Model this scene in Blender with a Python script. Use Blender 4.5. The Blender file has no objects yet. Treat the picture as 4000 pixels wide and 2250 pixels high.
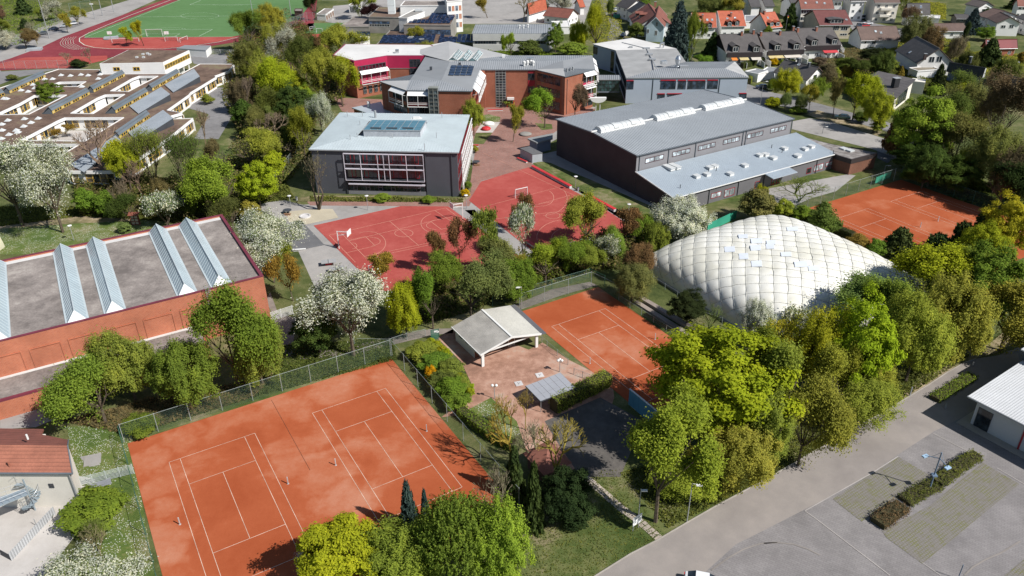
import bpy,math,random
import numpy as np
from mathutils import Vector,Matrix
from mathutils.geometry import tessellate_polygon
R_=random.Random(7)
SC=bpy.context.scene
COL=SC.collection
# ------------------------------------------------------------------ camera
CH=68.26;PIT=math.radians(29.224);ROL=math.radians(-0.4524);FO=3056.28
_R0=Vector((1,0,0));_U0=Vector((0,math.sin(PIT),math.cos(PIT)))
CF=Vector((0,math.cos(PIT),-math.sin(PIT)))
CR=math.cos(ROL)*_R0+math.sin(ROL)*_U0
CU=-math.sin(ROL)*_R0+math.cos(ROL)*_U0
cam_data=bpy.data.cameras.new('camera');cam=bpy.data.objects.new('camera',cam_data)
COL.objects.link(cam)
cam.matrix_world=Matrix(((CR.x,CU.x,-CF.x,0),(CR.y,CU.y,-CF.y,0),(CR.z,CU.z,-CF.z,CH),(0,0,0,1)))
cam_data.sensor_width=36;cam_data.lens=36*FO/4000;cam_data.clip_end=3000;cam_data.clip_start=0.5
SC.camera=cam
# ------------------------------------------------------------------ sky, sun, exposure
SUN_AZ=math.radians(-29.5)
SUN_EL=math.radians(44.5)
w=bpy.data.worlds.new('World');SC.world=w;w.use_nodes=True
nt=w.node_tree;nt.nodes.clear()
sky=nt.nodes.new('ShaderNodeTexSky');sky.sky_type='NISHITA';sky.sun_disc=False
sky.sun_elevation=SUN_EL;sky.sun_rotation=math.pi/2-SUN_AZ
sky.air_density=1.0;sky.dust_density=0.6;sky.ozone_density=1.2
bg=nt.nodes.new('ShaderNodeBackground');bg.inputs[1].default_value=0.068
wo=nt.nodes.new('ShaderNodeOutputWorld')
nt.links.new(sky.outputs[0],bg.inputs[0]);nt.links.new(bg.outputs[0],wo.inputs[0])
sl=bpy.data.lights.new('sun','SUN');sl.energy=4.9;sl.angle=math.radians(0.53);sl.color=(1.0,0.965,0.915)
so=bpy.data.objects.new('sun',sl);COL.objects.link(so)
_sd=Vector((math.cos(SUN_AZ)*math.cos(SUN_EL),math.sin(SUN_AZ)*math.cos(SUN_EL),math.sin(SUN_EL)))
so.rotation_euler=_sd.to_track_quat('Z','Y').to_euler();so.location=_sd*300
SC.view_settings.view_transform='Standard';SC.view_settings.look='None'
SC.view_settings.exposure=0.26;SC.view_settings.gamma=1;SC.view_settings.use_curve_mapping=False
SC.cycles.max_bounces=5;SC.cycles.diffuse_bounces=2;SC.cycles.transparent_max_bounces=12
SC.cycles.transmission_bounces=2;SC.cycles.caustics_reflective=False;SC.cycles.caustics_refractive=False
# ------------------------------------------------------------------ measuring helpers (photo point -> place in the world)
TX={'A':(1280,140,4.262),'B':(1800,180,4.262),'C':(2250,130,3.623),'D':(1150,400,3.4347),'E':(2450,600,2.576),'F':(2000,0,2.912),'H':(2400,0,2.912),'I':(2900,0,2.912),'J':(3400,0,2.4267),'K':(1350,0,2.08),'L':(2900,200,2.4267),'M':(3400,200,2.4267),'O':(0,0,1/1.5528)}
for _k in range(16):
 _r,_c=divmod(_k,4)
 TX[_k]=(_c*1000,(0,540,1080,1640)[_r],2.3755 if _r==3 else 2.576)
def T(k,x,y):
 o=TX[k];return(o[0]+x/o[2],o[1]+y/o[2])
def ray(p):
 return CF+CR*((p[0]-2000)/FO)+CU*((1125-p[1])/FO)
def G(p,z=0.0):
 d=ray(p);t=(z-CH)/d.z
 return Vector((d.x*t,d.y*t,z))
def g(k,x,y,z=0.0):return G(T(k,x,y),z)
def proj(P):
 q=Vector(P)-Vector((0,0,CH));z=q.dot(CF)
 return(2000+FO*q.dot(CR)/z,1125-FO*q.dot(CU)/z)
def zabove(P,py):
 lo,hi=0.0,60.0
 for _ in range(40):
  m=(lo+hi)/2
  if proj((P[0],P[1],m))[1]>py:lo=m
  else:hi=m
 return lo
def hit(p,P0,n):
 d=ray(p);o=Vector((0,0,CH));t=(Vector(P0)-o).dot(n)/d.dot(n)
 return o+d*t
TH=0.54;CX=Vector((math.cos(TH),math.sin(TH),0));CY=Vector((-math.sin(TH),math.cos(TH),0))
def ct(x,y,z=0.0):return CX*x+CY*y+Vector((0,0,z))
# ------------------------------------------------------------------ materials
MATS={}
def nm(name):
 m=bpy.data.materials.new(name);m.use_nodes=True;n=m.node_tree
 b=n.nodes['Principled BSDF'];return m,n,b
def N(n,t,**kw):
 x=n.nodes.new(t)
 for k,v in kw.items():setattr(x,k,v)
 return x
def ramp(n,fac,stops):
 r=N(n,'ShaderNodeValToRGB');e=r.color_ramp.elements
 while len(e)<len(stops):e.new(0.5)
 for i,(p,c)in enumerate(stops):
  e[i].position=p;e[i].color=(*c,1)if len(c)==3 else c
 n.links.new(fac,r.inputs[0]);return r.outputs[0]
def noise(n,vec,scale,detail=4,rough=0.6,dist=0.0):
 t=N(n,'ShaderNodeTexNoise');t.inputs['Scale'].default_value=scale;t.inputs['Detail'].default_value=detail
 t.inputs['Roughness'].default_value=rough;t.inputs['Distortion'].default_value=dist
 n.links.new(vec,t.inputs['Vector']);return t.outputs[0]
def mixc(n,f,a,b,mode='MIX'):
 m=N(n,'ShaderNodeMix',data_type='RGBA',blend_type=mode)
 if isinstance(f,(int,float)):m.inputs[0].default_value=f
 else:n.links.new(f,m.inputs[0])
 for i,v in((6,a),(7,b)):
  if isinstance(v,tuple):m.inputs[i].default_value=(*v,1)
  else:n.links.new(v,m.inputs[i])
 return m.outputs[2]
def mathn(n,op,a,b=None):
 m=N(n,'ShaderNodeMath',operation=op)
 for i,v in((0,a),(1,b)):
  if v is None:continue
  if isinstance(v,(int,float)):m.inputs[i].default_value=v
  else:n.links.new(v,m.inputs[i])
 return m.outputs[0]
def bump(n,b,h,strength=0.3,dist=0.05):
 x=N(n,'ShaderNodeBump');x.inputs['Strength'].default_value=strength;x.inputs['Distance'].default_value=dist
 n.links.new(h,x.inputs['Height']);n.links.new(x.outputs[0],b.inputs['Normal'])
def sc(c,f):return tuple(min(1,v*f)for v in c)
def coords(n):return N(n,'ShaderNodeNewGeometry').outputs['Position']
def plain(name,c,rough=0.7,var=0.15,scale=1.5,metal=0.0,bmp=0.0,fine=None,spec=0.3):
 """one colour with dirt and wear: a slow variation and a fine grain"""
 if name in MATS:return MATS[name]
 m,n,b=nm(name);P=coords(n)
 a=noise(n,P,scale*0.15,3);f=noise(n,P,fine or scale*4,5,0.7)
 s=mathn(n,'ADD',mathn(n,'MULTIPLY',a,0.6),mathn(n,'MULTIPLY',f,0.4))
 col=ramp(n,s,[(0.38,sc(c,1-var)),(0.5,c),(0.62,sc(c,1+var))])
 n.links.new(col,b.inputs['Base Color']);b.inputs['Roughness'].default_value=rough
 b.inputs['Metallic'].default_value=metal;b.inputs['Specular IOR Level'].default_value=spec
 if bmp:bump(n,b,f,bmp,0.04)
 MATS[name]=m;return m
def blotch(name,cols,s1=0.1,s2=0.6,s3=8.0,rough=0.9,bmp=0.3,w=(0.5,0.3,0.2)):
 """ramp over three octaves of noise: grass, clay, gravel"""
 if name in MATS:return MATS[name]
 m,n,b=nm(name);P=coords(n)
 s=mathn(n,'ADD',mathn(n,'MULTIPLY',noise(n,P,s1,3),w[0]),mathn(n,'ADD',mathn(n,'MULTIPLY',noise(n,P,s2,4),w[1]),mathn(n,'MULTIPLY',noise(n,P,s3,4,0.7),w[2])))
 k=len(cols)
 col=ramp(n,s,[(0.39+0.22*i/(k-1),c)for i,c in enumerate(cols)])
 n.links.new(col,b.inputs['Base Color']);b.inputs['Roughness'].default_value=rough
 b.inputs['Specular IOR Level'].default_value=0.15
 bump(n,b,noise(n,P,s3,4,0.8),bmp,0.06)
 MATS[name]=m;return m
def brick(name,c1,c2,mortar,bw=0.25,bh=0.08,vertical=True,mort=0.012):
 if name in MATS:return MATS[name]
 m,n,b=nm(name);P=coords(n)
 sp=N(n,'ShaderNodeSeparateXYZ');n.links.new(P,sp.inputs[0]);cb=N(n,'ShaderNodeCombineXYZ')
 if vertical:
  n.links.new(mathn(n,'ADD',sp.outputs[0],sp.outputs[1]),cb.inputs[0]);n.links.new(sp.outputs[2],cb.inputs[1])
 else:
  a=N(n,'ShaderNodeVectorRotate',rotation_type='Z_AXIS');a.inputs['Angle'].default_value=TH
  n.links.new(P,a.inputs['Vector']);cb=a
 t=N(n,'ShaderNodeTexBrick');t.inputs['Scale'].default_value=1
 t.inputs['Brick Width'].default_value=bw;t.inputs['Row Height'].default_value=bh;t.inputs['Mortar Size'].default_value=mort
 t.inputs['Color1'].default_value=(*c1,1);t.inputs['Color2'].default_value=(*c2,1);t.inputs['Mortar'].default_value=(*mortar,1)
 n.links.new(cb.outputs[0],t.inputs['Vector'])
 dirt=ramp(n,noise(n,P,0.25,5),[(0.3,(0.8,0.8,0.8)),(0.7,(1.15,1.15,1.15))])
 n.links.new(mixc(n,1.0,t.outputs[0],dirt,'MULTIPLY'),b.inputs['Base Color'])
 b.inputs['Roughness'].default_value=0.85;b.inputs['Specular IOR Level'].default_value=0.2
 bump(n,b,t.outputs[1],-0.3,0.02)
 MATS[name]=m;return m
def glass(name,c=(0.02,0.028,0.035),rough=0.08):
 if name in MATS:return MATS[name]
 m,n,b=nm(name);P=coords(n)
 col=ramp(n,noise(n,P,0.7,2),[(0.35,sc(c,0.5)),(0.5,c),(0.66,sc(c,2.4))])
 n.links.new(col,b.inputs['Base Color']);b.inputs['Roughness'].default_value=rough
 b.inputs['Specular IOR Level'].default_value=0.7
 MATS[name]=m;return m
def wire(name,c,alpha=0.75):
 """chain-link mesh: real open weave made of diagonal wires"""
 if name in MATS:return MATS[name]
 m,n,b=nm(name);P=coords(n)
 b.inputs['Base Color'].default_value=(*c,1);b.inputs['Roughness'].default_value=0.6
 sp=N(n,'ShaderNodeSeparateXYZ');n.links.new(P,sp.inputs[0])
 h=mathn(n,'ADD',sp.outputs[0],sp.outputs[1])
 u=mathn(n,'FRACT',mathn(n,'MULTIPLY',mathn(n,'ADD',h,sp.outputs[2]),12.0))
 v=mathn(n,'FRACT',mathn(n,'MULTIPLY',mathn(n,'SUBTRACT',h,sp.outputs[2]),12.0))
 t=1-math.sqrt(alpha)
 o=mathn(n,'MAXIMUM',mathn(n,'LESS_THAN',u,t),mathn(n,'LESS_THAN',v,t))
 n.links.new(o,b.inputs['Alpha']);MATS[name]=m;return m
def leafmat(name,c=None,trans=0.42,rough=0.6,hue=0.5):
 """leaf: object colour (or fixed) varied leaf by leaf, light passes through"""
 if name in MATS:return MATS[name]
 m,n,b=nm(name);n.nodes.remove(b)
 out=n.nodes['Material Output']
 at=N(n,'ShaderNodeAttribute',attribute_name='var')
 if c is None:base=N(n,'ShaderNodeObjectInfo').outputs['Color']
 else:
  r=N(n,'ShaderNodeRGB');r.outputs[0].default_value=(*c,1);base=r.outputs[0]
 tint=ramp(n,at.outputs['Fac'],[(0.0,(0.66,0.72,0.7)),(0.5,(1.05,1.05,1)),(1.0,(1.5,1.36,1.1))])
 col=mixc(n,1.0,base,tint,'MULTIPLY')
 big=ramp(n,noise(n,coords(n),0.35,2),[(0.3,(0.82,0.84,0.86)),(0.7,(1.15,1.12,1.05))])
 col=mixc(n,1.0,col,big,'MULTIPLY')
 d=N(n,'ShaderNodeBsdfDiffuse');t=N(n,'ShaderNodeBsdfTranslucent');x=N(n,'ShaderNodeMixShader');x.inputs[0].default_value=trans
 n.links.new(col,d.inputs[0]);n.links.new(col,t.inputs[0]);n.links.new(d.outputs[0],x.inputs[1]);n.links.new(t.outputs[0],x.inputs[2])
 n.links.new(x.outputs[0],out.inputs[0]);MATS[name]=m;return m
# ------------------------------------------------------------------ mesh builder and tagging
def tag(o,label=None,cat=None,group=None,kind=None):
 if label:o['label']=label
 if cat:o['category']=cat
 if group:o['group']=group
 if kind:o['kind']=kind
 return o
def thing(name,label,cat,loc=(0,0,0),group=None,rz=0.0):
 o=bpy.data.objects.new(name,None);COL.objects.link(o);o.location=loc;o.rotation_euler=(0,0,rz)
 o.empty_display_size=0.3
 return tag(o,label,cat,group)
class MB:
 def __init__(s):s.v=[];s.f=[];s.m=[];s.cur=0
 def add(s,vs,fs):
  b=len(s.v);s.v+=[tuple(x)for x in vs];s.f+=[[i+b for i in f]for f in fs];s.m+=[s.cur]*len(fs);return s
 def face(s,pts):return s.add(pts,[list(range(len(pts)))])
 def hexa(s,a,b):
  return s.add(list(a)+list(b),[[3,2,1,0],[4,5,6,7],[0,1,5,4],[1,2,6,5],[2,3,7,6],[3,0,4,7]])
 def box(s,c,d,rz=0.0):
  c=Vector(c);x=Vector((math.cos(rz),math.sin(rz),0))*d[0]/2;y=Vector((-math.sin(rz),math.cos(rz),0))*d[1]/2;z=Vector((0,0,d[2]/2))
  return s.hexa([c-x-y-z,c+x-y-z,c+x+y-z,c-x+y-z],[c-x-y+z,c+x-y+z,c+x+y+z,c-x+y+z])
 def prism(s,poly,z0,z1):
  poly=[(p[0],p[1])for p in poly]
  ar=sum(poly[i][0]*poly[(i+1)%len(poly)][1]-poly[(i+1)%len(poly)][0]*poly[i][1]for i in range(len(poly)))
  if ar<0:poly=poly[::-1]
  k=len(poly);top=z1 if callable(z1)else(lambda x,y:z1)
  vs=[(x,y,z0)for x,y in poly]+[(x,y,top(x,y))for x,y in poly]
  return s.add(vs,[list(range(k))[::-1],list(range(k,2*k))]+[[i,(i+1)%k,(i+1)%k+k,i+k]for i in range(k)])
 def beam(s,p,q,w=0.1,h=None,up=(0,0,1)):
  p,q=Vector(p),Vector(q);h=h or w;d=(q-p)
  if d.length<1e-6:return s
  d.normalize();u=Vector(up)
  if abs(d.dot(u))>0.98:u=Vector((1,0,0))
  x=d.cross(u).normalized()*w/2;y=x.cross(d).normalized()*h/2
  return s.hexa([p-x-y,p+x-y,p+x+y,p-x+y],[q-x-y,q+x-y,q+x+y,q-x+y])
 def tube(s,p,q,r0,r1=None,n=6,cap=True):
  p,q=Vector(p),Vector(q);r1=r0 if r1 is None else r1;d=(q-p).normalized()
  u=Vector((0,0,1))if abs(d.z)<0.9 else Vector((1,0,0));x=d.cross(u).normalized();y=d.cross(x)
  vs=[p+(x*math.cos(2*math.pi*i/n)+y*math.sin(2*math.pi*i/n))*r0 for i in range(n)]+[q+(x*math.cos(2*math.pi*i/n)+y*math.sin(2*math.pi*i/n))*r1 for i in range(n)]
  fs=[[i,(i+1)%n,(i+1)%n+n,i+n][::-1]for i in range(n)]
  if cap:fs+=[list(range(n)),list(range(n,2*n))[::-1]]
  return s.add(vs,fs)
 def lathe(s,c,prof,n=16,sx=1.0,sy=1.0):
  c=Vector(c);b=[];fs=[]
  for r,z in prof:
   b+=[c+Vector((math.cos(2*math.pi*i/n)*r*sx,math.sin(2*math.pi*i/n)*r*sy,z))for i in range(n)]
  for j in range(len(prof)-1):
   fs+=[[j*n+i,j*n+(i+1)%n,(j+1)*n+(i+1)%n,(j+1)*n+i]for i in range(n)]
  fs+=[list(range(n))[::-1],list(range((len(prof)-1)*n,len(prof)*n))]
  return s.add(b,fs)
 def slab(s,pts,t=0.2):
  pts=[Vector(p)for p in pts];k=len(pts)
  ar=sum(pts[i].x*pts[(i+1)%k].y-pts[(i+1)%k].x*pts[i].y for i in range(k))
  if ar<0:pts=pts[::-1]
  lo=[p-Vector((0,0,t))for p in pts]
  return s.add(pts+lo,[list(range(k)),list(range(k,2*k))[::-1]]+[[(i+1)%k,i,i+k,(i+1)%k+k]for i in range(k)])
 def build(s,name,mats,parent=None,smooth=False,color=None,**props):
  me=bpy.data.meshes.new(name);o_=Vector(parent.get('_o',(0,0,0)))if parent else Vector((0,0,0))
  me.from_pydata([(x-o_.x,y-o_.y,z-o_.z)for x,y,z in s.v],[],s.f)
  mats=mats if isinstance(mats,(list,tuple))else[mats]
  for m in mats:me.materials.append(m)
  if len(mats)>1:me.polygons.foreach_set('material_index',s.m)
  if smooth:me.polygons.foreach_set('use_smooth',[True]*len(me.polygons))
  me.update()
  o=bpy.data.objects.new(name,me);COL.objects.link(o)
  if parent:o.parent=parent;o['_o']=list(o_)
  if color:o.color=(*color,1)
  for k,v in props.items():o[k]=v
  return o
def at_base(t,P):
 t.location=(P[0],P[1],P[2]if len(P)>2 else 0);t['_o']=list(t.location);return t
def new_thing(name,label,cat,P,group=None):
 P=Vector(P);return at_base(thing(name,label,cat,P,group),P)
def struct(mb,name,mats,**kw):return mb.build(name,mats,None,kind='structure',**kw)
def copy_tree(o,parent=None):
 c=o.copy();COL.objects.link(c);c.parent=parent
 for ch in o.children:copy_tree(ch,c)
 return c
class Wall:
 """upright plane from A to B (plan), outward normal away from point C"""
 def __init__(s,A,B,C=None):
  s.A=Vector((A[0],A[1],0));B=Vector((B[0],B[1],0));s.L=(B-s.A).length;s.u=(B-s.A).normalized()
  s.n=Vector((s.u.y,-s.u.x,0));s.B=B
  C=Vector((C[0],C[1],0))if C is not None else s.A+Vector((0,1,0))*5
  if(s.A-C).dot(s.n)<0:s.n=-s.n
 def pt(s,a,z,d=0.0):return s.A+s.u*a+s.n*d+Vector((0,0,z))
 def at(s,p):
  P=hit(p,s.A,s.n);return((P-s.A).dot(s.u),P.z)
 def box(s,mb,s0,s1,z0,z1,d0=0.0,d1=0.06):
  return mb.hexa([s.pt(s0,z0,d0),s.pt(s1,z0,d0),s.pt(s1,z0,d1),s.pt(s0,z0,d1)],[s.pt(s0,z1,d0),s.pt(s1,z1,d0),s.pt(s1,z1,d1),s.pt(s0,z1,d1)])
 def window(s,s0,s1,z0,z1,parent,nx=1,nz=1,fr=None,gl=None,fw=0.07,sill=None,name='window',d=0.07):
  if s1<s0:s0,s1=s1,s0
  mb=MB()
  s.box(mb,s0,s1,z0,z0+fw,0,d);s.box(mb,s0,s1,z1-fw,z1,0,d)
  for i in range(nx+1):
   c=s0+fw/2+(s1-s0-fw)*i/nx;s.box(mb,c-fw/2,c+fw/2,z0+fw,z1-fw,0,d-0.003)
  for j in range(1,nz):
   c=z0+(z1-z0)*j/nz;s.box(mb,s0+fw,s1-fw,c-fw/2,c+fw/2,0,d-0.006)
  o=mb.build(name,fr or plain('white_paint',(0.72,0.72,0.7)),parent)
  pm=MB();s.box(pm,s0+fw*0.6,s1-fw*0.6,z0+fw*0.6,z1-fw*0.6,-0.02,d*0.35)
  pm.build('pane',gl or glass('dark_glass'),o)
  return o
 def windowp(s,k,x0,y0,x1,y1,parent,**kw):
  a0,z0=s.at(T(k,x0,y1));a1,z1=s.at(T(k,x1,y0));b0,z2=s.at(T(k,x0,y0));b1,z3=s.at(T(k,x1,y1))
  return s.window((a0+b0)/2,(a1+b1)/2,(z0+z3)/2,(z1+z2)/2,parent,**kw)
def clip_lines(poly,d,spacing):
 """lines along d inside the planar convex polygon, evenly spaced"""
 poly=[Vector(p)for p in poly];nrm=Vector((0,0,0))
 for i in range(len(poly)):nrm+=(poly[i]-poly[0]).cross(poly[(i+1)%len(poly)]-poly[0])
 nrm.normalize()
 if nrm.z<0:nrm=-nrm
 d=Vector(d);d=(d-nrm*d.dot(nrm)).normalized();a=nrm.cross(d)
 ts=[p.dot(a)for p in poly];out=[];t=min(ts)+spacing*0.5
 while t<max(ts)-spacing*0.2:
  xs=[]
  for i in range(len(poly)):
   p,q=poly[i],poly[(i+1)%len(poly)];tp,tq=p.dot(a),q.dot(a)
   if(tp-t)*(tq-t)<0:xs.append(p.lerp(q,(t-tp)/(tq-tp)))
  if len(xs)>=2:
   xs.sort(key=lambda v:v.dot(d));out.append((xs[0],xs[-1],nrm))
  t+=spacing
 return out
def seams(poly,d,spacing,mat,parent,w=0.06,h=0.06,name='standing_seams'):
 mb=MB()
 for p,q,nrm in clip_lines(poly,d,spacing):mb.beam(p+nrm*h*0.4,q+nrm*h*0.4,w,h,nrm)
 return mb.build(name,mat,parent,kind='stuff')
# ================================================================== GROUND
grass=blotch('meadow_grass',[(0.045,0.062,0.018),(0.08,0.098,0.03),(0.125,0.132,0.05),(0.21,0.18,0.1)],0.06,0.5,4.0,bmp=0.6)
lawn=blotch('lawn_grass',[(0.05,0.078,0.018),(0.085,0.112,0.032),(0.14,0.15,0.055),(0.25,0.21,0.13)],0.12,0.7,6.0,bmp=0.6)
def speck(name,base_cols,thr=0.62,dot=(0.55,0.56,0.5)):
 if name in MATS:return MATS[name]
 m,n,b=nm(name);P=coords(n)
 s=mathn(n,'ADD',mathn(n,'MULTIPLY',noise(n,P,0.15,3),0.5),mathn(n,'MULTIPLY',noise(n,P,3,5,0.75),0.5))
 col=ramp(n,s,[(0.39+0.22*i/(len(base_cols)-1),c)for i,c in enumerate(base_cols)])
 vt=N(n,'ShaderNodeTexVoronoi',feature='F1');vt.inputs['Scale'].default_value=5.0;n.links.new(P,vt.inputs['Vector'])
 near=mathn(n,'LESS_THAN',vt.outputs['Distance'],0.27)
 zone=mathn(n,'GREATER_THAN',noise(n,P,0.3,5,0.7),thr-0.1)
 n.links.new(mixc(n,mathn(n,'MULTIPLY',near,zone),col,dot),b.inputs['Base Color']);b.inputs['Roughness'].default_value=0.9
 bump(n,b,noise(n,P,6,4,0.8),0.5,0.06);MATS[name]=m;return m
daisy=speck('daisy_meadow',[(0.05,0.09,0.012),(0.085,0.13,0.02),(0.13,0.15,0.035),(0.26,0.23,0.13)],0.57)
dry=blotch('dry_soil_grass',[(0.09,0.09,0.035),(0.17,0.15,0.075),(0.3,0.24,0.15),(0.42,0.34,0.24)],0.15,0.9,7.0)
clay=None
def claymat():
 """brick-dust court: damp dark orange with dusty pale areas where it has dried"""
 m,n,b=nm('clay_court');P=coords(n)
 big=mathn(n,'ADD',mathn(n,'MULTIPLY',noise(n,P,0.11,5,0.6,0.6),0.75),mathn(n,'MULTIPLY',noise(n,P,1.2,6,0.75),0.25))
 nv_=N(n,'ShaderNodeTexNoise');nv_.inputs['Scale'].default_value=.22;nv_.inputs['Detail'].default_value=4;n.links.new(P,nv_.inputs['Vector'])
 wa_=N(n,'ShaderNodeVectorMath',operation='MULTIPLY_ADD');n.links.new(nv_.outputs['Color'],wa_.inputs[0]);wa_.inputs[1].default_value=(9,9,0);n.links.new(P,wa_.inputs[2])
 wb_=N(n,'ShaderNodeVectorMath',operation='SUBTRACT');n.links.new(wa_.outputs[0],wb_.inputs[0]);wb_.inputs[1].default_value=(4.5,4.5,0);wv_=wb_.outputs[0]
 tot=None
 for x,y,r,am in DRY:
  c=ct(x,y);d=N(n,'ShaderNodeVectorMath',operation='DISTANCE');d.inputs[1].default_value=c;n.links.new(wv_,d.inputs[0])
  v=N(n,'ShaderNodeMapRange',interpolation_type='SMOOTHSTEP');v.inputs[1].default_value=r*1.25;v.inputs[2].default_value=r*.5;v.inputs[3].default_value=0;v.inputs[4].default_value=am
  n.links.new(d.outputs['Value'],v.inputs[0]);tot=v.outputs[0]if tot is None else mathn(n,'MAXIMUM',tot,v.outputs[0])
 s=mathn(n,'ADD',big,tot)
 col=ramp(n,s,[(0.38,(0.33,0.075,0.028)),(0.56,(0.385,0.098,0.04)),(0.68,(0.43,0.14,0.07)),(0.84,(0.48,0.205,0.125))])
 g_=ramp(n,noise(n,P,18,3,0.8),[(0.3,(0.9,0.9,0.9)),(0.7,(1.08,1.08,1.08))])
 n.links.new(mixc(n,1,col,g_,'MULTIPLY'),b.inputs['Base Color']);b.inputs['Roughness'].default_value=0.95
 b.inputs['Specular IOR Level'].default_value=0.1;bump(n,b,noise(n,P,14,4),0.15,0.02);return m
DRY=((17,92,5,0.22),(25,93.5,5,0.22),(10,94,4,0.20),(33,91,4,0.22),(17,84,4,0.22),(18,77,4.5,0.26),(19,70,4,0.26),(15,80,3,0.20),(28,76,4,0.17),(24,79,3,0.15),(-1,90,3.5,0.22),(-1.5,75,3.5,0.24),(-1,80,3,0.22),(0,85,2.5,0.15),(4,93,3,0.17),(35,80,3,0.22),(35,88,3,0.22),(66,82,4,0.21),(68,78,4,0.20),(61,77,4,0.22),(75,95,3.5,0.20),(76,78,2.5,0.19),(62,74,3,0.15),(150,94,3,0.11),(150,80,4,0.14),(151,73,4,0.14),(135,99,5,0.11),(144,95,3,0.09))
clay=claymat()
red_court=blotch('red_sport_surface',[(0.33,0.062,0.052),(0.37,0.074,0.062),(0.41,0.098,0.082)],0.12,0.9,20,bmp=0.1)
track_m=blotch('running_track_surface',[(0.17,0.03,0.04),(0.22,0.04,0.05),(0.27,0.055,0.065)],0.03,0.3,6,bmp=0.1)
turf_m=blotch('artificial_turf',[(0.085,0.17,0.06),(0.1,0.195,0.072),(0.115,0.215,0.085)],0.02,0.3,6,bmp=0.1)
asphalt=blotch('road_asphalt',[(0.17,0.165,0.165),(0.22,0.215,0.215),(0.27,0.26,0.26)],0.05,0.6,12,bmp=0.2)
dark_asphalt=blotch('dark_asphalt',[(0.12,0.12,0.125),(0.145,0.145,0.15),(0.17,0.17,0.175)],0.1,0.6,12,bmp=0.2)
yard_m=blotch('grey_yard_paving',[(0.27,0.255,0.24),(0.32,0.305,0.29),(0.37,0.35,0.33)],0.1,0.6,12,bmp=0.15)
lightpave=blotch('pale_gravel_paving',[(0.4,0.37,0.34),(0.46,0.43,0.4),(0.52,0.49,0.46)],0.1,0.6,12,bmp=0.15)
redpave=brick('red_brick_paving',(0.24,0.11,0.09),(0.32,0.155,0.12),(0.3,0.24,0.21),0.4,0.2,False,0.02)
clubpave=blotch('clay_dusted_paving',[(0.25,0.14,0.1),(0.34,0.19,0.135),(0.45,0.27,0.2),(0.42,0.33,0.27)],0.12,0.9,7,bmp=0.2)
parking_m=brick('parking_block_paving',(0.222,0.207,0.205),(0.25,0.234,0.23),(0.178,0.166,0.164),0.6,0.3,False,0.02)
road_m=blotch('parking_lane_concrete',[(0.235,0.21,0.195),(0.272,0.244,0.225),(0.315,0.28,0.255)],0.07,0.45,9,bmp=0.15)
def grasspaver():
 m,n,b=nm('grass_paver');P=coords(n)
 a=N(n,'ShaderNodeVectorRotate',rotation_type='Z_AXIS');a.inputs['Angle'].default_value=-0.6;n.links.new(P,a.inputs['Vector'])
 t=N(n,'ShaderNodeTexBrick');t.inputs['Scale'].default_value=1;t.inputs['Brick Width'].default_value=0.34;t.inputs['Row Height'].default_value=0.34
 t.inputs['Mortar Size'].default_value=0.05;t.inputs['Color1'].default_value=(0.205,0.19,0.18,1);t.inputs['Color2'].default_value=(0.185,0.172,0.162,1)
 gr=ramp(n,noise(n,P,0.9,4),[(0.4,(0.17,0.155,0.13)),(0.5,(0.15,0.14,0.09)),(0.6,(0.145,0.145,0.055))])
 n.links.new(gr,t.inputs['Mortar']);n.links.new(a.outputs[0],t.inputs['Vector'])
 ov=mathn(n,'MULTIPLY',mathn(n,'GREATER_THAN',noise(n,P,.7,6,0.8),0.56),0.6)
 n.links.new(mixc(n,ov,t.outputs[0],gr),b.inputs['Base Color']);b.inputs['Roughness'].default_value=0.9;return m
paver_m=grasspaver()
path_m=blotch('path_asphalt',[(0.17,0.145,0.13),(0.22,0.19,0.17),(0.28,0.24,0.21)],0.1,0.8,12,bmp=0.2)
white_line=plain('white_line_paint',(0.62,0.48,0.38),0.8,0.35,scale=4)
pale_line=plain('pale_court_line',(0.62,0.3,0.22),0.8,0.1)
turf_line=plain('turf_line_paint',(0.62,0.72,0.6),0.8,0.1)
def patch(name,pts,mat,layer):
 mb=MB();z=0.012*layer
 P=[Vector((p[0],p[1],z))for p in pts]
 tri=tessellate_polygon([P])
 ar=sum(P[i].x*P[(i+1)%len(P)].y-P[(i+1)%len(P)].x*P[i].y for i in range(len(P)))
 fs=[]
 for t in tri:
  a,b_,c=(P[i]for i in t)
  fs.append(list(t)if(b_-a).cross(c-a).z>0 else list(t)[::-1])
 mb.add(P,fs);return struct(mb,name,mat)
def gp(k,*xy):return[g(k,xy[i],xy[i+1])for i in range(0,len(xy),2)]
def line(mb,p,q,w,z):
 p,q=Vector((p[0],p[1],z)),Vector((q[0],q[1],z));d=(q-p).normalized();x=Vector((d.y,-d.x,0))*w/2
 mb.face([p-x,p+x,q+x,q-x][::1])
def arc(mb,c,r,a0,a1,w,z,n=28,ux=Vector((1,0,0)),uy=Vector((0,1,0))):
 c=Vector((c[0],c[1],0));P=[c+ux*r*math.cos(a0+(a1-a0)*i/n)+uy*r*math.sin(a0+(a1-a0)*i/n)for i in range(n+1)]
 for i in range(n):line(mb,P[i],P[i+1],w,z)
mb=MB();mb.face([(-1200,-100,0),(1200,-100,0),(1200,1800,0),(-1200,1800,0)])
struct(mb,'ground',grass)
patch('lawn',gp('O',110,1075,300,1070,330,1110,390,1449,390,1470,290,1470,190,1200,170,1080),daisy,1)
patch('lawn',gp('O',-20,640,-20,560,330,535,380,560,380,590,200,640),daisy,1)
patch('dirt_path',gp('O',0,552,200,545,345,532,345,555,200,562,0,575),dry,2)
patch('lawn',gp('O',690,870,1000,860,1000,905,325,1110,305,1060,640,990),lawn,1)
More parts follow.
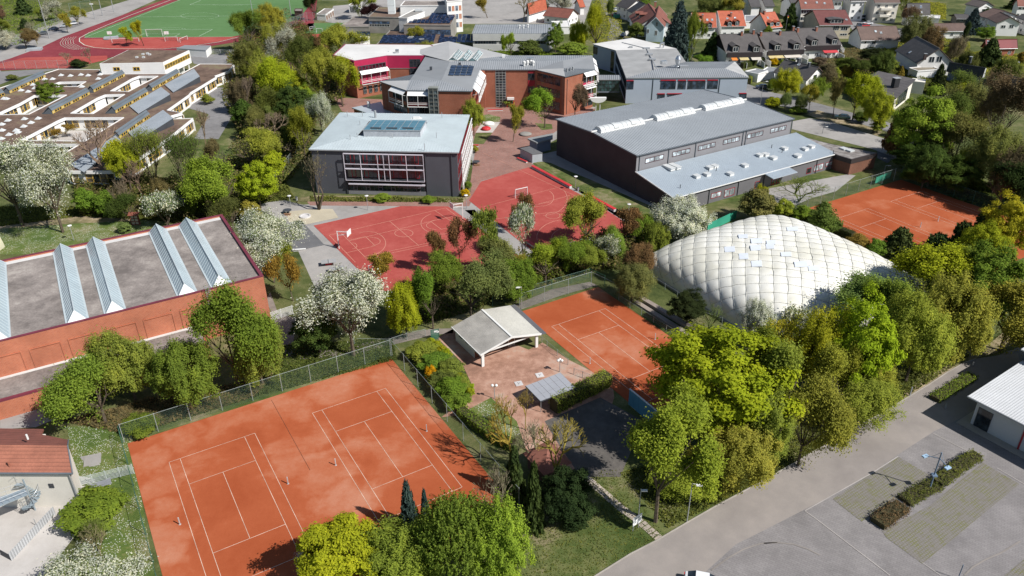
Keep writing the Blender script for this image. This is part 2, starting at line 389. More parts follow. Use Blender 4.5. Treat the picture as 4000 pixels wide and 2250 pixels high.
patch('lawn',gp('O',1180,1010,1240,995,1290,1030,1330,1080,1250,1130,1170,1050),daisy,1)
patch('lawn',gp('O',1320,1290,1470,1190,1560,1180,1670,1345,1500,1440,1490,1460,1300,1460),lawn,1)
patch('lawn',gp('O',1560,1180,1950,1185,1660,1350),lawn,2)
patch('lawn',gp('O',1345,410,1380,400,1640,520,1700,570,1560,550),lawn,1)
patch('lawn',gp('O',1780,520,2180,440,2030,440,1780,500),lawn,2)
patch('lawn',gp('O',480,380,600,340,600,420,500,430),lawn,1)
patch('dirt_strip',gp('O',2050,1130,2240,1010,2440,880,2500,860,2450,905,2240,1032,1960,1196),dry,3)
patch('dirt_path',gp('O',2440,905,2520,840,2576,810,2620,800,2620,830,2500,890),dry,4)
def pad(name,x0,x1,y0,y1,mat,layer):return patch(name,[ct(x0,y0),ct(x1,y0),ct(x1,y1),ct(x0,y1)],mat,layer)
pad('tennis_court',-2.4,35.4,58.4,95.4,clay,3)
pad('tennis_court',59.6,76.0,59.4,96.8,clay,3)
pad('tennis_court',131.7,167.4,63.4,101.0,clay,3)
mb=MB()
for cx,cy in((7.1,76.75),(26.1,76.85),(67.0,78.2),(159.5,82.1),(140.9,82.2)):
 z=0.05;hw,sw,hl,sl_=5.485,4.115,11.885,6.4
 L=lambda a,b_,c,d:line(mb,ct(cx+a,cy+b_),ct(cx+c,cy+d),0.055,z)
 for s in(-1,1):
  L(s*hw,-hl,s*hw,hl);L(s*sw,-hl,s*sw,hl);L(-hw,s*hl,hw,s*hl);L(-sw,s*sl_,sw,s*sl_)
 L(0,-sl_,0,sl_)
struct(mb,'tennis_court_lines',white_line)
mb=MB();mb.box(ct(16.6,86.2,0.05),(0.05,17,0.012),TH)
struct(mb,'court_divider_seam',plain('dark_seam',(0.12,0.05,0.03)))
patch('club_terrace',gp('O',1100,850,1135,830,1165,815,1330,880,1365,862,1430,905,1540,960,1545,1000,1500,1150,1425,1190,1330,1150,1300,1060,1235,1000,1150,1045,1110,1050,1150,1020,1195,985,1160,910),clubpave,2)
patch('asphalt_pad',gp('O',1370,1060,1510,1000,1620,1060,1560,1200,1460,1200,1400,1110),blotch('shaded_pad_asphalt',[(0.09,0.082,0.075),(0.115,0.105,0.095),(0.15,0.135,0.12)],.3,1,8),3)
patch('footpath',gp('O',675,885,760,905,880,893,985,868,1090,843,1140,838,1140,826,1080,828,960,852,860,878,740,888,690,870),path_m,2)
patch('footpath',gp('O',668,755,680,735,700,790,745,800,738,860,690,885,690,800),path_m,2)
patch('footpath',gp(10,-300,360,0,300,400,130,780,55,860,90,500,190,100,330,-250,450),path_m,2)
patch('footpath',gp('O',0,1050,110,1010,190,1000,150,1050,90,1075,0,1080),yard_m,2)
patch('footpath',gp('O',200,1150,250,1140,250,1170,225,1175),yard_m,3)
patch('forecourt',gp('O',-40,1260,100,1180,240,1205,235,1290,180,1360,110,1449,110,1500,-40,1500),lightpave,2)
mb_s=None
slab_m=plain('stone_slab',(0.42,0.36,0.3),0.9,0.2)
pa=[T(14,1360,1095),T(14,1180,940),T(14,1010,820),T(14,830,660),T(14,660,520)]
sp_root=new_thing('stepping_path','narrow path of pale stone slabs crossing the grass beside the white notice board','path',G(pa[0]))
PW=[G(p)for p in pa];seg=[]
for i in range(4):
 n_=int((PW[i+1]-PW[i]).length/0.55)
 seg+=[(PW[i].lerp(PW[i+1],j/n_),(PW[i+1]-PW[i]).normalized())for j in range(n_)]
for c,d in seg:
 for s in(-0.27,0.27):
  q=MB();q.box(c+Vector((d.y,-d.x,0))*(s+R_.uniform(-0.04,0.04))+Vector((0,0,0.035)),(0.5,0.5,0.04+R_.random()*0.02),math.atan2(d.y,d.x)+R_.uniform(-0.06,0.06))
  q.build('paving_slab',slab_m,sp_root)
kerb=[g(14,780,1449),g(14,1100,1248),g(14,1340,1125),g(14,1620,960),g(14,1900,800),g(14,2200,640),g(15,130,470),g(15,420,300),g(15,700,150),g(15,940,0),g(11,1230,1330),g(11,1420,1210),g(11,1620,1090),g(11,1800,970),g(11,1960,880),g(11,2090,830)]
k0=kerb[0]+(kerb[0]-kerb[1])*3
patch('parking_lot',[k0]+kerb+[g(11,2300,800),g('O',2600,860),g('O',2700,1100),g('O',2700,1600),g('O',1300,1600)],parking_m,5)
bor=[g(15,-300,1160),g(15,0,1010),g(15,350,830),g(15,620,690),g(15,1000,470),g(15,1200,330),g(15,1540,110),g(15,1800,-20)]
patch('parking_lane',[k0]+kerb+[g(11,2300,800),g('O',2560,890),g('O',2576,960),g(15,1800,-20)]+bor[::-1][1:]+[g(14,1700,1500),g(14,1000,1700)],road_m,6)
mb=MB()
for i in range(len(kerb)-1):mb.beam(kerb[i]+Vector((0,0,0.06)),kerb[i+1]+Vector((0,0,0.06)),0.14,0.14)
mb.beam(k0+Vector((0,0,0.06)),kerb[0]+Vector((0,0,0.06)),0.14,0.14)
kerb_m=plain('kerb_stone',(0.36,0.33,0.29),0.9)
struct(mb,'kerb',kerb_m)
patch('grass_paver_bay',gp(15,1205,345,1500,520,1370,640,870,950,600,740,960,500),paver_m,7)
patch('grass_paver_bay',gp(15,1990,400,2330,600,1430,1340,1100,1100,1060,1040,1500,800),paver_m,7)
patch('grass_paver_bay',gp(15,2190,1449,2500,1200,2700,1449),paver_m,7)
mb=MB()
for a,b_ in(((440,920),(1130,1449)),((1430,1330),(1600,1449)),((340,850),(440,920)),((1530,130),(1860,300)),((2120,450),(2375,600)),((1205,345),(960,500)),((960,500),(340,850))):
 line(mb,g(15,*a),g(15,*b_),0.12,0.1)
struct(mb,'parking_bay_edging',plain('pale_edging',(0.38,0.35,0.33)))
patch('school_yard',gp('O',640,520,700,500,760,515,1000,505,1165,520,1190,440,1180,300,1150,250,1210,265,1330,240,1500,270,1400,350,1330,390,1350,430,1640,560,1600,600,1350,640,1240,560,1160,560,950,700,850,800,800,740,745,620,720,560),yard_m,1)
patch('school_yard',gp('O',840,245,960,250,990,280,900,290,860,280),redpave,1)
patch('school_yard',gp('O',1180,480,1195,380,1180,270,1210,265,1330,240,1500,275,1400,330,1310,390,1350,420,1210,455,1180,520,780,517,770,505,1165,508),redpave,2)
patch('sand_area',gp(5,300,740,560,715,770,712,830,800,500,870,330,840),plain('sand',(0.45,0.4,0.3),0.95,0.12),3)
patch('asphalt_court',gp(5,420,830,450,825,690,1075,400,1135,200,1180,100,900),dark_asphalt,3)
patch('sports_court',gp(5,580,880,1455,685,1935,688,2705,1236,2300,1380,1750,1520,1250,1540),red_court,4)
patch('footpath',gp(5,1945,688,2225,685,2450,860,2900,1190,2950,1300,2715,1236),yard_m,3)
patch('sports_court',gp('O',1210,457,1330,421,1480,500,1620,590,1500,600,1350,640,1285,590,1180,505),red_court,4)
patch('lawn',gp(1,2340,1150,2460,1180,2450,1225,2220,1240,2200,1180),daisy,3)
patch('play_area',gp(1,2280,1225,2460,1230,2380,1335,2210,1335),lightpave,4)
patch('lawn',gp(1,2210,1340,2380,1335,2290,1449,2180,1449),lawn,3)
patch('planting_bed',gp(5,410,600,620,575,1590,595,1585,640,420,640),dry,3)
patch('planting_bed',gp(5,1720,610,2060,600,2080,470,2120,430,2170,470,2150,590,2080,650,1720,645),dry,3)
patch('planting_bed',gp(5,2100,725,2200,720,2260,790,2200,805),lawn,3)
patch('lawn',gp('O',1345,405,1385,412,1480,450,1640,520,1640,560,1560,530,1440,465),lawn,5)
patch('footpath',gp('O',1310,400,1400,380,1650,500,1650,530,1385,410),yard_m,4)
patch('lawn',gp(2,230,1240,400,1250,410,1300,300,1310),lawn,4)
patch('footpath',gp('E',1340,395,1440,350,2050,240,2220,210,2300,220,2100,380,1850,450,1700,520,1500,520,1480,420),yard_m,3)
tm=MB()
def trail(k,pts,w=.16):
 P=[g(k,*p)for p in pts]
 for i in range(len(P)-1):
  for s in range(6):line(tm,P[i].lerp(P[i+1],s/6),P[i].lerp(P[i+1],(s+1)/6),w,.1)
trail(14,[(1850,1400),(2000,1290),(2150,1205),(2300,1155),(2460,1140)]);trail(15,[(-40,1150),(100,1145),(240,1160),(360,1200),(480,1260)]);
trail(15,[(1820,1449),(1900,1370),(2020,1300),(2160,1240),(2340,1130)])
struct(tm,'tyre_marks',plain('tyre_mark',(0.25,0.225,0.205),.9,.15))
mb=MB();z=0.065
def L5(a,b_,w=0.09,k=5):line(mb,g(k,*a),g(k,*b_),w,z)
for a,b_ in(((735,978),(1910,703)),((735,978),(1000,1250)),((1910,703),(2250,960)),((1345,838),(1640,1085)),((940,1035),(1800,830)),((860,960),(1130,1230)),((1800,730),(2150,960)),((910,1155),(1200,1085)),((1200,1085),(1100,990)),((1100,990),(940,1030)),((1755,838),(1865,920)),((1865,920),(2100,860)),((1755,838),(1980,790)),((1100,1190),(2050,990)),((1120,1210),(2050,1010))):L5(a,b_)
def ell(k,cx,cy,rx,ry,a0=0,a1=2*math.pi,n=32):
 P=[g(k,cx+rx*math.cos(a0+(a1-a0)*i/n),cy+ry*math.sin(a0+(a1-a0)*i/n))for i in range(n+1)]
 for i in range(n):line(mb,P[i],P[i+1],0.09,z)
ell(5,1488,958,92,38);ell(5,1150,1040,100,42,-1.6,1.4);ell(5,1130,1060,175,118,-2.1,1.1);ell(5,1815,880,100,40,1.6,4.2);ell(5,1860,860,200,108,1.2,4.2);ell(5,970,1085,45,30,-1.6,1.6)
for a,b_ in(((-290,150),(460,500)),((460,500),(740,630)),((-280,690),(450,500)),((-300,830),(640,720)),((180,690),(590,575)),((0,680),(280,690)),((0,720),(400,640))):
 L5(a,b_,0.08,6)
ell(6,412,782,72,30);ell(6,300,600,120,85,-0.9,1.7);ell(6,300,610,255,170,-0.5,1.5);ell(6,560,1000,160,90,2.9,4.6);ell(6,560,1000,310,180,3.0,4.5)
struct(mb,'sports_court_lines',pale_line)
patch('stadium_surroundings',gp(0,-300,1100,-300,500,700,180,1500,-60,1700,-60,900,300,400,480,100,600),yard_m,1)
patch('running_track',gp(0,-200,680,100,590,430,470,640,370,1750,-40,3200,-60,3150,300,2400,420,1900,500,1150,570,700,680,-200,720),track_m,3)
patch('sports_court',gp(0,-200,700,0,640,250,580,1080,560,1080,600,700,690,0,690,-200,720),red_court,4)
patch('sports_field_apron',gp(0,800,400,810,440,880,475,1000,490,1300,498,1640,490,1900,465,2200,420,2400,370,1500,370),red_court,5)
patch('football_pitch',gp(0,850,380,860,350,1800,0,1950,-50,3200,-50,3000,200,2500,340,2330,372),turf_m,6)
mb=MB();z=0.1
def L0(a,b_,w=0.16):line(mb,g(0,*a),g(0,*b_),w,z)
for a,b_ in(((850,380),(2340,372)),((850,380),(1890,-30)),((1380,172),(2600,160)),((1170,362),(1300,300)),((1300,300),(2140,297)),((2140,297),(2005,366)),((1400,366),(1450,340)),((1450,340),(1810,342)),((1810,342),(1760,366)),((1910,50),(2576,47)),((1910,50),(2020,5))):L0(a,b_)
ell(0,2012,162,191,32);ell(0,1720,297,150,17,3.2,6.2);ell(0,2290,47,150,10,0,3.1)
P=[(1800,-30),(1300,160),(900,330),(800,385),(800,420),(850,455),(950,480),(1100,492),(1640,495),(1900,470),(2200,425),(2400,375)]
for i in range(len(P)-1):L0(P[i],P[i+1],0.3)
for k in range(6):
 f=k*26;P=[(770-f,370+f*0.12),(735-f,400+f*.25),(740-f,440+f*0.1),(800-f*1.1,470+f*.1),(900-f,492+f*0.1)]
 for i in range(4):L0(P[i],P[i+1],0.1)
struct(mb,'stadium_lines',turf_line)
patch('garden_road',gp(0,-300,560,400,330,800,220,830,250,300,420,-300,640),asphalt,2)
patch('small_pitch',gp(1,430,310,530,235,880,230,790,338,430,340),turf_m,3)
patch('small_pitch',gp(1,440,345,740,342,560,460,400,460),red_court,3)
patch('school_forecourt',gp('O',810,0,1600,0,1600,-60,810,-60),yard_m,1)
patch('school_forecourt',gp(1,780,60,1000,40,1000,-60,2600,-60,3400,-60,3300,240,2000,240,1500,340,950,260,700,220),yard_m,2)
patch('road',gp(2,960,420,1090,400,1130,380,1060,200,960,0,940,-60,860,-60,900,60,1000,250,960,380),asphalt,3)
patch('road',gp(2,2330,860,2380,870,2576,1000,2576,1090,2330,1000),asphalt,3)
patch('road',gp(3,-250,830,0,920,500,1040,900,1150,1160,1220,1400,1290,1400,1400,1100,1290,800,1230,400,1130,0,1040,-260,950),asphalt,4)
patch('parking_area',gp(3,250,1220,420,1190,640,1230,900,1310,1250,1420,1300,1600,1050,1500,240,1300),yard_m,3)
patch('roadside_verge',gp(3,380,1150,500,1110,700,1170,1000,1270,1150,1330,1100,1370,800,1270,500,1195),dry,5)
patch('road',gp(3,1290,290,1440,280,1440,400,1330,420,850,300,640,60,700,30,860,170,1000,220,1200,260),asphalt,4)
patch('garden_road',gp(7,1100,100,1300,20,1340,160,1200,250,1100,200),dark_asphalt,2)
patch('playground',gp(0,1930,980,2200,880,2450,900,2350,1150,2200,1400,1950,1400,2100,1150,1900,1090),asphalt,2)
patch('playground',gp(0,1900,560,2250,540,2500,600,2450,700,2200,700,1950,640),asphalt,2)
patch('forecourt',gp(0,-200,900,0,850,180,780,600,690,0,720,-300,760),asphalt,2)
# ================================================================== BUILDINGS
white_r=plain('white_render',(0.8,0.79,0.77),0.85,0.05)
cream_r=plain('cream_render',(0.74,0.7,0.62),0.85,0.07)
white_p=plain('white_paint',(0.72,0.72,0.7),0.5,0.06)
zinc=plain('zinc_sheet',(0.34,0.355,0.37),0.5,0.1,metal=0.15)
zinc_l=plain('light_metal_roof',(0.46,0.52,0.54),0.5,0.07)
zinc_d=plain('dark_zinc',(0.13,0.15,0.17),0.5,0.1)
dkgrey=plain('dark_grey_metal',(0.06,0.065,0.075),0.5,0.12)
steel=plain('galvanised_steel',(0.38,0.39,0.4),0.45,0.1,metal=0.3)
white_mem=plain('white_roof_membrane',(0.62,0.61,0.59),0.8,0.1,scale=0.8)
concrete=plain('weathered_concrete',(0.27,0.255,0.235),0.9,0.2)
brick_w=brick('red_brick_wall',(0.3,0.085,0.045),(0.36,0.11,0.06),(0.32,0.17,0.12),0.26,0.09,True,0.014)
hall_brick=brick('orange_brick_wall',(0.4,0.1,0.045),(0.47,0.135,0.06),(0.45,0.24,0.17),0.42,0.17,True,0.025)
pink=plain('magenta_panel',(0.42,0.025,0.08),0.5,0.08)
red_f=plain('red_window_frame',(0.28,0.02,0.03),0.5)
maroon=plain('maroon_coping',(0.17,0.035,0.055),0.5,0.15)
yellow=plain('yellow_frame',(0.62,0.4,0.06),0.5)
gravel=blotch('gravel_roof',[(0.15,0.13,0.12),(0.215,0.188,0.172),(0.285,0.25,0.228),(0.39,0.35,0.315)],0.13,0.7,3.2,bmp=0.9,w=(.5,.25,.25))
sedum=blotch('planted_roof',[(0.1,0.068,0.052),(0.14,0.095,0.073),(0.185,0.125,0.096),(0.2,0.17,0.1)],0.12,0.8,5,bmp=0.6)
gl=glass('dark_glass');gl_b=glass('blue_blind_glass',(0.05,0.08,0.13),0.15);gl_l=glass('pale_glass',(0.3,0.34,0.36),0.15)
solar=glass('solar_cell',(0.012,0.02,0.045),0.12)
def bld(name,label,P,z=0,cat='building',group=None):
 return new_thing(name,label,cat,(P[0],P[1],z),group)
def avg(pts):return sum((Vector((p[0],p[1],0))for p in pts),Vector())/len(pts)
def inset(pts,d):
 c=avg(pts);out=[]
 k=len(pts)
 for i in range(k):
  p=Vector((pts[i][0],pts[i][1],0));a=Vector((pts[i-1][0],pts[i-1][1],0));b=Vector((pts[(i+1)%k][0],pts[(i+1)%k][1],0))
  e1=(p-a).normalized();e2=(b-p).normalized()
  n1=Vector((-e1.y,e1.x,0));n2=Vector((-e2.y,e2.x,0))
  ar=sum(pts[j][0]*pts[(j+1)%k][1]-pts[(j+1)%k][0]*pts[j][1]for j in range(k))
  s=1 if ar>0 else-1
  q=(n1+n2);q=q/max(0.3,q.dot(n1))if q.length>0.1 else n1
  out.append(p+q*d*s)
 return out
def panelarray(parent,P0,ux,uy,nrm,nx,ny,w,h,gap=0.05,tiltmat=None,name='solar_panel',lift=0.12,mat=None,skip=()):
 ux=ux.normalized();uy=uy.normalized()
 for i in range(nx):
  for j in range(ny):
   if(i,j)in skip:continue
   a=P0+ux*(i*(w+gap))+uy*(j*(h+gap))+nrm*lift
   mb=MB();mb.hexa([a,a+ux*w,a+ux*w+uy*h,a+uy*h],[a+nrm*0.05,a+ux*w+nrm*0.05,a+ux*w+uy*h+nrm*0.05,a+uy*h+nrm*0.05])
   mb.build(name,mat or solar,parent)
def boxpart(name,P,d,mat,parent,rz=0.0,lift=True):
 mb=MB();mb.box(Vector(P)+Vector((0,0,d[2]/2 if lift else 0)),d,rz);return mb.build(name,mat,parent)
# ---------------------------------------------------------------- gabled houses
def house(name,label,k,E0,E1,ze,R1,F1=None,zr=None,wall=None,roof=None,wins=(),sky=(),chim=(),dorm=(),group=None,cat='house',ov=0.5,R0=None,kE=None,trim=None):
 e0,e1=g(kE or k,*E0,ze),g(k,*E1,ze);u=(e1-e0);Lg=u.length;u.normalize()
 if F1:
  f1=g(k,*F1,ze);mid=(e1+f1)/2;v=f1-e1;v=v-u*v.dot(u);hw=v.length/2;v.normalize()
  zr=zabove((e1+v*hw),T(k,*R1)[1])if zr is None else zr
 else:
  r1=g(k,*R1,zr);v=r1-e1;v.z=0;v=v-u*v.dot(u);hw=v.length;v.normalize()
 zr=min(max(zr,ze+0.8),ze+6)
 P=lambda a,b,z:Vector((e0.x,e0.y,0))+u*a+v*b+Vector((0,0,z))
 t=bld(name,label,P(Lg/2,hw,0),cat=cat,group=group)
 wm=wall or white_r;rm=roof or tile_grey
 mb=MB();W0,W1,V0,V1=ov,Lg-ov,ov,2*hw-ov;sl=(zr-ze)/hw;zc=ze+sl*ov-0.12
 a=[P(W0,V0,0),P(W1,V0,0),P(W1,V1,0),P(W0,V1,0)];b=[P(W0,V0,zc),P(W1,V0,zc),P(W1,V1,zc),P(W0,V1,zc)]
 r0_,r1_=P(W0,hw,zr-0.12),P(W1,hw,zr-0.12)
 mb.add(a+b+[r0_,r1_],[[3,2,1,0],[0,1,5,4],[2,3,7,6],[1,2,6,9,5],[3,0,4,8,7],[4,5,9,8],[6,7,8,9]])
 mb.build('wall',wm,t)
 rf=MB();th=0.22;up=Vector((0,0,th))
 A0,A1,B0,B1,C0,C1=P(0,0,ze),P(Lg,0,ze),P(0,hw,zr),P(Lg,hw,zr),P(0,2*hw,ze),P(Lg,2*hw,ze)
 rf.hexa([A0,A1,B1,B0],[A0+up,A1+up,B1+up,B0+up]);rf.hexa([B0,B1,C1,C0],[B0+up,B1+up,C1+up,C0+up])
 ro=rf.build('roof',rm,t)
 mb=MB();mb.beam(B0+up,B1+up,0.3,0.16);mb.build('ridge',rm,ro)
 tm=trim or plain('dark_barge_board',(0.08,0.06,0.05),0.7)
 for X,Y_,q in((A0,B0,-.03),(C0,B0,-.03),(A1,B1,.03),(C1,B1,.03)):
  mb=MB();mb.beam(X+up/2+u*q,Y_+up/2+u*q,0.06,0.26);mb.build('barge_board',tm,ro)
 mb=MB();mb.tube(P(0,-0.08,ze+0.02),P(Lg,-0.08,ze+0.02),0.08,n=5);mb.build('gutter',steel,t)
 cc=P(Lg/2,hw,0)
 WL={'n':Wall(a[0],a[1],cc),'e':Wall(a[1],a[2],cc),'w':Wall(a[0],a[3],cc)}
 nr=(B0-A0).cross(A1-A0).normalized();nr=nr if nr.z>0 else-nr;sd=(A0-B0).normalized()
 for q in wins:
  wl,x0,y0,x1,y1=q[:5];kk=q[6]if len(q)>6 else k
  WL[wl].windowp(kk,x0,y0,x1,y1,t,nx=q[5]if len(q)>5 else 1,fw=0.09)
 if not wins:
  for wl in('n','e'):
   W_=WL[wl];n_=max(2,int(W_.L/3.2))
   for lev in range(max(1,int((ze+0.6)/2.8))):
    for i in range(n_):
     c=W_.L*(i+0.5)/n_;W_.window(c-0.6,c+0.6,0.9+2.8*lev,2.1+2.8*lev,t,nx=2,fw=0.09)
 for q in sky:
  kk=q[4]if len(q)>4 else k
  c=hit(T(kk,(q[0]+q[2])/2,(q[1]+q[3])/2),A0+up,nr);o=c-u*0.45-sd*0.55
  mb=MB();mb.hexa([o,o+u*0.9,o+u*0.9+sd*1.1,o+sd*1.1],[p+nr*0.12 for p in(o,o+u*0.9,o+u*0.9+sd*1.1,o+sd*1.1)])
  sk=mb.build('skylight',zinc,t);o2=o+u*0.1+sd*0.1+nr*0.1
  mb=MB();mb.hexa([o2,o2+u*0.7,o2+u*0.7+sd*0.9,o2+sd*0.9],[p+nr*0.035 for p in(o2,o2+u*0.7,o2+u*0.7+sd*0.9,o2+sd*0.9)])
  mb.build('pane',gl_l if len(q)<6 else gl_b,sk)
 for q in chim:
  kk=q[3]if len(q)>3 else k
  c=hit(T(kk,q[0],q[1]),A0+up,nr);cm=q[2]if len(q)>2 and q[2]else red_chim
  mb=MB();mb.box((c.x,c.y,c.z+0.4),(0.65,0.9,2.0),math.atan2(u.y,u.x));ch=mb.build('chimney',cm,ro)
  mb=MB();mb.box((c.x,c.y,c.z+1.45),(0.8,1.05,0.1),math.atan2(u.y,u.x));mb.build('chimney_cap',zinc,t)
 for q in dorm:
  kk=q[4]if len(q)>4 else k;wdt=q[2];hh=q[3]
  c=hit(T(kk,q[0],q[1]),A0+up,nr)
  f=-v;z0=c.z;d=hh/sl
  L_=lambda s_,b_,z_:Vector((c.x,c.y,0))+u*s_+v*b_+Vector((0,0,z_))
  mb=MB();mb.hexa([L_(-wdt/2,0,z0-0.3),L_(wdt/2,0,z0-0.3),L_(wdt/2,d,z0+hh-.35),L_(-wdt/2,d,z0+hh-.35)],[L_(-wdt/2,0,z0+hh),L_(wdt/2,0,z0+hh),L_(wdt/2,d,z0+hh),L_(-wdt/2,d,z0+hh)])
  do=mb.build('dormer',q[5]if len(q)>5 else plain('dark_cladding',(0.035,0.03,0.03),0.7),t)
  mb=MB();rz=0.6 if wdt<3 else 0.25;e=0.3
  for sg in(-1,1):
   lo=[L_(sg*(wdt/2+e),-e,z0+hh-0.05),L_(sg*(wdt/2+e),d+.4,z0+hh-0.05),L_(0,d+1.2,z0+hh+rz),L_(0,-e,z0+hh+rz)]
   if sg>0:lo=lo[::-1]
   mb.hexa(lo,[p+Vector((0,0,0.1))for p in lo])
  mb.build('dormer_roof',rm if wdt<3 else tile_grey,do)
  Wd=Wall(L_(-wdt/2,0,0),L_(wdt/2,0,0),cc)
  Wd.window(wdt*0.14,wdt*0.86,z0+0.1,z0+hh-0.12,t,nx=2 if wdt<3 else 3,fw=0.1)
 return t,WL,P,Lg,hw,ze,zr
def rooftile(name,c,rough=0.75,sw=0.32):
 m,n,b=nm(name);P=coords(n);sp=N(n,'ShaderNodeSeparateXYZ');n.links.new(P,sp.inputs[0])
 row=mathn(n,'FRACT',mathn(n,'MULTIPLY',sp.outputs[2],1/(sw*0.55)))
 s=mathn(n,'ADD',mathn(n,'MULTIPLY',noise(n,P,0.5,4),0.5),mathn(n,'MULTIPLY',noise(n,P,5,4,0.8),0.5))
 col=ramp(n,s,[(0.3,sc(c,0.68)),(0.5,c),(0.7,sc(c,1.35))])
 dk=ramp(n,row,[(0.0,(0.5,0.5,0.5)),(0.22,(1,1,1)),(1.0,(1.1,1.1,1.1))])
 n.links.new(mixc(n,1,col,dk,'MULTIPLY'),b.inputs['Base Color']);b.inputs['Roughness'].default_value=rough
 bump(n,b,row,0.5,0.04);MATS[name]=m;return m
tile_grey=rooftile('dark_grey_tiles',(0.075,0.07,0.07));tile_brown=rooftile('brown_tiles',(0.13,0.085,0.07))
tile_red=rooftile('orange_red_tiles',(0.4,0.1,0.05));tile_maroon=rooftile('maroon_tiles',(0.15,0.05,0.045));tile_char=rooftile('charcoal_tiles',(0.035,0.038,0.045))
tile_rb=rooftile('red_brown_tiles',(0.2,0.07,0.05));red_chim=brick('chimney_brick',(0.3,0.09,0.05),(0.36,0.12,0.07),(0.3,0.2,0.16),0.24,0.08)
tile_clay=rooftile('clay_pantiles',(0.33,0.125,0.08),0.8,0.5)
# ---------------------------------------------------------------- brick sports hall with five ridge skylights (left)
ZH=8.7
a=g(4,2190,775,ZH);b=g(5,72,1385,ZH);c=g(8,0,650,ZH);u=(b-c).normalized();v=Vector((-u.y,u.x,0))
wd=abs((a-b).dot(v));lng=46.0
HP=lambda s,t_,z:Vector((b.x,b.y,0))-u*s+v*t_+Vector((0,0,z))
hall=bld('brick_hall','orange brick hall with flat gravel roof and a row of long glass ridge skylights',HP(lng/2,wd/2,0))
mb=MB();mb.prism([HP(0.0,0,0),HP(lng,0,0),HP(lng,wd,0),HP(0,wd,0)],0,ZH-0.55);mb.build('wall',hall_brick,hall)
mb=MB();mb.prism([HP(0.35,.35,0),HP(lng-.35,.35,0),HP(lng-.35,wd-.35,0),HP(.35,wd-.35,0)],ZH-0.54,ZH-0.35);rf=mb.build('gravel_roof',gravel,hall)
mb=MB();wallm=MB()
for s0,t0,s1,t1 in((0,0,lng,.35),(0,wd-.35,lng,wd),(0,.35,.35,wd-.35),(lng-.35,.35,lng,wd-.35)):
 wallm.prism([HP(s0,t0,0),HP(s1,t0,0),HP(s1,t1,0),HP(s0,t1,0)],ZH-0.55,ZH-0.06)
wallm.build('parapet',hall_brick,hall)
for s0,t0,s1,t1 in((-.08,-.08,lng,.38),(-.08,wd-.4,lng,wd+.08),(-.08,.38,.42,wd-.4)):
 mb.prism([HP(s0,t0,0),HP(s1,t0,0),HP(s1,t1,0),HP(s0,t1,0)],ZH-0.06,ZH+0.03)
mb.build('coping',maroon,hall)
mb=MB();mb.prism([HP(.45,wd-1.5,0),HP(lng,wd-1.5,0),HP(lng,wd-.4,0),HP(.45,wd-.4,0)],ZH-0.35,ZH-.3);mb.build('white_gutter_strip',white_mem,hall)
sk_g=plain('ribbed_skylight_glazing',(0.37,0.45,0.49),0.25,0.08,spec=0.6);sk_w=plain('white_gable_sheet',(0.75,0.77,0.78),0.4,0.05)
for px0,px1,px2,px3 in(((4,1790,905),(4,1955,845),(8,2150,103),(8,2335,62)),((4,1490,965),(4,1655,920),(8,1805,185),(8,1990,142)),((4,860,1090),(4,1035,1050),(8,1070,370),(8,1270,318)),((4,530,1155),(4,715,1115),(8,680,465),(8,893,412)),((4,-125,1290),(4,52,1250),(8,-110,660),(8,100,612))):
 cs=[]
 for(k_,x_,y_)in(px0,px1,px2,px3):
  P=g(k_,x_,y_,ZH-0.3)-HP(0,0,0);cs.append((-P.dot(u),P.dot(v)))
 s0=(cs[0][0]+cs[2][0])/2;s1=(cs[1][0]+cs[3][0])/2;sm=(s0+s1)/2;t0=0.6;t1=wd-0.45;zb=ZH-.35;zt=ZH+1.25
 mb=MB();f0=[HP(s0,t0,zb),HP(s1,t0,zb)];b0=[HP(s0,t1,zb),HP(s1,t1,zb)];rf0,rb=HP(sm,t0+0.9,zt),HP(sm,t1-.7,zt)
 mb.add(f0+b0+[rf0,rb],[[0,4,5,2],[1,3,5,4]]);sk=mb.build('ridge_skylight',sk_g,hall)
 for f_ in([f0[0],f0[1],rf0],[b0[1],b0[0],rb]):mb=MB();mb.face(f_);mb.build('gable_sheet',sk_w,sk)
 mb=MB();up=Vector((0,0,0.04));mb.beam(rf0+up,rb+up,0.16,0.08);nseg=26
 for i in range(nseg+1):
  f=i/nseg
  for lo,lb in((f0[0],b0[0]),(f0[1],b0[1])):
   mb.beam(lo.lerp(lb,f)+up,rf0.lerp(rb,f)+up,0.05,0.05)
 for lo,lb in((f0[0],b0[0]),(f0[1],b0[1])):mb.beam(lo+up,lb+up,0.3,0.12)
 mb.build('glazing_bars',zinc_l,sk,kind='stuff')
zl=3.1;WF=Wall(HP(0,0,0),HP(lng,0,0),HP(lng/2,wd/2,0))
for x0,y0,x1,y1 in((-110,825,260,925),(285,650,640,820),(675,550,1010,720),(1050,455,1395,605),(1430,360,1760,520),(1800,270,2080,430)):
 sa,za=WF.at(T(8,x0+15,(y0+y1)/2));sb,zb_=WF.at(T(8,x1-15,(y0+y1)/2));sa,sb=min(sa,sb),max(sa,sb)
 mb=MB()
 for q in((sa-0.12,sa,zl,6.2),(sb,sb+0.12,zl,6.2),(sa-.12,sb+.12,6.2,6.32)):WF.box(mb,q[0],q[1],q[2],q[3],0.0,0.1)
 mb.build('brick_frame',hall_brick,hall)
dpt=6.2
mb=MB();mb.prism([HP(11,0.0,0),HP(lng,0.0,0),HP(lng,-dpt,0),HP(11,-dpt,0)],0,zl-.3);mb.build('annexe_wall',hall_brick,hall)
mb=MB();mb.prism([HP(11.3,-.02,0),HP(lng,-.02,0),HP(lng,-dpt+.3,0),HP(11.3,-dpt+.3,0)],zl-.29,zl-.15);mb.build('annexe_gravel_roof',gravel,hall)
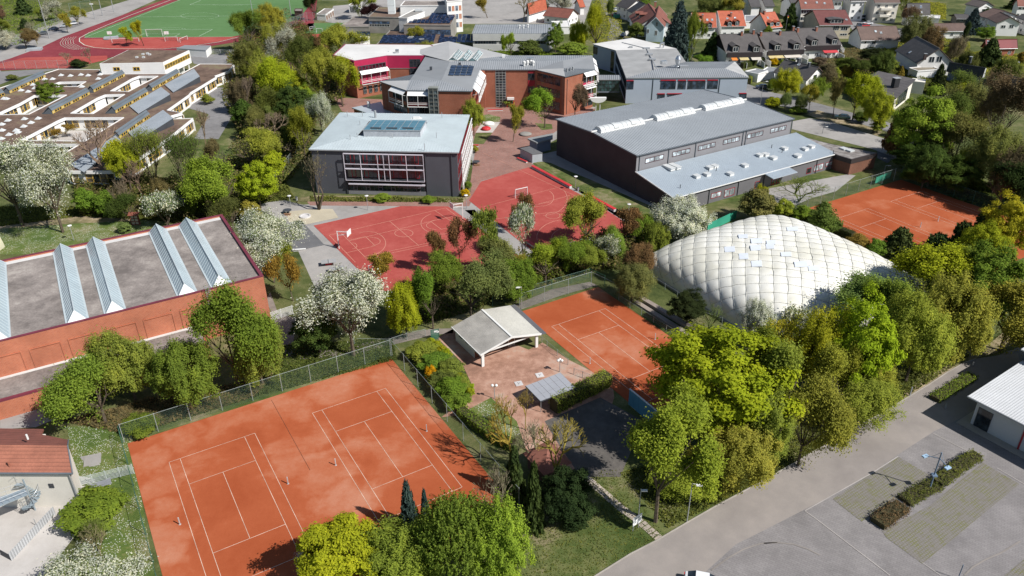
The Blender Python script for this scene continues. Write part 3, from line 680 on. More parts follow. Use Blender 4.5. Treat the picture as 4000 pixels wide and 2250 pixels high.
mb=MB();mb.prism([HP(10.9,-dpt-.06,0),HP(lng,-dpt-.06,0),HP(lng,-dpt+.32,0),HP(10.9,-dpt+.32,0)],zl-.3,zl+.02);mb.build('annexe_coping',maroon,hall)
mb=MB();mb.prism([HP(11,-.5,0),HP(lng,-.5,0),HP(lng,-.02,0),HP(11,-.02,0)],zl-.15,zl-.05);mb.build('white_flashing',white_mem,hall)
sl0,_z=WF.at(T(8,2100,200));mb=MB()
for d_ in(-.25,.25):mb.beam(WF.pt(sl0+d_,3.0,.25),WF.pt(sl0+d_,ZH+1.0,.25),.06)
for i in range(22):mb.beam(WF.pt(sl0-.25,3.2+i*.28,.25),WF.pt(sl0+.25,3.2+i*.28,.25),.04)
for i in range(7):
 zz=4.4+i*0.85;mb.beam(WF.pt(sl0-.35,zz,.25),WF.pt(sl0-.35,zz,.95),.04);mb.beam(WF.pt(sl0+.35,zz,.25),WF.pt(sl0+.35,zz,.95),.04);mb.beam(WF.pt(sl0-.35,zz,.95),WF.pt(sl0+.35,zz,.95),.04)
for d_ in(-.35,0,.35):mb.beam(WF.pt(sl0+d_,4.4,.95),WF.pt(sl0+d_,ZH+1,.95),.035)
mb.build('caged_ladder',steel,hall)
# ---------------------------------------------------------------- grey three-storey school building
ZG=10.6
ev=[g('D',190,630,ZG),g('D',2205,672,ZG),g('D',2355,165,ZG),g('D',610,135,ZG)]
gs=bld('school_building','dark grey three-storey school block with pale blue-grey hipped metal roof and long glass lantern',avg(ev))
body=inset(ev,0.45)
slate=plain('anthracite_panels',(0.085,0.09,0.105),0.6,0.08)
mb=MB();mb.prism(body,0,ZG-0.25);mb.build('wall',slate,gs)
zi=11.5;inn=[g('D',850,440,zi),g('D',1668,456,zi),g('D',1785,268,zi),g('D',1005,252,zi)]
mb=MB();mb.prism(ev,ZG-.25,ZG);mb.build('eaves',zinc,gs)
evz=[p+Vector((0,0,.01))for p in ev];fac=[[evz[i],evz[(i+1)%4],inn[(i+1)%4],inn[i]]for i in range(4)]
for i,q in enumerate(fac):
 mb=MB();mb.face(q);rr=mb.build('roof_slope',zinc_l,gs)
 nrm=(q[1]-q[0]).normalized();sd=Vector((-nrm.y,nrm.x,0));sd.z=(q[3]-q[0]).z/max(1,(q[3]-q[0]).length)
 fn=(q[1]-q[0]).cross(q[3]-q[0]);sd=fn.cross(q[1]-q[0])
 seams(q,sd,0.62,zinc_l,rr,0.05,0.06)
zl_=13.0;tp=[g('D',922,368,zl_),g('D',1690,376,zl_),g('D',1768,245,zl_),g('D',1040,236,zl_)]
lt=MB();lt.prism(tp,zi-0.5,zl_-0.12);lan=lt.build('lantern',plain('pale_corrugated',(0.5,0.52,0.55),0.5),gs)
mb=MB();W_=Wall(tp[0],tp[1],avg(tp))
for i in range(46):W_.box(mb,W_.L*(i+.3)/46,W_.L*(i+.7)/46,zi-.2,zl_-.2,0.0,0.06)
mb.build('corrugation',plain('pale_corrugated',(0.5,0.52,0.55)),gs,kind='stuff')
bluegl=plain('tinted_skylight_glass',(0.09,0.21,0.27),0.12,0.12,spec=0.8)
mb=MB();mb.prism(inset(tp,-.15),zl_-.12,zl_);mb.build('lantern_frame',zinc,gs)
for i in range(8):
 for j in range(4):
  bl=lambda s,t_:tp[0].lerp(tp[1],s).lerp(tp[3].lerp(tp[2],s),t_)
  q=[bl((i+.05)/8,(j+.04)/4),bl((i+.95)/8,(j+.04)/4),bl((i+.95)/8,(j+.96)/4),bl((i+.05)/8,(j+.96)/4)]
  mb=MB();mb.hexa(q,[p+Vector((0,0,.06))for p in q]);mb.build('glass_panel',bluegl,lan)
for x0 in(1022,1238,1452):
 q=[g('D',x0,352,zl_+.07),g('D',x0+142,356,zl_+.07),g('D',x0+142,344,zl_+.07),g('D',x0,340,zl_+.07)]
 mb=MB();mb.hexa(q,[p+Vector((0,0,.15))for p in q]);mb.build('vent_louvre',dkgrey,lan)
for x,y in((712,185),(917,187),(883,318),(752,505),(845,482),(1317,492),(1908,478),(1748,625),(1980,203)):
 c=g('D',x,y,11.1);mb=MB();mb.tube(c-Vector((0,0,.3)),c+Vector((0,0,1.3)),.07);mb.build('vent_pipe',steel,gs)
c=g('D',1090,210,11.0);mb=MB();mb.tube(c-Vector((0,0,.2)),c+Vector((0,0,1.9)),.28,n=10);mb.build('chimney_pipe',steel,gs)
c=g('D',1640,225,11.0);mb=MB();mb.box(c,(2.6,1.2,.5));mb.box(c+Vector((0,0,.4)),(1.6,.9,.3));mb.build('vent_hood',white_p,gs)
WG=Wall(body[0],body[1],avg(ev))
fx=[WG.at(T('D',x,y))for x,y in((672,700),(1735,700))];s0,s1=fx[0][0],fx[1][0]
zz=[WG.at(T('D',1200,y))[1]for y in(672,815,880,1035,1092,1225)]
z_top,z_r1,z_f2,z_r2,z_f1,z_b1=zz
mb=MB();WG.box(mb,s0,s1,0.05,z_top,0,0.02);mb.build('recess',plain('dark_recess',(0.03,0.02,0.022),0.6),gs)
fl=((z_f2,z_top),(z_r2,z_f2-.1),(0.9,z_f1))
cols=[s0+(s1-s0)*f for f in(0,.21,.425,.5,.57,.785,1)]
for fi,(za,zb_)in enumerate(((z_f2+.1,z_top-.35),(z_r2+.25,z_f2-.45),(1.0,z_f1-.1))):
 n_=18
 for i in range(n_):
  c0=s0+.25+(s1-s0-.5)*i/n_;c1=s0+.25+(s1-s0-.5)*(i+1)/n_
  if fi<2:WG.window(c0,c1,za+(.9 if fi==0 else.2),zb_,gs,fr=red_f if i%3==1 else dkgrey,fw=.12 if i%3==1 else.05,d=.08)
  else:WG.window(c0,c1,za,zb_,gs,nz=2 if i%3==1 else 1,fr=plain('mauve_grey_frame',(0.22,0.17,0.19))if i%3==1 else dkgrey,fw=.1 if i%3==1 else.05,d=.08)
mb=MB();WG.box(mb,s0,s1,0.05,1.0,.02,.1);mb.build('plinth_panel',plain('mid_grey_panel',(0.2,0.2,0.21)),gs)
lw=MB()
for z in(z_r1,z_r2+.05):lw.beam(WG.pt(s0,z,1.0),WG.pt(s1,z,1.0),.1,.12)
for z in(z_top-.1,z_f2,):lw.beam(WG.pt(s0,z,.95),WG.pt(s1,z,.95),.26,.2)
for c in cols:lw.beam(WG.pt(c,z_r2,1.0),WG.pt(c,z_top,1.0),.12)
for z,s_ in((z_f1,1),):
 lw.beam(WG.pt(s0+.4,z+.12,.7),WG.pt(s1,z+.12,.7),.3,.3)
lw.build('sun_shade_frame',plain('white_lilac_steel',(0.62,0.6,0.66),0.4),gs)
mb=MB();WG.box(mb,s0,s1,z_r2+.05,z_r2+.12,0.08,1.0);WG.box(mb,s0,s1,z_f2-.1,z_f2,0.08,.8);mb.build('balcony_floor',dkgrey,gs)
for c in(s0-.25,s1+.3,WG.L-1.3):
 mb=MB();mb.tube(WG.pt(c,0,.15),WG.pt(c,ZG-.4,.15),.09);mb.build('drain_pipe',dkgrey,gs)
WR=Wall(body[1],body[2],avg(ev));mb=MB()
for i in range(14):
 c=WR.L*(i+.3)/14;mb.beam(WR.pt(c,.8,1.0),WR.pt(c,ZG-.5,1.0),.12)
for z in(2.6,3.6,5.4,6.7,8.5,ZG-.6):
 mb.beam(WR.pt(.5,z,1.0),WR.pt(WR.L-.5,z,1.0),.22,.14)
mb.build('side_sun_shade_frame',white_p,gs)
for lev in range(3):
 for i in range(9):WR.window(.8+i*2.9,3.4+i*2.9,1.0+lev*3.3,3.2+lev*3.3,gs,nx=3,fr=red_f)
# ---------------------------------------------------------------- sports hall (grey corrugated) with lower wing
ZE=9.4
q0,q1,q2,q3=g(2,410,1205,ZE),g('C',1760,812,ZE),g(3,262,1195,ZE),g(6,1255,175,ZE)
uu=(q2-q3).normalized();LN=(q2-q3).length;vv=Vector((-uu.y,uu.x,0));WDT=(q0-q3).dot(vv)
GP=lambda s,t_,z:Vector((q3.x,q3.y,0))+uu*s+vv*t_+Vector((0,0,z))
gym=bld('sports_hall','large sports hall with ribbed grey metal roof, barrel skylights and dark brown gable wall',GP(LN/2,WDT/2,0))
ri=g(2,812,1335,ZE+.8);tr=(ri-q3).dot(vv);ZR=ZE+.8
mb=MB();k=.3
mb.add([GP(k,k,0),GP(LN-k,k,0),GP(LN-k,WDT-k,0),GP(k,WDT-k,0),GP(k,k,ZE-.1),GP(LN-k,k,ZE-.1),GP(LN-k,WDT-k,ZE-.1),GP(k,WDT-k,ZE-.1),GP(k,tr,ZR-.1),GP(LN-k,tr,ZR-.1)],[[3,2,1,0],[0,1,5,4],[2,3,7,6],[1,2,6,9,5],[3,0,4,8,7],[4,5,9,8],[6,7,8,9]])
for f in range(7):mb.m[f]=1 if f==4 else 0
greywall=plain('grey_corrugated_wall',(0.235,0.23,0.24),0.5,0.06);brownwall=plain('dark_brown_wall',(0.055,0.042,0.047),0.7,0.15)
mb.build('wall',[greywall,brownwall],gym)
ribroof=plain('ribbed_steel_roof',(0.42,0.45,0.47),0.45,0.05);ribdark=plain('roof_rib',(0.17,0.185,0.21),0.5,0.08)
pa_=[GP(-.1,-.1,ZE+.05),GP(LN+.1,-.1,ZE+.05),GP(LN+.1,tr,ZR+.05),GP(-.1,tr,ZR+.05)];pb_=[GP(-.1,tr,ZR+.05),GP(LN+.1,tr,ZR+.05),GP(LN+.1,WDT+.1,ZE+.05),GP(-.1,WDT+.1,ZE+.05)]
for q in(pa_,pb_):
 mb=MB();mb.slab(q,.15);r_=mb.build('roof_slope',ribroof,gym)
 seams(q,vv,0.62,ribdark,r_,.14,.06)
mb=MB()
for s0_,t0_,s1_,t1_ in((-.15,-.1,-.15,WDT+.1),(LN+.15,-.1,LN+.15,WDT+.1)):
 mb.beam(GP(s0_,t0_,ZE),GP(s0_,tr,ZR),.12,.3);mb.beam(GP(s0_,tr,ZR),GP(s0_,t1_,ZE),.12,.3)
mb.beam(GP(-.1,-.15,ZE),GP(LN+.1,-.15,ZE),.14,.2);mb.build('verge_flashing',zinc_d,gym)
skm=plain('milky_barrel_sheet',(0.56,0.58,0.58),0.35,0.05,spec=0.6)
for(xa,ya),(xb,yb)in(((330,1390),(955,1265)),((1110,1218),(1660,1110)),((1800,1075),(2350,965))):
 A_=g('C',xa,ya,ZR+.2);B_=g('C',xb,yb,ZR+.2);sa=(A_-q3).dot(uu);sb=(B_-q3).dot(uu);rad=1.35
 nseg=10;step=(sb-sa)/nseg
 curb=MB();curb.prism([GP(sa-.1,tr-rad-.1,0),GP(sb+.1,tr-rad-.1,0),GP(sb+.1,tr+rad+.1,0),GP(sa-.1,tr+rad+.1,0)],ZR-.2,ZR+.35);cb=curb.build('barrel_skylight',white_p,gym)
 for i in range(nseg):
  mb=MB();an=[math.pi*j/8 for j in range(9)];lift=.12 if i in(3,7)else 0
  P_=lambda s,j:GP(s,tr+math.cos(an[j])*rad,ZR+.35+math.sin(an[j])*.85+lift)
  x0,x1=sa+i*step+.05,sa+(i+1)*step-.05
  vs=[P_(x0,j)for j in range(9)]+[P_(x1,j)for j in range(9)]
  mb.add(vs,[[j,j+1,j+10,j+9][::-1]for j in range(8)]+[list(range(9)),list(range(9,18))[::-1]]);mb.build('barrel_sheet',skm,cb)
mb=MB();mb.beam(GP(-.5,tr,ZR+.3),GP(LN,tr,ZR+.3),.35,.3);mb.build('cable_duct',white_p,gym)
WU=Wall(GP(k,k,0),GP(LN-k,k,0),GP(LN/2,WDT/2,0))
for kk,x0,y0,x1,y1 in((6,1340,230,1522,230),(6,1612,166,1786,166),(6,1872,105,2040,105),(6,2123,45,2285,45),(2,2365,1378,2520,1378),(3,22,1325,175,1325)):
 a0,z0_=WU.at(T(kk,x0,y0));a1,_=WU.at(T(kk,x1,y1))
 WU.window(a0,a1,6.9,8.1,gym,nx=4,fr=plain('maroon_frame',(0.09,0.04,0.045)),gl=gl_l,fw=.12)
for kk,x in((6,1283),(6,1570),(6,1835),(6,2320),(2,2325),(3,220)):
 a0,_=WU.at(T(kk,x,200 if kk==6 else 1350));mb=MB();mb.tube(WU.pt(a0,4.8,.1),WU.pt(a0,ZE-.1,.1),.1);mb.build('drain_pipe',zinc_d,gym)
ZLh,ZLl=5.6,3.8
e_=[g('E',x,y,ZLl)for x,y in((540,432),(1385,203),(1447,245),(1700,176),(1632,137),(2122,5))]
t_e=(e_[0]-q3).dot(vv);s_e=(e_[0]-q3).dot(uu);s_far=(e_[5]-q3).dot(uu)
t_n=(e_[2]-q3).dot(vv);sa,sb,=(e_[1]-q3).dot(uu),(e_[4]-q3).dot(uu)
def lz(t_):return ZLl+(ZLh-ZLl)*(t_-t_e)/(0-t_e)
wing=bld('sports_hall_wing','low wing of the sports hall under a pale blue-grey metal roof dotted with square rooflights',GP(LN/2,t_e/2,0))
s_w0=0.0
LP=lambda s,t_,dz=0:GP(s,t_,lz(t_)+dz)
q=[LP(s_w0,t_e),LP(s_far,t_e),LP(s_far,-.0),LP(s_w0,0)]
sidem=MB();tb=t_e+.4
sidem.add([GP(.3,tb,0),GP(s_far-.4,tb,0),GP(s_far-.4,.25,0),GP(.3,.25,0),GP(.3,tb,lz(tb)-.15),GP(s_far-.4,tb,lz(tb)-.15),GP(s_far-.4,.25,lz(0)-.15),GP(.3,.25,lz(0)-.15)],[[3,2,1,0],[4,5,6,7],[0,1,5,4],[1,2,6,5],[3,0,4,7]])
for f in range(5):sidem.m[f]=1 if f==4 else 0
wingwall=plain('dark_corrugated_wall',(0.145,0.142,0.15),0.55,0.08)
sidem.build('wall',[wingwall,brownwall],wing)
palem=plain('pale_blue_metal_roof',(0.43,0.49,0.54),0.35,0.05,metal=0.1)
mb=MB();mb.slab(q,.15);r_=mb.build('roof',palem,wing);seams(q,vv,0.42,palem,r_,.06,.06)
q=[LP(sa,t_n),LP(sb,t_n),LP(sb,t_e),LP(sa,t_e)]
mb=MB();mb.slab(q,.15);r_=mb.build('porch_roof',palem,wing);seams(q,vv,0.42,palem,r_,.06,.06)
mb=MB();mb.beam(LP(s_w0-.1,t_e-.05),LP(s_far,t_e-.05),.2,.16);mb.beam(LP(s_w0-.06,t_e,.02),LP(s_w0-.06,0,.02),.12,.25);mb.build('gutter',white_p,wing)
nW=Wall(GP(.3,tb,0),GP(s_far-.4,tb,0),GP(LN/2,0,0))
for x0,y0,x1,y1,nx in((845,390,940,440,2),(980,352,1077,425,2),(1282,280,1330,345,1),(1805,145,1848,198,1),(1883,108,1968,168,2),(1998,80,2078,122,2)):
 nW.windowp('E',x0,y0,x1,y1,wing,nx=nx,fr=red_f,gl=gl_l if nx==2 else gl,fw=.1)
nW.windowp('E',1445,250,1525,348,wing,nx=3,nz=2,fr=plain('bright_red_frame',(0.5,0.03,0.03)),name='entrance_door')
for x in(835,1120,1368,1868):
 a0,_=nW.at(T('E',x,300));mb=MB();mb.tube(nW.pt(a0,0,.1),nW.pt(a0,3.7,.1),.09);mb.build('drain_pipe',dkgrey,wing)
RN=(LP(1,0)-LP(0,0)).cross(LP(0,t_e)-LP(0,0)).normalized();RN=RN if RN.z>0 else-RN
for x,y,w_ in((420,138,2.2),(480,125,2.2),(698,225,1),(803,205,1),(828,138,1),(880,123,1),(1035,200,1),(1182,115,1),(1330,12,1),(1468,40,1),(1712,20,1),(1390,5,1)):
 c=hit(T('E',x,y+15),LP(0,0),RN);rz=math.atan2(uu.y,uu.x)
 mb=MB();mb.box(c+Vector((0,0,.2)),(1.25,1.25*w_,.5),rz);rl=mb.build('rooflight',white_p,wing)
 mb=MB();mb.box(c+Vector((0,0,.55)),(1.4,1.4*w_,.12),rz);mb.build('rooflight_cover',skm,rl)
for kk,x,y in(('E',532,350),('E',815,185),('E',895,175),(7,35,100),(7,140,145),(7,655,155)):
 c=hit(T(kk,x,y),LP(0,0),RN);mb=MB();mb.tube(c,c+Vector((0,0,.9)),.08);mb.build('vent_pipe',dkgrey,wing)
for x,y in((165,105),(370,110),(435,85),(300,175),(55,200)):
 c=hit(T(7,x,y+8),LP(0,0),RN);rz=math.atan2(uu.y,uu.x)
 mb=MB();mb.box(c+Vector((0,0,.2)),(1.25,1.25,.5),rz);rl=mb.build('rooflight',white_p,wing)
 mb=MB();mb.box(c+Vector((0,0,.55)),(1.4,1.4,.12),rz);mb.build('rooflight_cover',skm,rl)
zb=3.9;q=[g(7,700,172,zb),g(7,842,215,zb),g(7,1103,148,zb),g(3,640,1449,zb),g(3,232,1345,zb)]
an=bld('flat_annexe','flat-roofed brown brick annexe with dark fascia at the far end of the sports hall',avg(q))
mb=MB();mb.prism(q,zb-1.1,zb);mb.build('fascia',plain('black_fascia',(0.05,0.04,0.04),0.5),an)
mb=MB();mb.prism(inset(q,.1),0,zb-1.1);mb.build('wall',brick('brown_brick',(0.17,0.07,0.045),(0.22,0.09,0.055),(0.2,0.12,0.09)),an)
mb=MB();mb.prism(inset(q,.35),zb,zb+.02);mb.build('roof',blotch('old_bitumen_roof',[(0.14,0.12,0.11),(0.24,0.22,0.21),(0.36,0.34,0.32)],.2,.8,6),an)
for x,y in((760,110),(825,130)):c=g(7,x,y,zb);boxpart('rooflight',c,(1.5,1.5,.35),skm,an,.5)
zb=2.3;q=[g(6,83,100,zb),g(6,205,160,zb),g(6,305,147,zb),g(6,175,82,zb)]
st=bld('store_room','small pale concrete store room with flat dark roof beside the red bench',avg(q),cat='shed')
mb=MB();mb.prism(q,0,zb-.12);mb.build('wall',plain('pale_blue_concrete',(0.4,0.42,0.45),0.8),st)
mb=MB();mb.prism(inset(q,-.08),zb-.12,zb);mb.build('roof',dark_asphalt,st)
zb=3.2;q=[g(6,157,5,zb),g(6,250,45,zb),g(6,410,0,zb),g(2,410,1340,zb),g(2,160,1390,zb)]
st=bld('entrance_canopy','flat grey canopy roof at the left end of the sports hall',avg(q),cat='canopy')
mb=MB();mb.prism(q,zb-.35,zb);mb.build('roof',plain('grey_membrane',(0.25,0.26,0.26),.8),st)
mb=MB();mb.prism(inset(q,.5),0,zb-.35);mb.build('wall',plain('blue_grey_wall',(0.2,0.23,0.3),.7),st)
# ---------------------------------------------------------------- pale blue school block
ZB=7.9
def CZ(x,y,z):return g('C',x,y,z)
bb=bld('school_block','pale blue rendered school block with grey metal roof and red blind boxes',CZ(1400,500,ZB))
wl_=[CZ(235,150,ZB),CZ(560,240,ZB),CZ(710,632,ZB),CZ(2450,622,ZB),CZ(2250,400,ZB),CZ(1555,405,ZB),CZ(1420,215,ZB),CZ(800,65,ZB)]
bluewall=plain('pale_blue_render',(0.37,0.42,0.5),0.8,0.04)
mb=MB();mb.prism(inset(wl_,.25),0,ZB-.2);mb.build('wall',bluewall,bb)
mb=MB();mb.prism(wl_,ZB-.2,ZB-.01);mb.build('eaves',zinc,bb)
zr=ZB+1.3
F=[([CZ(710,632,ZB),CZ(2450,622,ZB),CZ(2110,498,zr),CZ(1165,500,zr)],zinc,1),([CZ(2450,622,ZB),CZ(2250,400,ZB),CZ(2110,498,zr)],plain('pale_sheet_roof',(0.42,0.42,0.41),.6),0),([CZ(2250,400,ZB),CZ(1555,405,ZB),CZ(1165,500,zr),CZ(2110,498,zr)],zinc,1),([CZ(560,240,ZB),CZ(710,632,ZB),CZ(1165,500,zr),CZ(1555,405,ZB),CZ(1420,215,ZB)],plain('grey_sheet_roof',(0.33,0.33,0.325),.6),0),([CZ(235,150,ZB),CZ(560,240,ZB),CZ(1420,215,ZB),CZ(800,65,ZB)],white_mem,0)]
for q,m_,s_ in F:
 mb=MB();mb.face([p+Vector((0,0,.01))for p in q]);
 n_=(q[1]-q[0]).cross(q[2]-q[0])
 if n_.z<0:mb.f[0]=mb.f[0][::-1]
 r_=mb.build('roof_slope',m_,bb)
 if s_:
  fn=n_;sd=fn.cross(q[1]-q[0]);seams(q,sd,0.62,zinc_d,r_,.12,.07)
WB=Wall(inset(wl_,.25)[2],inset(wl_,.25)[3],CZ(1400,450,ZB))
blk=glass('navy_glass',(0.03,0.045,0.07),.2);rb=plain('red_blind_box',(0.4,0.02,0.035),.5)
for x0,y0,x1,y1,nx in((712,672,815,792,1),(1195,668,1412,790,3),(1442,668,1555,790,2),(1580,668,1830,788,4),(1858,665,2007,786,2),(1150,858,1255,960,2),(1290,856,1500,960,3),(2308,852,2410,960,2)):
 o_=WB.windowp('C',x0,y0,x1,y1,bb,nx=nx,fr=dkgrey,gl=blk,fw=.09)
 a0,z0_=WB.at(T('C',x0,y0));a1,z1_=WB.at(T('C',x1,y0));mb=MB();WB.box(mb,a0,a1,z1_-.05,z1_+.2,0.0,.16);mb.build('blind_box',rb,bb)
for x in(1083,2022):
 a0,_=WB.at(T('C',x,800));mb=MB();mb.tube(WB.pt(a0,0,.1),WB.pt(a0,ZB-.2,.1),.09);mb.build('drain_pipe',zinc_d,bb)
W2=Wall(inset(wl_,.25)[1],inset(wl_,.25)[2],CZ(1400,450,ZB))
for i in range(13):
 for lev in range(2):W2.window(.6+i*2.85,3.1+i*2.85,1.0+3.6*lev,3.4+3.6*lev,bb,nx=2,fr=plain('navy_frame',(0.04,0.05,0.09)),fw=.12)
W3=Wall(inset(wl_,.25)[0],inset(wl_,.25)[1],CZ(1400,450,ZB))
W3.windowp('C',243,190,305,295,bb,nx=3,fr=plain('brown_frame',(0.12,0.07,0.04)));W3.window(W3.L-2.6,W3.L-.9,.3,7.2,bb,nx=2,nz=6,fr=plain('brown_frame',(0.12,0.07,0.04)))
shiny=plain('polished_steel',(0.62,0.64,0.66),.25,.05,metal=.8)
c=CZ(1435,480,zr);mb=MB();mb.lathe(c,[(.9,0),(.9,.35),(.55,.5),(.55,.8),(.95,2.3),(.95,2.5),(.5,3.4),(.5,3.5)],14);mb.build('exhaust_cowl',shiny,bb)
c=CZ(1525,492,zr);boxpart('vent_box',c,(2.6,1.2,.8),zinc,bb);boxpart('vent_unit',CZ(1240,435,zr-.3),(1.9,1.2,1),shiny,bb,.3)
mb=MB();pp=[CZ(1235,210,ZB),CZ(1225,175,ZB)];c=pp[0]
mb.tube(c,c+Vector((0,0,2.0)),.3);mb.tube(c+Vector((0,0,1.9)),c+Vector((-1.2,0,1.5)),.3);mb.tube(c+Vector((-1.1,0,0)),c+Vector((-1.1,0,1.6)),.3);mb.build('bent_duct',shiny,bb)
mb=MB();cps=[CZ(650,130,ZB+.1),CZ(1000,215,ZB+.1),CZ(1040,300,ZB+.2),CZ(1080,370,ZB+.3),CZ(1140,495,ZB+1.0)]
for i in range(4):mb.beam(cps[i],cps[i+1],.3,.2)
for c in cps[1:4]:mb.box(c+Vector((0,0,.1)),(2.2,1.2,.45))
mb.build('roof_duct',zinc,bb)
boxpart('vent_cap',CZ(775,205,ZB),(1.2,1,.5),zinc,bb)
za=6.6;q=[g('C',300,590,za),g('C',628,592,za),g('C',628,655,za),g('C',300,655,za)]
br=bld('link_bridge','glazed link bridge with grey metal roof between the brick and the pale blue school blocks',avg(q),cat='bridge')
mb=MB();mb.prism(q,za-.2,za);r_=mb.build('roof',zinc,br);seams([p+Vector((0,0,.01))for p in q],q[3]-q[0],.6,zinc_d,r_,.12,.06)
mb=MB();mb.prism(inset(q,.2),2.9,za-.2);mb.build('glazed_side',glass('teal_glass',(0.03,0.06,0.065),.15),br)
mb=MB();mb.prism(inset(q,.15),2.5,2.95);mb.build('deck',plain('bluish_slab',(0.15,0.18,0.22)),br)
WBr=Wall(inset(q,.2)[3],inset(q,.2)[2],q[0]);mb=MB()
for i in range(7):WBr.box(mb,WBr.L*i/6-.05,WBr.L*i/6+.05,2.95,za-.2,0,.06)
for z in(4.0,5.2):WBr.box(mb,0,WBr.L,z,z+.08,.062,.1)
mb.build('glazing_bars',dkgrey,br)
c=CZ(305,1095,0);mb=MB()
# ---------------------------------------------------------------- red brick school complex
ZK=11.5
def AZ(x,y,z=ZK):return g('A',x,y,z)
def BZ(x,y,z=ZK):return g('B',x,y,z)
ZP=11.7
pw=[AZ(80,320,ZP),AZ(285,137,ZP),AZ(1720,150,ZP),AZ(1900,240,ZP),AZ(1640,330,ZP),AZ(985,332,ZP),AZ(438,420,ZP)]
pk=bld('school_wing','school wing with magenta top storey over red brick and flat white roof',avg(pw))
mb=MB();mb.prism(inset(pw,.1),0,ZP-4.0);mb.build('brick_wall',brick_w,pk)
mb=MB();mb.prism(pw,ZP-3.9,ZP-.1);mb.build('magenta_wall',pink,pk)
mb=MB();mb.prism(inset(pw,-.06),ZP-4.02,ZP-3.88);mb.build('string_course',concrete,pk)
mb=MB();mb.prism(pw,ZP-.1,ZP+.02);mb.build('roof_edge',plain('magenta_coping',(0.28,0.04,0.1)),pk)
mb=MB();mb.prism(inset(pw,.5),ZP+.02,ZP+.06);mb.build('roof',white_mem,pk)
c=AZ(1160,290,ZP);boxpart('vent_unit',c,(1.1,1,1.2),shiny,pk);boxpart('roof_hatch',AZ(1095,265,ZP),(3,1.2,.35),white_p,pk)
WP=Wall(pw[6],pw[5],avg(pw));WQ=Wall(pw[5],pw[4],avg(pw))
WP.windowp('A',500,470,968,610,pk,nx=8,nz=1,fr=plain('anthracite_frame',(0.07,0.065,0.075)),gl=glass('wine_glass',(0.06,0.01,0.02),.2),fw=.18,d=.25)
s0,z0_=WP.at(T('A',545,790));s1,_=WP.at(T('A',1005,700));
mb=MB();WP.box(mb,s0,s1,4.3,7.5,0.02,.12);mb.build('magenta_band',pink,pk)
for i in range(4):WP.window(s0+.3+(s1-s0)*i/4,s0+(s1-s0)*(i+.8)/4,5.5,7.3,pk,nx=3,fr=plain('grey_frame',(0.25,.25,.25)),d=.2)
for i in range(5):WP.window(s0+.8+(s1-s0)*i/5,s0+(s1-s0)*(i+.95)/5,1.2,3.4,pk,nx=2,nz=2,fr=plain('grey_frame',(0.25,.25,.25)),d=.2)
def shade(W_,s0,s1,z,par,dep=1.5,drop=.9,glassy=False):
 mb=MB();q=[W_.pt(s0,z,.15),W_.pt(s1,z,.15),W_.pt(s1,z-drop,dep),W_.pt(s0,z-drop,dep)]
 mb.hexa([p-Vector((0,0,.06))for p in q],q);o=mb.build('sun_shade',plain('white_canvas',(0.78,0.78,0.77),.7,.03),par)
 mb=MB();n_=max(2,int((s1-s0)/2.5))
 for i in range(n_+1):
  s=s0+(s1-s0)*i/n_;mb.beam(W_.pt(s,z-drop,dep),W_.pt(s,z-4.1,dep),.12);mb.beam(W_.pt(s,z-drop-.5,.1),W_.pt(s,z-drop,dep),.08)
 for zz_ in(z-2.9,z-3.3,z-4.0):mb.beam(W_.pt(s0,zz_,dep),W_.pt(s1,zz_,dep),.1 if zz_>z-3.9 else.35,.12)
 mb.build('steel_balcony_frame',white_p,o);return o
shade(WP,s0,s1,8.4,pk)
WQ.windowp('A',1362,388,1545,520,pk,nx=3,nz=4,fr=plain('anthracite_frame',(0.07,0.065,0.075)),fw=.14)
WQ.windowp('A',1372,535,1530,760,pk,nx=3,nz=3,fr=plain('anthracite_frame',(0.07,0.065,0.075)),fw=.14)
ep=[AZ(857,755),AZ(1300,905),AZ(2405,920),AZ(2552,562),BZ(1245,390),BZ(1737,508),BZ(2240,383),BZ(2190,155),BZ(820,157),AZ(2015,90),AZ(1720,148),AZ(1820,187),AZ(1410,265),AZ(1638,323),AZ(1440,640)]
mk=bld('school_building','sprawling three-storey red brick school with folded grey metal roofs and white sun shades',avg(ep))
wp=inset(ep,.35)
mb=MB();mb.prism(wp,0,ZK-.25);mb.build('wall',brick_w,mk)
mb=MB();mb.prism(ep,ZK-.25,ZK-.005);mb.build('eaves',zinc_d,mk)
Z1=ZK+1.2;r1,r2,r3,a_,b__,apx=AZ(1365,742,Z1-.3),AZ(1895,742,Z1),AZ(2035,430,Z1),BZ(1700,240,Z1),BZ(1712,370,Z1-.4),AZ(2015,90,Z1)
lgr=plain('light_grey_sheet',(0.4,0.4,0.395),.6,.06);mgr=plain('mid_grey_sheet',(0.25,0.26,0.27),.6,.06);dgr=plain('slate_sheet',(0.17,0.185,0.2),.6,.06)
FF=[([ep[1],ep[2],r2,r1],zinc,1),([ep[0],ep[1],r1],lgr,0),([ep[14],ep[0],r1],dgr,1),([r1,r2,r3,ep[13],ep[14]],mgr,0),([r2,ep[2],ep[3],r3],mgr,0),([ep[3],ep[4],a_,r3],zinc,2),([ep[4],b__,a_],mgr,0),([ep[4],ep[5],b__],lgr,0),([ep[5],ep[6],b__],dgr,1),([b__,ep[6],ep[7],a_],mgr,0),([a_,ep[7],ep[8],r3],zinc,3),([r3,ep[8],apx,ep[12]],lgr,0),([ep[13],r3,ep[12]],white_mem,0),([ep[12],ep[11],apx],dgr,1),([ep[11],ep[10],apx],white_mem,0)]
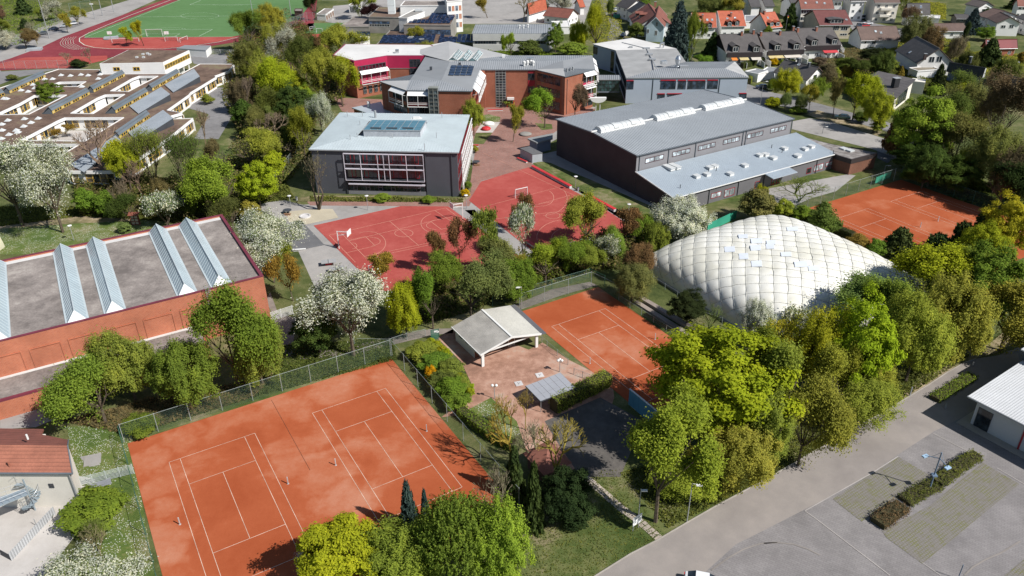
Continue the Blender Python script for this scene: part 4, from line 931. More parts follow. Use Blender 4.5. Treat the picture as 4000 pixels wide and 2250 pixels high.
for q,m_,s_ in FF:
 n_=Vector((0,0,0))
 for i in range(1,len(q)-1):n_+=(q[i]-q[0]).cross(q[i+1]-q[0])
 if n_.z<0:q=q[::-1];n_=-n_
 mb=MB();mb.face([p+Vector((0,0,.01))for p in q]);r_=mb.build('roof_slope',m_,mk)
 if s_:seams(q,n_.cross(q[1]-q[0])if s_==1 else Vector((.08,1,0)),.62,zinc_d,r_,.1,.06)
rn_=(ep[2]-r2).cross(ep[3]-r2).normalized();rn_=rn_ if rn_.z>0 else-rn_
for i in range(4):
 for j in range(4):
  q=[hit(T('A',2010+i*98+j*13+dx,655-j*43+dy),r2+rn_*.15,rn_)for dx,dy in((0,0),(88,4),(98,-34),(12,-36))]
  mb=MB();mb.hexa(q,[p+rn_*.06 for p in q]);mb.build('solar_panel',solar,mk)
for k_ in range(3):
 x=2010+k_*165;y=405+k_*5
 f0,f1=AZ(x-10,y,Z1),AZ(x+145,y+2,Z1);bk0,bk1=AZ(x+105,y-130,Z1),AZ(x+245,y-125,Z1);m0=(f0+f1)/2+Vector((0,0,1.0));m1=(bk0+bk1)/2+Vector((0,0,1.0))
 mb=MB();mb.add([f0,f1,bk0,bk1,m0,m1],[[0,4,5,2],[1,3,5,4],[0,1,4],[3,2,5]]);rg=mb.build('glazed_ridge',glass('teal_roof_glass',(0.1,0.16,0.17),.15),mk)
 mb=MB()
 for i in range(9):
  f=i/8;mb.beam(f0.lerp(bk0,f),m0.lerp(m1,f),.09);mb.beam(f1.lerp(bk1,f),m0.lerp(m1,f),.09)
 for f in(0,.33,.66,1):mb.beam(f0.lerp(m0,f),bk0.lerp(m1,f),.11);mb.beam(f1.lerp(m0,f),bk1.lerp(m1,f),.11)
 mb.build('glazing_bars',white_p,rg)
for x,y in((1055,300),(1110,290),(1170,285),(1205,295)):
 c=BZ(x,y+30,ZK+.5);mb=MB();mb.lathe(c,[(.35,0),(.35,.7),(.45,.75),(.45,1.3),(.2,1.5)],10);mb.build('roof_cowl',white_p,mk)
boxpart('vent_hood',BZ(1150,250,Z1),(2.0,1.2,1.0),shiny,mk)
for x,y in((1770,425),(1825,410),(1865,400)):c=BZ(x,y,ZK+.4);mb=MB();mb.tube(c-Vector((0,0,.4)),c+Vector((0,0,1)),.3);mb.build('roof_cowl',steel,mk)
boxpart('roof_hatch',BZ(712,190,ZK+.6),(.9,.9,.8),white_p,mk)
c=AZ(2200,480,Z1-.4);boxpart('vent_cap',c,(.7,.7,.6),dkgrey,mk);boxpart('vent_cap',AZ(1720,560,Z1-.4),(.7,.7,.8),dkgrey,mk)
Wa=Wall(wp[0],wp[1],avg(ep));Wb_=Wall(wp[1],wp[2],avg(ep));Wc=Wall(wp[2],wp[3],avg(ep));Wd_=Wall(wp[3],wp[4],avg(ep));We=Wall(wp[4],wp[5],avg(ep));Wf=Wall(wp[5],wp[6],avg(ep));Wg=Wall(wp[6],wp[7],avg(ep))
dg=plain('anthracite_frame',(0.07,0.065,0.075))
for W_,sA,sB in((Wa,Wa.L*.45,Wa.L-.2),(Wb_,.3,Wb_.L*.345)):
 for z_ in(8.0,4.4,.8):
  n_=4
  for i in range(n_):W_.window(sA+(sB-sA)*i/n_,sA+(sB-sA)*(i+.97)/n_,z_+.2,z_+2.6,mk,nx=2,fr=dg,fw=.12)
 for z_ in(7.2,3.6):mb=MB();W_.box(mb,sA,sB,z_,z_+.9,.02,.1);mb.build('red_parapet',rb if W_ is Wb_ else brick_w,mk)
 shade(W_,sA,sB,ZK-.3,mk,1.4,.9)
a0,_=Wb_.at(T('A',1700,1000));a1,_=Wb_.at(T('A',1850,1000))
mb=MB();Wb_.box(mb,a0,a1,0,ZK+.9,0.0,1.6);tw=mb.build('glass_stair_tower',glass('tower_glass',(0.06,0.075,0.08),.1),mk)
mb=MB()
for s_ in(a0,(a0+a1)/2,a1):mb.beam(Wb_.pt(s_,0,1.65),Wb_.pt(s_,ZK+.9,1.65),.16)
for i in range(11):mb.beam(Wb_.pt(a0,1+i*1.1,1.65),Wb_.pt(a1,1+i*1.1,1.65),.12)
Wb_.box(mb,a0-.1,a1+.1,ZK+.9,ZK+1.1,-.1,1.8);mb.build('tower_frame',plain('grey_green_frame',(0.22,0.23,0.21)),tw)
for i in range(3):
 s_a=Wc.L*(.12+i*.29);shade(Wc,s_a,s_a+Wc.L*.26,ZK+.1,mk,1.8,1.6)
for lev in range(3):
 for i in range(5):Wc.window(1.2+i*4.2,4.6+i*4.2,1+lev*3.6,3.2+lev*3.6,mk,nx=3,fr=red_f)
Wd_.windowp('B',580,402,752,1010,mk,nx=3,nz=14,fr=plain('stair_window_frame',(0.3,0.31,0.3)),fw=.12,name='stair_window')
Wd_.windowp('B',1120,455,1228,565,mk,nx=2,fr=dg);Wd_.windowp('B',1120,672,1228,782,mk,nx=2,fr=dg);Wd_.windowp('B',1120,885,1190,990,mk,nx=2,fr=dg)
for y0,y1 in((400,452),(570,668),(786,882)):
 a0,z1_=Wd_.at(T('B',1118,y0));a1,z0_=Wd_.at(T('B',1232,y1));mb=MB();Wd_.box(mb,a0,a1,z0_,z1_,0,.08);mb.build('red_spandrel',red_f,mk)
dr=Wd_.windowp('B',772,885,888,1050,mk,nx=2,nz=2,fr=plain('bright_red_frame',(0.5,0.03,0.03)),fw=.22,name='entrance_door')
a0,z0_=Wd_.at(T('B',772,885));a1,z1_=Wd_.at(T('B',888,850));mb=MB();Wd_.box(mb,a0,a1,z0_,z1_,0,.9);mb.build('door_canopy',white_p,mk)
a0,_=Wd_.at(T('B',405,600));mb=MB();Wd_.box(mb,.1,a0,0,ZK-.3,0,1.0);mb.build('brick_pier',brick_w,mk)
for W_,lab in((We,0),):
 for z_ in(8.0,4.4,.8):
  for i in range(4):W_.window(.5+(W_.L-2.2)*i/4,.5+(W_.L-2.2)*(i+.97)/4,z_+.2,z_+2.6,mk,nx=2,fr=dg,fw=.1)
 shade(W_,.4,W_.L-1.6,ZK-.3,mk,1.5,.9);shade(W_,.4,W_.L-1.6,ZK-4.2,mk,1.5,.3)
s0=Wf.L*.62
for z_ in(ZK-.3,ZK-4.0):
 o_=shade(Wf,s0,Wf.L-.1,z_,mk,1.4,1.0)
for z_ in(8.2,4.5,.9):
 for i in range(2):Wf.window(s0+.2+i*(Wf.L-s0)/2,s0+(i+.95)*(Wf.L-s0)/2,z_,z_+2.2,mk,nx=3,fr=dg)
for z_ in(7.0,3.2):mb=MB();Wf.box(mb,s0,Wf.L-.1,z_,z_+1.1,.02,.12);mb.build('magenta_parapet',pink,mk)
mb=MB();mb.beam(Wf.pt(.9,.2,.1),Wf.pt(.9,ZK-1,.1),.1);mb.build('drain_pipe',dkgrey,mk)
for i in range(2):
 shade(Wg,1+i*Wg.L/2,(i+.9)*Wg.L/2,ZK-.1,mk,1.5,1.2)
zb=3.6;q=[g('A',400,1195,zb),g('A',885,1095,zb),g('A',930,1180,zb),g('A',1300,1290,zb),g('A',1250,1400,zb),g('A',700,1300,zb)]
lk=bld('low_link_building','low building with pale metal roof tucked between the grey and the red brick schools',avg(q))
mb=MB();mb.prism(inset(q,.4),0,zb-.3);mb.build('wall',brick_w,lk);mb=MB();mb.prism(q,zb-.3,zb);mb.build('roof',palem,lk)
c=g('A',685,1190,zb);mb=MB();mb.lathe(c,[(.35,0),(.35,1.1),(.55,1.2),(.4,1.7)],10);mb.build('roof_cowl',white_p,lk)
# ---------------------------------------------------------------- low school with planted roofs and yellow windows
zs=3.7
def S(x,y,z=zs):return g(0,x,y,z)
out=[S(-700,1100),S(0,885),S(590,695),S(1000,700),S(1020,745),S(1830,740),S(2010,643),S(2355,645),S(2300,715),S(2160,765),S(2175,775),S(1920,930),S(1900,955),S(1680,1110),S(1830,1135),S(1600,1200),S(1940,1190),S(1780,1320),g(4,1690,0,zs),g(4,1200,330,zs),g(4,690,330,zs),g(4,530,220,zs),g(4,800,60,zs),g(4,200,60,zs),g(4,-700,200,zs)]
holes=[[S(575,870),S(780,870),S(865,820),S(600,825),S(545,845)],[S(1110,915),S(1290,920),S(1590,765),S(1400,765),S(1330,790)],[S(710,1140),S(935,1143),S(1255,948),S(1060,953),S(980,985)],[S(210,1410),S(850,1420),S(1245,1182),S(650,1185),S(580,1215)],[S(-50,1155),S(290,1148),S(670,955),S(345,958),S(200,1040)]]
ls=bld('low_school','single-storey school with brown planted flat roofs, courtyards and yellow-framed windows',avg(out[:12]))
def flat(polys,z,up=True):
 P=[[Vector((p.x,p.y,z))for p in q]for q in polys];allp=[p for q in P for p in q];tr_=tessellate_polygon(P);fs=[]
 for t in tr_:
  a0,b0,c0=(allp[i]for i in t);f=list(t)
  if((b0-a0).cross(c0-a0).z>0)!=up:f=f[::-1]
  fs.append(f)
 return allp,fs
ap,fs=flat([out]+holes,zs-.12);mb=MB();mb.add(ap,fs);mb.build('planted_roof',sedum,ls)
fm=MB();edges=[(out,1)]+[(h,-1)for h in holes]
for poly,sg in edges:
 k_=len(poly)
 for i in range(k_):
  a0,b0=poly[i],poly[(i+1)%k_]
  fm.beam(Vector((a0.x,a0.y,zs-.32)),Vector((b0.x,b0.y,zs-.32)),.22,.75)
fm.build('white_fascia',white_r,ls)
def inwall(q,sg):
 k_=len(q)
 for i in range(k_):
  a0,b0=q[i],q[(i+1)%k_];L_=(b0-a0).length
  mid=(a0+b0)/2;ctr=avg(q)if sg<0 else avg(out[:12])
  W_=Wall(a0,b0,ctr);
  if sg<0:W_.n=-W_.n
  mb=MB();W_.box(mb,0,L_,0,zs-.7,-.5,-.35);mb.build('wall',white_r,ls)
  fac=(W_.n.dot(Vector((-mid.x,-mid.y,0)).normalized()))
  if fac>.1 and L_>4:
   n_=int(L_/1.6)
   for j in range(n_):
    Wd2=Wall(a0-W_.n*.35,b0-W_.n*.35);Wd2.n=W_.n
    if(j+i)%5==4:continue
    Wd2.window(j*L_/n_+.05,(j+.96)*L_/n_,.7,zs-.75,ls,nz=2 if j%3 else 1,fr=yellow,fw=.09,gl=gl if j%2 else glass('blind_glass',(0.16,0.13,0.1),.4))
for h in holes:inwall(h,-1)
inwall(out,1)
hc=MB();
for h in holes:patch('courtyard',h,lightpave if h is holes[3]else yard_m,3)
def monitor(x0,y0,x1,y1,h=1.9,dep=3.0,kind=0):
 A_,B_=S(x0,y0),S(x1,y1);W_=Wall(A_,B_,(A_+B_)/2+Vector((-3,3,0)));L_=W_.L
 P_=lambda a0,d,z:W_.pt(a0,z,-d)
 mb=MB();z0=zs-.1
 lo=[P_(0,0,z0),P_(L_,0,z0),P_(L_,dep,z0),P_(0,dep,z0)]
 tp_=[P_(0,.25,z0+h),P_(L_,.25,z0+h)]
 mb.add(lo+tp_,[[0,1,5,4],[1,2,5],[3,0,4],[2,3,4,5]]);mo=mb.build('clerestory',zinc_d,ls)
 q=[P_(-.1,-.06,z0+.95),P_(L_+.1,-.06,z0+.95),P_(L_+.1,.75,z0+h+.25),P_(-.1,.75,z0+h+.25)]
 mb=MB();mb.hexa(q,[p+W_.n*.1+Vector((0,0,.06))for p in q]);mb.hexa([P_(-.1,.7,z0+h+.1),P_(L_+.1,.7,z0+h+.1),P_(L_+.1,dep,z0),P_(-.1,dep,z0)],[P_(-.1,.75,z0+h+.25),P_(L_+.1,.75,z0+h+.25),P_(L_+.1,dep+.1,z0+.1),P_(-.1,dep+.1,z0+.1)]);mb.build('clerestory_roof',plain('blue_grey_zinc',(0.13,0.155,0.175),.5),mo)
 n_=int(L_/1.15)
 for i in range(n_):W_.window(i*L_/n_+.02,(i+1)*L_/n_-.02,z0+.12,z0+.93,ls,fr=yellow,fw=.1,gl=gl if i%4 else plain('pale_yellow_panel',(0.55,0.45,0.2)))
for m_ in((100,940,460,775),(530,1145,905,950),(945,930,1258,765),(1165,1140,1492,948),(1535,915,1808,755),(1205,1395,1510,1180),(-300,1080,48,960)):monitor(*m_)
def slope(p0,p1,p2,p3,zhi=5.6,zlo=3.9):
 q=[S(*p0,zhi),S(*p1,zhi),S(*p2,zlo),S(*p3,zlo)]
 mb=MB();mb.slab(q,.15);o_=mb.build('pent_roof',plain('pale_zinc_roof',(0.29,0.33,0.37),.45,.06),ls);seams([p+Vector((0,0,.01))for p in q],q[3]-q[0],.6,zinc,o_,.07,.07)
 mb=MB();b0=[Vector((p.x,p.y,zs-.3))for p in q];mb.add([p-Vector((0,0,.16))for p in q]+b0,[[0,1,5,4],[1,2,6,5],[2,3,7,6],[3,0,4,7]]);mb.build('pent_wall',dkgrey,o_)
slope((1950,690),(2008,765),(1740,925),(1655,850));slope((1620,875),(1710,945),(1390,1140),(1300,1065));slope((1640,1105),(1740,1185),(1370,1420),(1290,1330))
slope((1160,1362),(1225,1420),(840,1730),(705,1655))
for x,y in((615,760),(710,765),(815,755),(888,762),(1010,752),(990,795),(450,800),(530,798),(333,855),(350,890),(213,912),(285,925),(825,875),(40,995),(68,998),(247,1200),(385,1195),(313,1238),(240,1275),(165,1315),(92,1358),(80,1215),(20,1255),(22,1315),(15,1400),(180,1335),(590,910)):
 c=S(x,y,zs-.12);mb=MB();a0=.75;mb.add([c+Vector((dx*a0,dy*a0,0))for dx,dy in((-1,-1),(1,-1),(1,1),(-1,1))]+[c+Vector((0,0,.7))],[[0,1,4],[1,2,4],[2,3,4],[3,0,4]]);mb.build('pyramid_rooflight',skm,ls)
zt=7.0;q=[S(1000,640,zt),S(1640,628,zt),S(1905,505,zt),S(1290,500,zt)]
tb_=bld('school_box','white two-storey school box with brown planted roof and yellow window band',avg(q))
mb=MB();mb.prism(q,2.6,zt-.05);mb.build('wall',white_r,tb_);mb=MB();mb.prism(inset(q,.35),zt-.05,zt+.03);mb.build('planted_roof',sedum,tb_)
mb=MB();mb.prism(inset(q,2.2),0,2.6);mb.build('ground_floor',white_r,tb_)
W_=Wall(q[0],q[1],avg(q));W_.windowp(0,1140,675,1208,715,tb_,nx=2,fr=yellow,fw=.18);W_.windowp(0,1340,673,1408,713,tb_,nx=2,fr=yellow,fw=.18)
W_=Wall(q[1],q[2],avg(q))
for i in range(10):W_.window(.4+i*W_.L/10.5,.4+(i+.93)*W_.L/10.5,4.5,6.0,tb_,nx=2,fr=yellow,fw=.14)
mb=MB();c=avg(q)
for i in range(5):mb.beam(W_.pt(W_.L*(i+.5)/5,0,-.4),W_.pt(W_.L*(i+.5)/5,2.6,-.4),.35)
mb.build('column',white_r,tb_)
for x,y in((1440,552),(1485,545),(1507,555),(1378,583),(1445,583)):c=S(x,y,zt);boxpart('rooflight',c,(.8,.8,.5),skm,tb_)
zc=2.8;q=[g(0,1775,485,zc),g(0,2070,505,zc),g(0,2120,458,zc),g(0,1860,455,zc)]
cn=bld('changing_cabins','row of white cabins with a grey flat roof at the edge of the running track',avg(q),cat='shed')
mb=MB();mb.prism(q,0,zc-.1);mb.build('wall',white_r,cn);mb=MB();mb.prism(inset(q,-.1),zc-.1,zc);mb.build('roof',mgr,cn)
# ---------------------------------------------------------------- concrete school behind
def KZ(x,y,z):return g('K',x,y,z)
def block(name,label,k_,pts,z,wm,rm,z0=0.0,cop=None,cat='building',cin=.4):
 q=[g(k_,x,y,z)for x,y in pts];t=bld(name,label,avg(q),cat=cat)
 mb=MB();mb.prism(q,z0,z-.35);mb.build('wall',wm,t)
 mb=MB()
 for i in range(len(q)):
  a0,b0=q[i],q[(i+1)%len(q)];mb.beam(Vector((a0.x,a0.y,z-.17)),Vector((b0.x,b0.y,z-.17)),.3,.36)
 mb.build('parapet',cop or wm,t)
 mb=MB();mb.prism(inset(q,.1),z-.35,z-.2);mb.build('roof',rm,t);return t,q
cb1,q=block('concrete_block','weathered concrete classroom block with solar panels on its brown flat roof','K',((470,198),(852,202),(905,108),(740,105)),7.2,concrete,sedum)
W_=Wall(q[0],q[1],avg(q));W_.windowp('K',602,240,855,285,cb1,nx=6,fr=dg,gl=gl_b)
ux=(q[1]-q[0]).normalized();vy=Vector((-ux.y,ux.x,0))
for r_i in range(6):
 y0=185-r_i*13;x0=505+(r_i>1)*150+r_i*8;n_=9 if r_i<2 else 6;
 if r_i in(0,1):n_=10
 c=KZ(x0,y0,7.2)
 for i in range(n_):
  a=c+ux*i*1.75;mb=MB();mb.hexa([a,a+ux*1.6,a+ux*1.6+vy*1.5+Vector((0,0,.5)),a+vy*1.5+Vector((0,0,.5))],[p+Vector((0,0,.06))for p in(a,a+ux*1.6,a+ux*1.6+vy*1.5+Vector((0,0,.5)),a+vy*1.5+Vector((0,0,.5)))]);mb.build('solar_panel',solar,cb1)
cb2,q=block('concrete_wing','low concrete wing covered with rows of dark solar panels behind the white school roof','K',((250,362),(900,362),(870,290),(480,245),(362,245)),3.6,concrete,sedum)
for r_i in range(6):
 y0=350-r_i*10;c=KZ(275+r_i*6,y0,3.7);ux=Vector((1,0,0));vy=Vector((0,1,0))
 for i in range(27):
  if i==12 or(r_i>3 and 13<i<17):continue
  a=c+ux*i*1.75;mb=MB();q4=[a,a+ux*1.62,a+ux*1.62+vy*1.6+Vector((0,0,.5)),a+vy*1.6+Vector((0,0,.5))];mb.hexa(q4,[p+Vector((0,0,.06))for p in q4]);mb.build('solar_panel',solar,cb2)
for x,y in((525,312),(535,303),(617,326)):boxpart('rooflight',KZ(x,y,3.7),(2,1.5,.4),skm,cb2)
tw_,q=block('white_tower','tall slim white tower clad in horizontal bands rising out of the picture','K',((356,238),(412,240),(414,226),(360,226)),2.4,white_r,white_r)
for o_ in list(tw_.children):bpy.data.objects.remove(o_)
q=[KZ(357,242,0),KZ(412,242,0)];L_=(q[1]-q[0]).length;c=(q[0]+q[1])/2+Vector((0,L_/2,0));tw_['_o']=list(tw_.location)
bandm=plain('white_metal_cladding',(0.7,0.74,0.74),.5,.05)
for i in range(9):mb=MB();mb.box(c+Vector((0,0,1.25+i*2.5)),(L_,L_,2.42));mb.build('cladding_band',bandm,tw_)
t_,q=block('concrete_block','concrete block with blue blinds left of the white tower','K',((185,135),(445,140),(440,60),(270,55)),6.8,concrete,sedum)
W_=Wall(q[0],q[1],avg(q));W_.windowp('K',192,172,358,195,t_,nx=6,fr=dg,gl=gl_b);W_.windowp('K',192,196,358,215,t_,nx=8,fr=white_p)
t_,q=block('concrete_block','lower concrete block with blue window band at the left end of the old school','K',((-60,215),(190,215),(190,130),(60,135),(20,175)),3.8,concrete,gravel)
W_=Wall(q[0],q[1],avg(q));W_.windowp('K',90,255,200,290,t_,nx=4,fr=dg,gl=gl_b)
t_,q=block('white_block','long white rendered upper storey with grey flat roof behind the solar panels','K',((445,45),(825,42),(815,5),(480,5)),9.5,white_r,gravel)
t_,q=block('white_stair_tower','small white stair tower with a rooflight beside the solar panel roof','K',((430,140),(500,145),(640,95),(560,75)),9.2,white_r,concrete)
boxpart('rooflight',g('K',595,90,9.2),(3,2,.8),skm,t_)
t_,q=block('white_block','tall white school block with orange window panels at the top edge of the picture','K',((822,10),(945,0),(930,-60),(800,-55)),13,white_r,gravel)
W_=Wall(q[0],q[1],avg(q))
for lev in range(3):
 for i in range(4):W_.window(W_.L*(.08+i*.23),W_.L*(.26+i*.23),2+lev*3.4,4.2+lev*3.4,t_,nx=2,gl=plain('orange_panel',(0.5,0.18,0.08))if i%2 else gl_b)
t_,q=block('white_annexe','small white flat-roofed annexe by the small green pitch',1,((1000,440),(1080,440),(1140,368),(1020,365)),3.0,white_r,gravel)
t_,q=block('garage_row','low white garages with brown doors near the wire cage pitch',1,((610,140),(700,145),(780,90),(690,85)),2.8,white_r,gravel,cat='garage')
W_=Wall(q[1],q[2],avg(q))
for i in range(4):mb=MB();W_.box(mb,W_.L*(i+.1)/4,W_.L*(i+.85)/4,.1,2.1,0,.05);mb.build('garage_door',plain('brown_door',(0.2,0.12,0.08)),t_)
t_,q=block('wooden_hut','small dark wooden hut beside the running track',1,((385,108),(460,110),(470,85),(395,85)),2.8,plain('dark_wood',(0.1,0.06,0.05)),gravel,cat='hut')
t_,q=block('glass_pavilion','white pavilion with large windows behind the copper beech','K',((25,40),(110,42),(130,20),(60,18)),3.8,white_r,sedum)
W_=Wall(q[0],q[1],avg(q));W_.window(.5,W_.L-.5,.3,3,t_,nx=6)
zs_=7.0;q=[g('F',-130,378,zs_),g('F',418,380,zs_),g('F',548,275,zs_),g('F',-90,270,zs_)]
q[0]=g('K',1025,272,zs_);q[3]=g('K',1055,198,zs_)
sb_=bld('slatted_school_building','long school building with white horizontal slats, dark window band and grey ribbed roof',avg(q))
mb=MB();mb.prism(inset(q,.3),0,zs_-.2);mb.build('wall',plain('pale_grey_wall',(0.42,0.42,0.4)),sb_)
mb=MB();mb.prism(q,zs_-.2,zs_);r_=mb.build('roof',zinc,sb_);seams([p+Vector((0,0,.01))for p in q],q[3]-q[0],.9,zinc_d,r_,.1,.08)
iq=inset(q,.3);W_=Wall(iq[0],iq[1],avg(q))
for i in range(22):
 z=.5+i*.29
 if 2.9<z<4.2:continue
 mb=MB();W_.box(mb,.1,W_.L-.1,z,z+.2,.15,.3);mb.build('slat',white_p,sb_)
n_=26
for i in range(n_):
 if i%9!=8:W_.window(.8+i*(W_.L-1.6)/n_,.8+(i+.94)*(W_.L-1.6)/n_,2.9,4.2,sb_,fr=dg,fw=.1)
for x,y in((85,320),(130,320),(180,312)):c=g('F',x,y,zs_);mb=MB();mb.lathe(c,[(.3,0),(.3,.8),(.5,.9),(.5,1.2)],8);mb.build('roof_cowl',white_p,sb_)
# ---------------------------------------------------------------- houses upper right
house('gabled_house','white gabled house with dark grey roof, satellite dish and two dark chimneys by the road','L',(290,205),(612,282),3.4,(765,158),F1=(885,255),roof=tile_grey,wins=(('e',738,228,772,248,1),('e',672,222,705,262,1),('e',655,305,690,345,2)),sky=((515,112,555,140),(430,180,470,210)),chim=((530,108,dkgrey),(628,150,dkgrey)))
house('gabled_house','large white gable with two tall windows under a grey-brown tiled roof','J',(235,480),(440,605),3.9,(640,465),F1=(778,597),roof=rooftile('grey_brown_tiles',(0.11,0.1,0.095)),wins=(('e',555,537,607,592,2),('e',625,534,677,590,2)),sky=((350,478,402,512),),chim=((515,550,plain('brown_slate',(0.07,0.05,0.05))),))
house('gabled_house','house with charcoal roof, white roof edge and three skylights','M',(730,190),(1075,248),3.0,(1180,165),F1=(1282,290),roof=tile_char,trim=white_p,wall=plain('blue_grey_boards',(0.14,0.17,0.22)),wins=(('e',1130,215,1225,245,3),),sky=((820,130,860,160),(895,160,945,190),(975,190,1020,215)),chim=((945,95,dkgrey),))
q=[g('M',75,187,7.2),g('M',430,265,6.0),g('M',245,445,4.4),g('M',-90,330,4.6),g('M',-40,240,5.6)]
dh=bld('dark_roofed_house','house under one broad weathered grey roof with a square black chimney and glazed gable',avg(q),cat='house')
mb=MB();mb.slab(q,.3);mb.build('roof',rooftile('weathered_slate',(0.085,0.078,0.078)),dh)
iq=inset(q,.5);mb=MB();k_=5;mb.add([Vector((p.x,p.y,0))for p in iq]+[Vector((iq[i].x,iq[i].y,q[i].z-.35))for i in range(5)],[[i,(i+1)%5,(i+1)%5+5,i+5]for i in range(5)]);mb.build('wall',cream_r,dh)
W_=Wall(iq[1],iq[2],avg(q));W_.window(W_.L*.25,W_.L*.85,.8,4.4,dh,nx=4,nz=2,fw=.12,fr=dkgrey)
mb=MB();c=g('M',232,325,5.6);mb.box(c+Vector((0,0,.9)),(1.8,1.4,2.6),.3);ch=mb.build('chimney',plain('black_slate',(0.03,0.03,0.035)),dh)
mb=MB();mb.box(c+Vector((0,0,2.3)),(2.1,1.7,.15),.3);mb.build('chimney_cap',zinc,ch)
mb=MB();c=g('M',435,400,0);mb.box(c+Vector((.5,1.5,1.9)),(4,4,3.8),-.5);mb.build('side_extension',cream_r,dh)
house('gabled_house','house with brown tiled roof and two white skylights beside the side street','J',(1350,465),(290,380),3.2,(240,250),zr=7.2,kE='I',roof=tile_brown,wins=(('n',970,415,990,440,1,3),('n',1045,415,1085,445,2,3)),sky=((30,285,65,310),(82,298,117,325)))
house('gabled_house','tall house with maroon roof, wide dormer and beige walls','I',(875,290),(1255,287),5.4,(1230,118),zr=9.4,roof=tile_maroon,wall=plain('beige_render',(0.5,0.44,0.34),.85),wins=(('n',1120,302,1198,347,3),('n',1030,295,1100,345,3),('n',1110,378,1190,405,3)),sky=((1168,205,1198,245),),dorm=((1062,265,6.0,1.5),))
house('gabled_house','three-storey cream house with brown-red roof and glazed white balcony at the top edge','I',(665,108),(1045,105),8.0,(1030,-15),zr=11.5,roof=tile_rb,wall=cream_r,wins=(('n',668,115,785,155,4),('n',658,192,780,230,4),('n',700,250,760,262,2)),sky=((700,25,735,45),(835,20,855,40),(920,30,950,48)))
house('gabled_house','small orange-roofed house with brick chimney and pale grey gable','I',(285,327),(457,310),3.6,(440,132),zr=8.6,roof=tile_red,wall=plain('pale_grey_render',(0.42,0.44,0.44)),wins=(('n',300,320,320,330,1),),sky=((275,190,303,215),),chim=((248,160),),dorm=((330,300,2.0,1.5),(400,295,2.0,1.5)))
for nm_,a0,a1,rr_,ds,cs,sk_ in(('left of two orange-roofed terrace houses, with red awning',(885,318),(1165,318),(1130,152),((995,322),(1082,318)),((1000,205),),((955,222,980,248),(1045,212,1068,242),(1100,212,1122,242))),('right of two orange-roofed terrace houses, with glazed porch',(1210,305),(1500,300),(1450,126),((1310,298),(1395,292)),((1325,185),),((1272,198,1298,228),(1360,190,1385,222)))):
 house('terraced_house',nm_,'H',a0,a1,4.4,rr_,zr=9.2,roof=tile_red,trim=white_p,chim=cs,sky=sk_,dorm=tuple((x,y,1.9,1.7)for x,y in ds),group='orange-roofed terrace houses')
blackclad=plain('black_shingle',(0.035,0.028,0.03),.7)
aw=[]
for nm_,kk,a0,a1,kr,rr_,ds,cs in(('dark-roofed terrace house at the left end of the row behind a spruce','I',(-190,605),(243,596),'I',(160,388),((-80,590),(155,592)),((-10,400),(125,385))),('middle dark-roofed terrace house with a satellite dish on its ridge','I',(272,583),(716,566),'I',(590,362),((396,572),(612,562)),((208,405),(425,395),(575,345))),('right-hand dark-roofed terrace house with a wide roof terrace','I',(700,530),(1132,515),'I',(1000,317),((815,518),(1045,505)),((628,360),(840,350)))):
 t,WL,P,Lg,hw,ze,zr=house('terraced_house',nm_,kk,a0,a1,4.6,rr_,zr=9.0,roof=rooftile('old_grey_tiles',(0.095,0.085,0.082)),wall=white_r,chim=cs,dorm=tuple((x,y,2.6,1.9)for x,y in ds),group='dark-roofed terrace houses')
 mb=MB();WL['n'].box(mb,0,WL['n'].L,3.1,4.7,.02,.9);mb.build('black_fascia',blackclad,t);aw.append((t,WL['n']))
 mb=MB();q=[WL['w'].pt(0,4.6,.05),WL['w'].pt(WL['w'].L,4.6,.05),WL['w'].pt(WL['w'].L/2,8.9,.05)];mb.add(q+[p-WL['w'].n*.1 for p in q],[[0,1,2],[2,1,0]]);mb.build('black_gable_cladding',blackclad,t)
awn={'y':plain('yellow_awning',(0.55,0.45,0.22)),'r':plain('red_awning',(0.55,0.06,0.07)),'o':plain('orange_awning',(0.7,0.22,0.04)),'w':plain('cream_awning',(0.6,0.55,0.48))}
def awning(t,W_,s0,s1,z,c,dep=1.8):
 mb=MB();q=[W_.pt(s0,z,.9),W_.pt(s1,z,.9),W_.pt(s1,z-.5,.9+dep),W_.pt(s0,z-.5,.9+dep)];mb.hexa([p-Vector((0,0,.05))for p in q],q);mb.build('awning',awn[c],t)
for t_i,f0,f1,c in((0,.12,.28,'o'),(0,.35,.6,'y'),(0,.68,.95,'w'),(1,.02,.42,'y'),(1,.45,.9,'w'),(2,.5,.9,'r')):
 t,W_=aw[t_i];awning(t,W_,W_.L*f0,W_.L*f1,3.05,c)
for t,W_ in aw:
 for f in(0.0,.5,1.0):mb=MB();mb.beam(W_.pt(W_.L*f,.95,.1),W_.pt(W_.L*f,.95,4.5),.12,1.9);mb.build('patio_screen',white_r,t)
house('gabled_house','red-brown roofed house with solar collector and small orange dormers beyond the lane','H',(165,188),(240,322),3.6,(430,100),zr=9.0,roof=tile_rb,dorm=((240,190,2.2,1.6),(285,205,2.2,1.6)),chim=((465,60),),wins=(('n',193,222,207,260,1),))
house('gabled_house','pale blue gabled house with balconies behind the tall blue spruce','H',(395,175),(352,312),5.6,(540,158),F1=(590,245),zr=9.5,roof=tile_rb,wall=plain('pale_blue_wall',(0.4,0.5,0.56)),trim=plain('pale_blue_trim',(0.45,0.55,0.6)),wins=(('e',470,250,495,300,2),('e',370,330,395,378,1),('e',460,345,490,400,2)))
house('gabled_house','grey-roofed house by the lane with two parked cars','H',(15,68),(145,105),5.0,(290,5),zr=8.6,roof=tile_grey)
house('gabled_house','dark slate roofed house next to the red-brown roof','H',(140,120),(200,150),4.5,(330,40),zr=8.0,roof=tile_char)
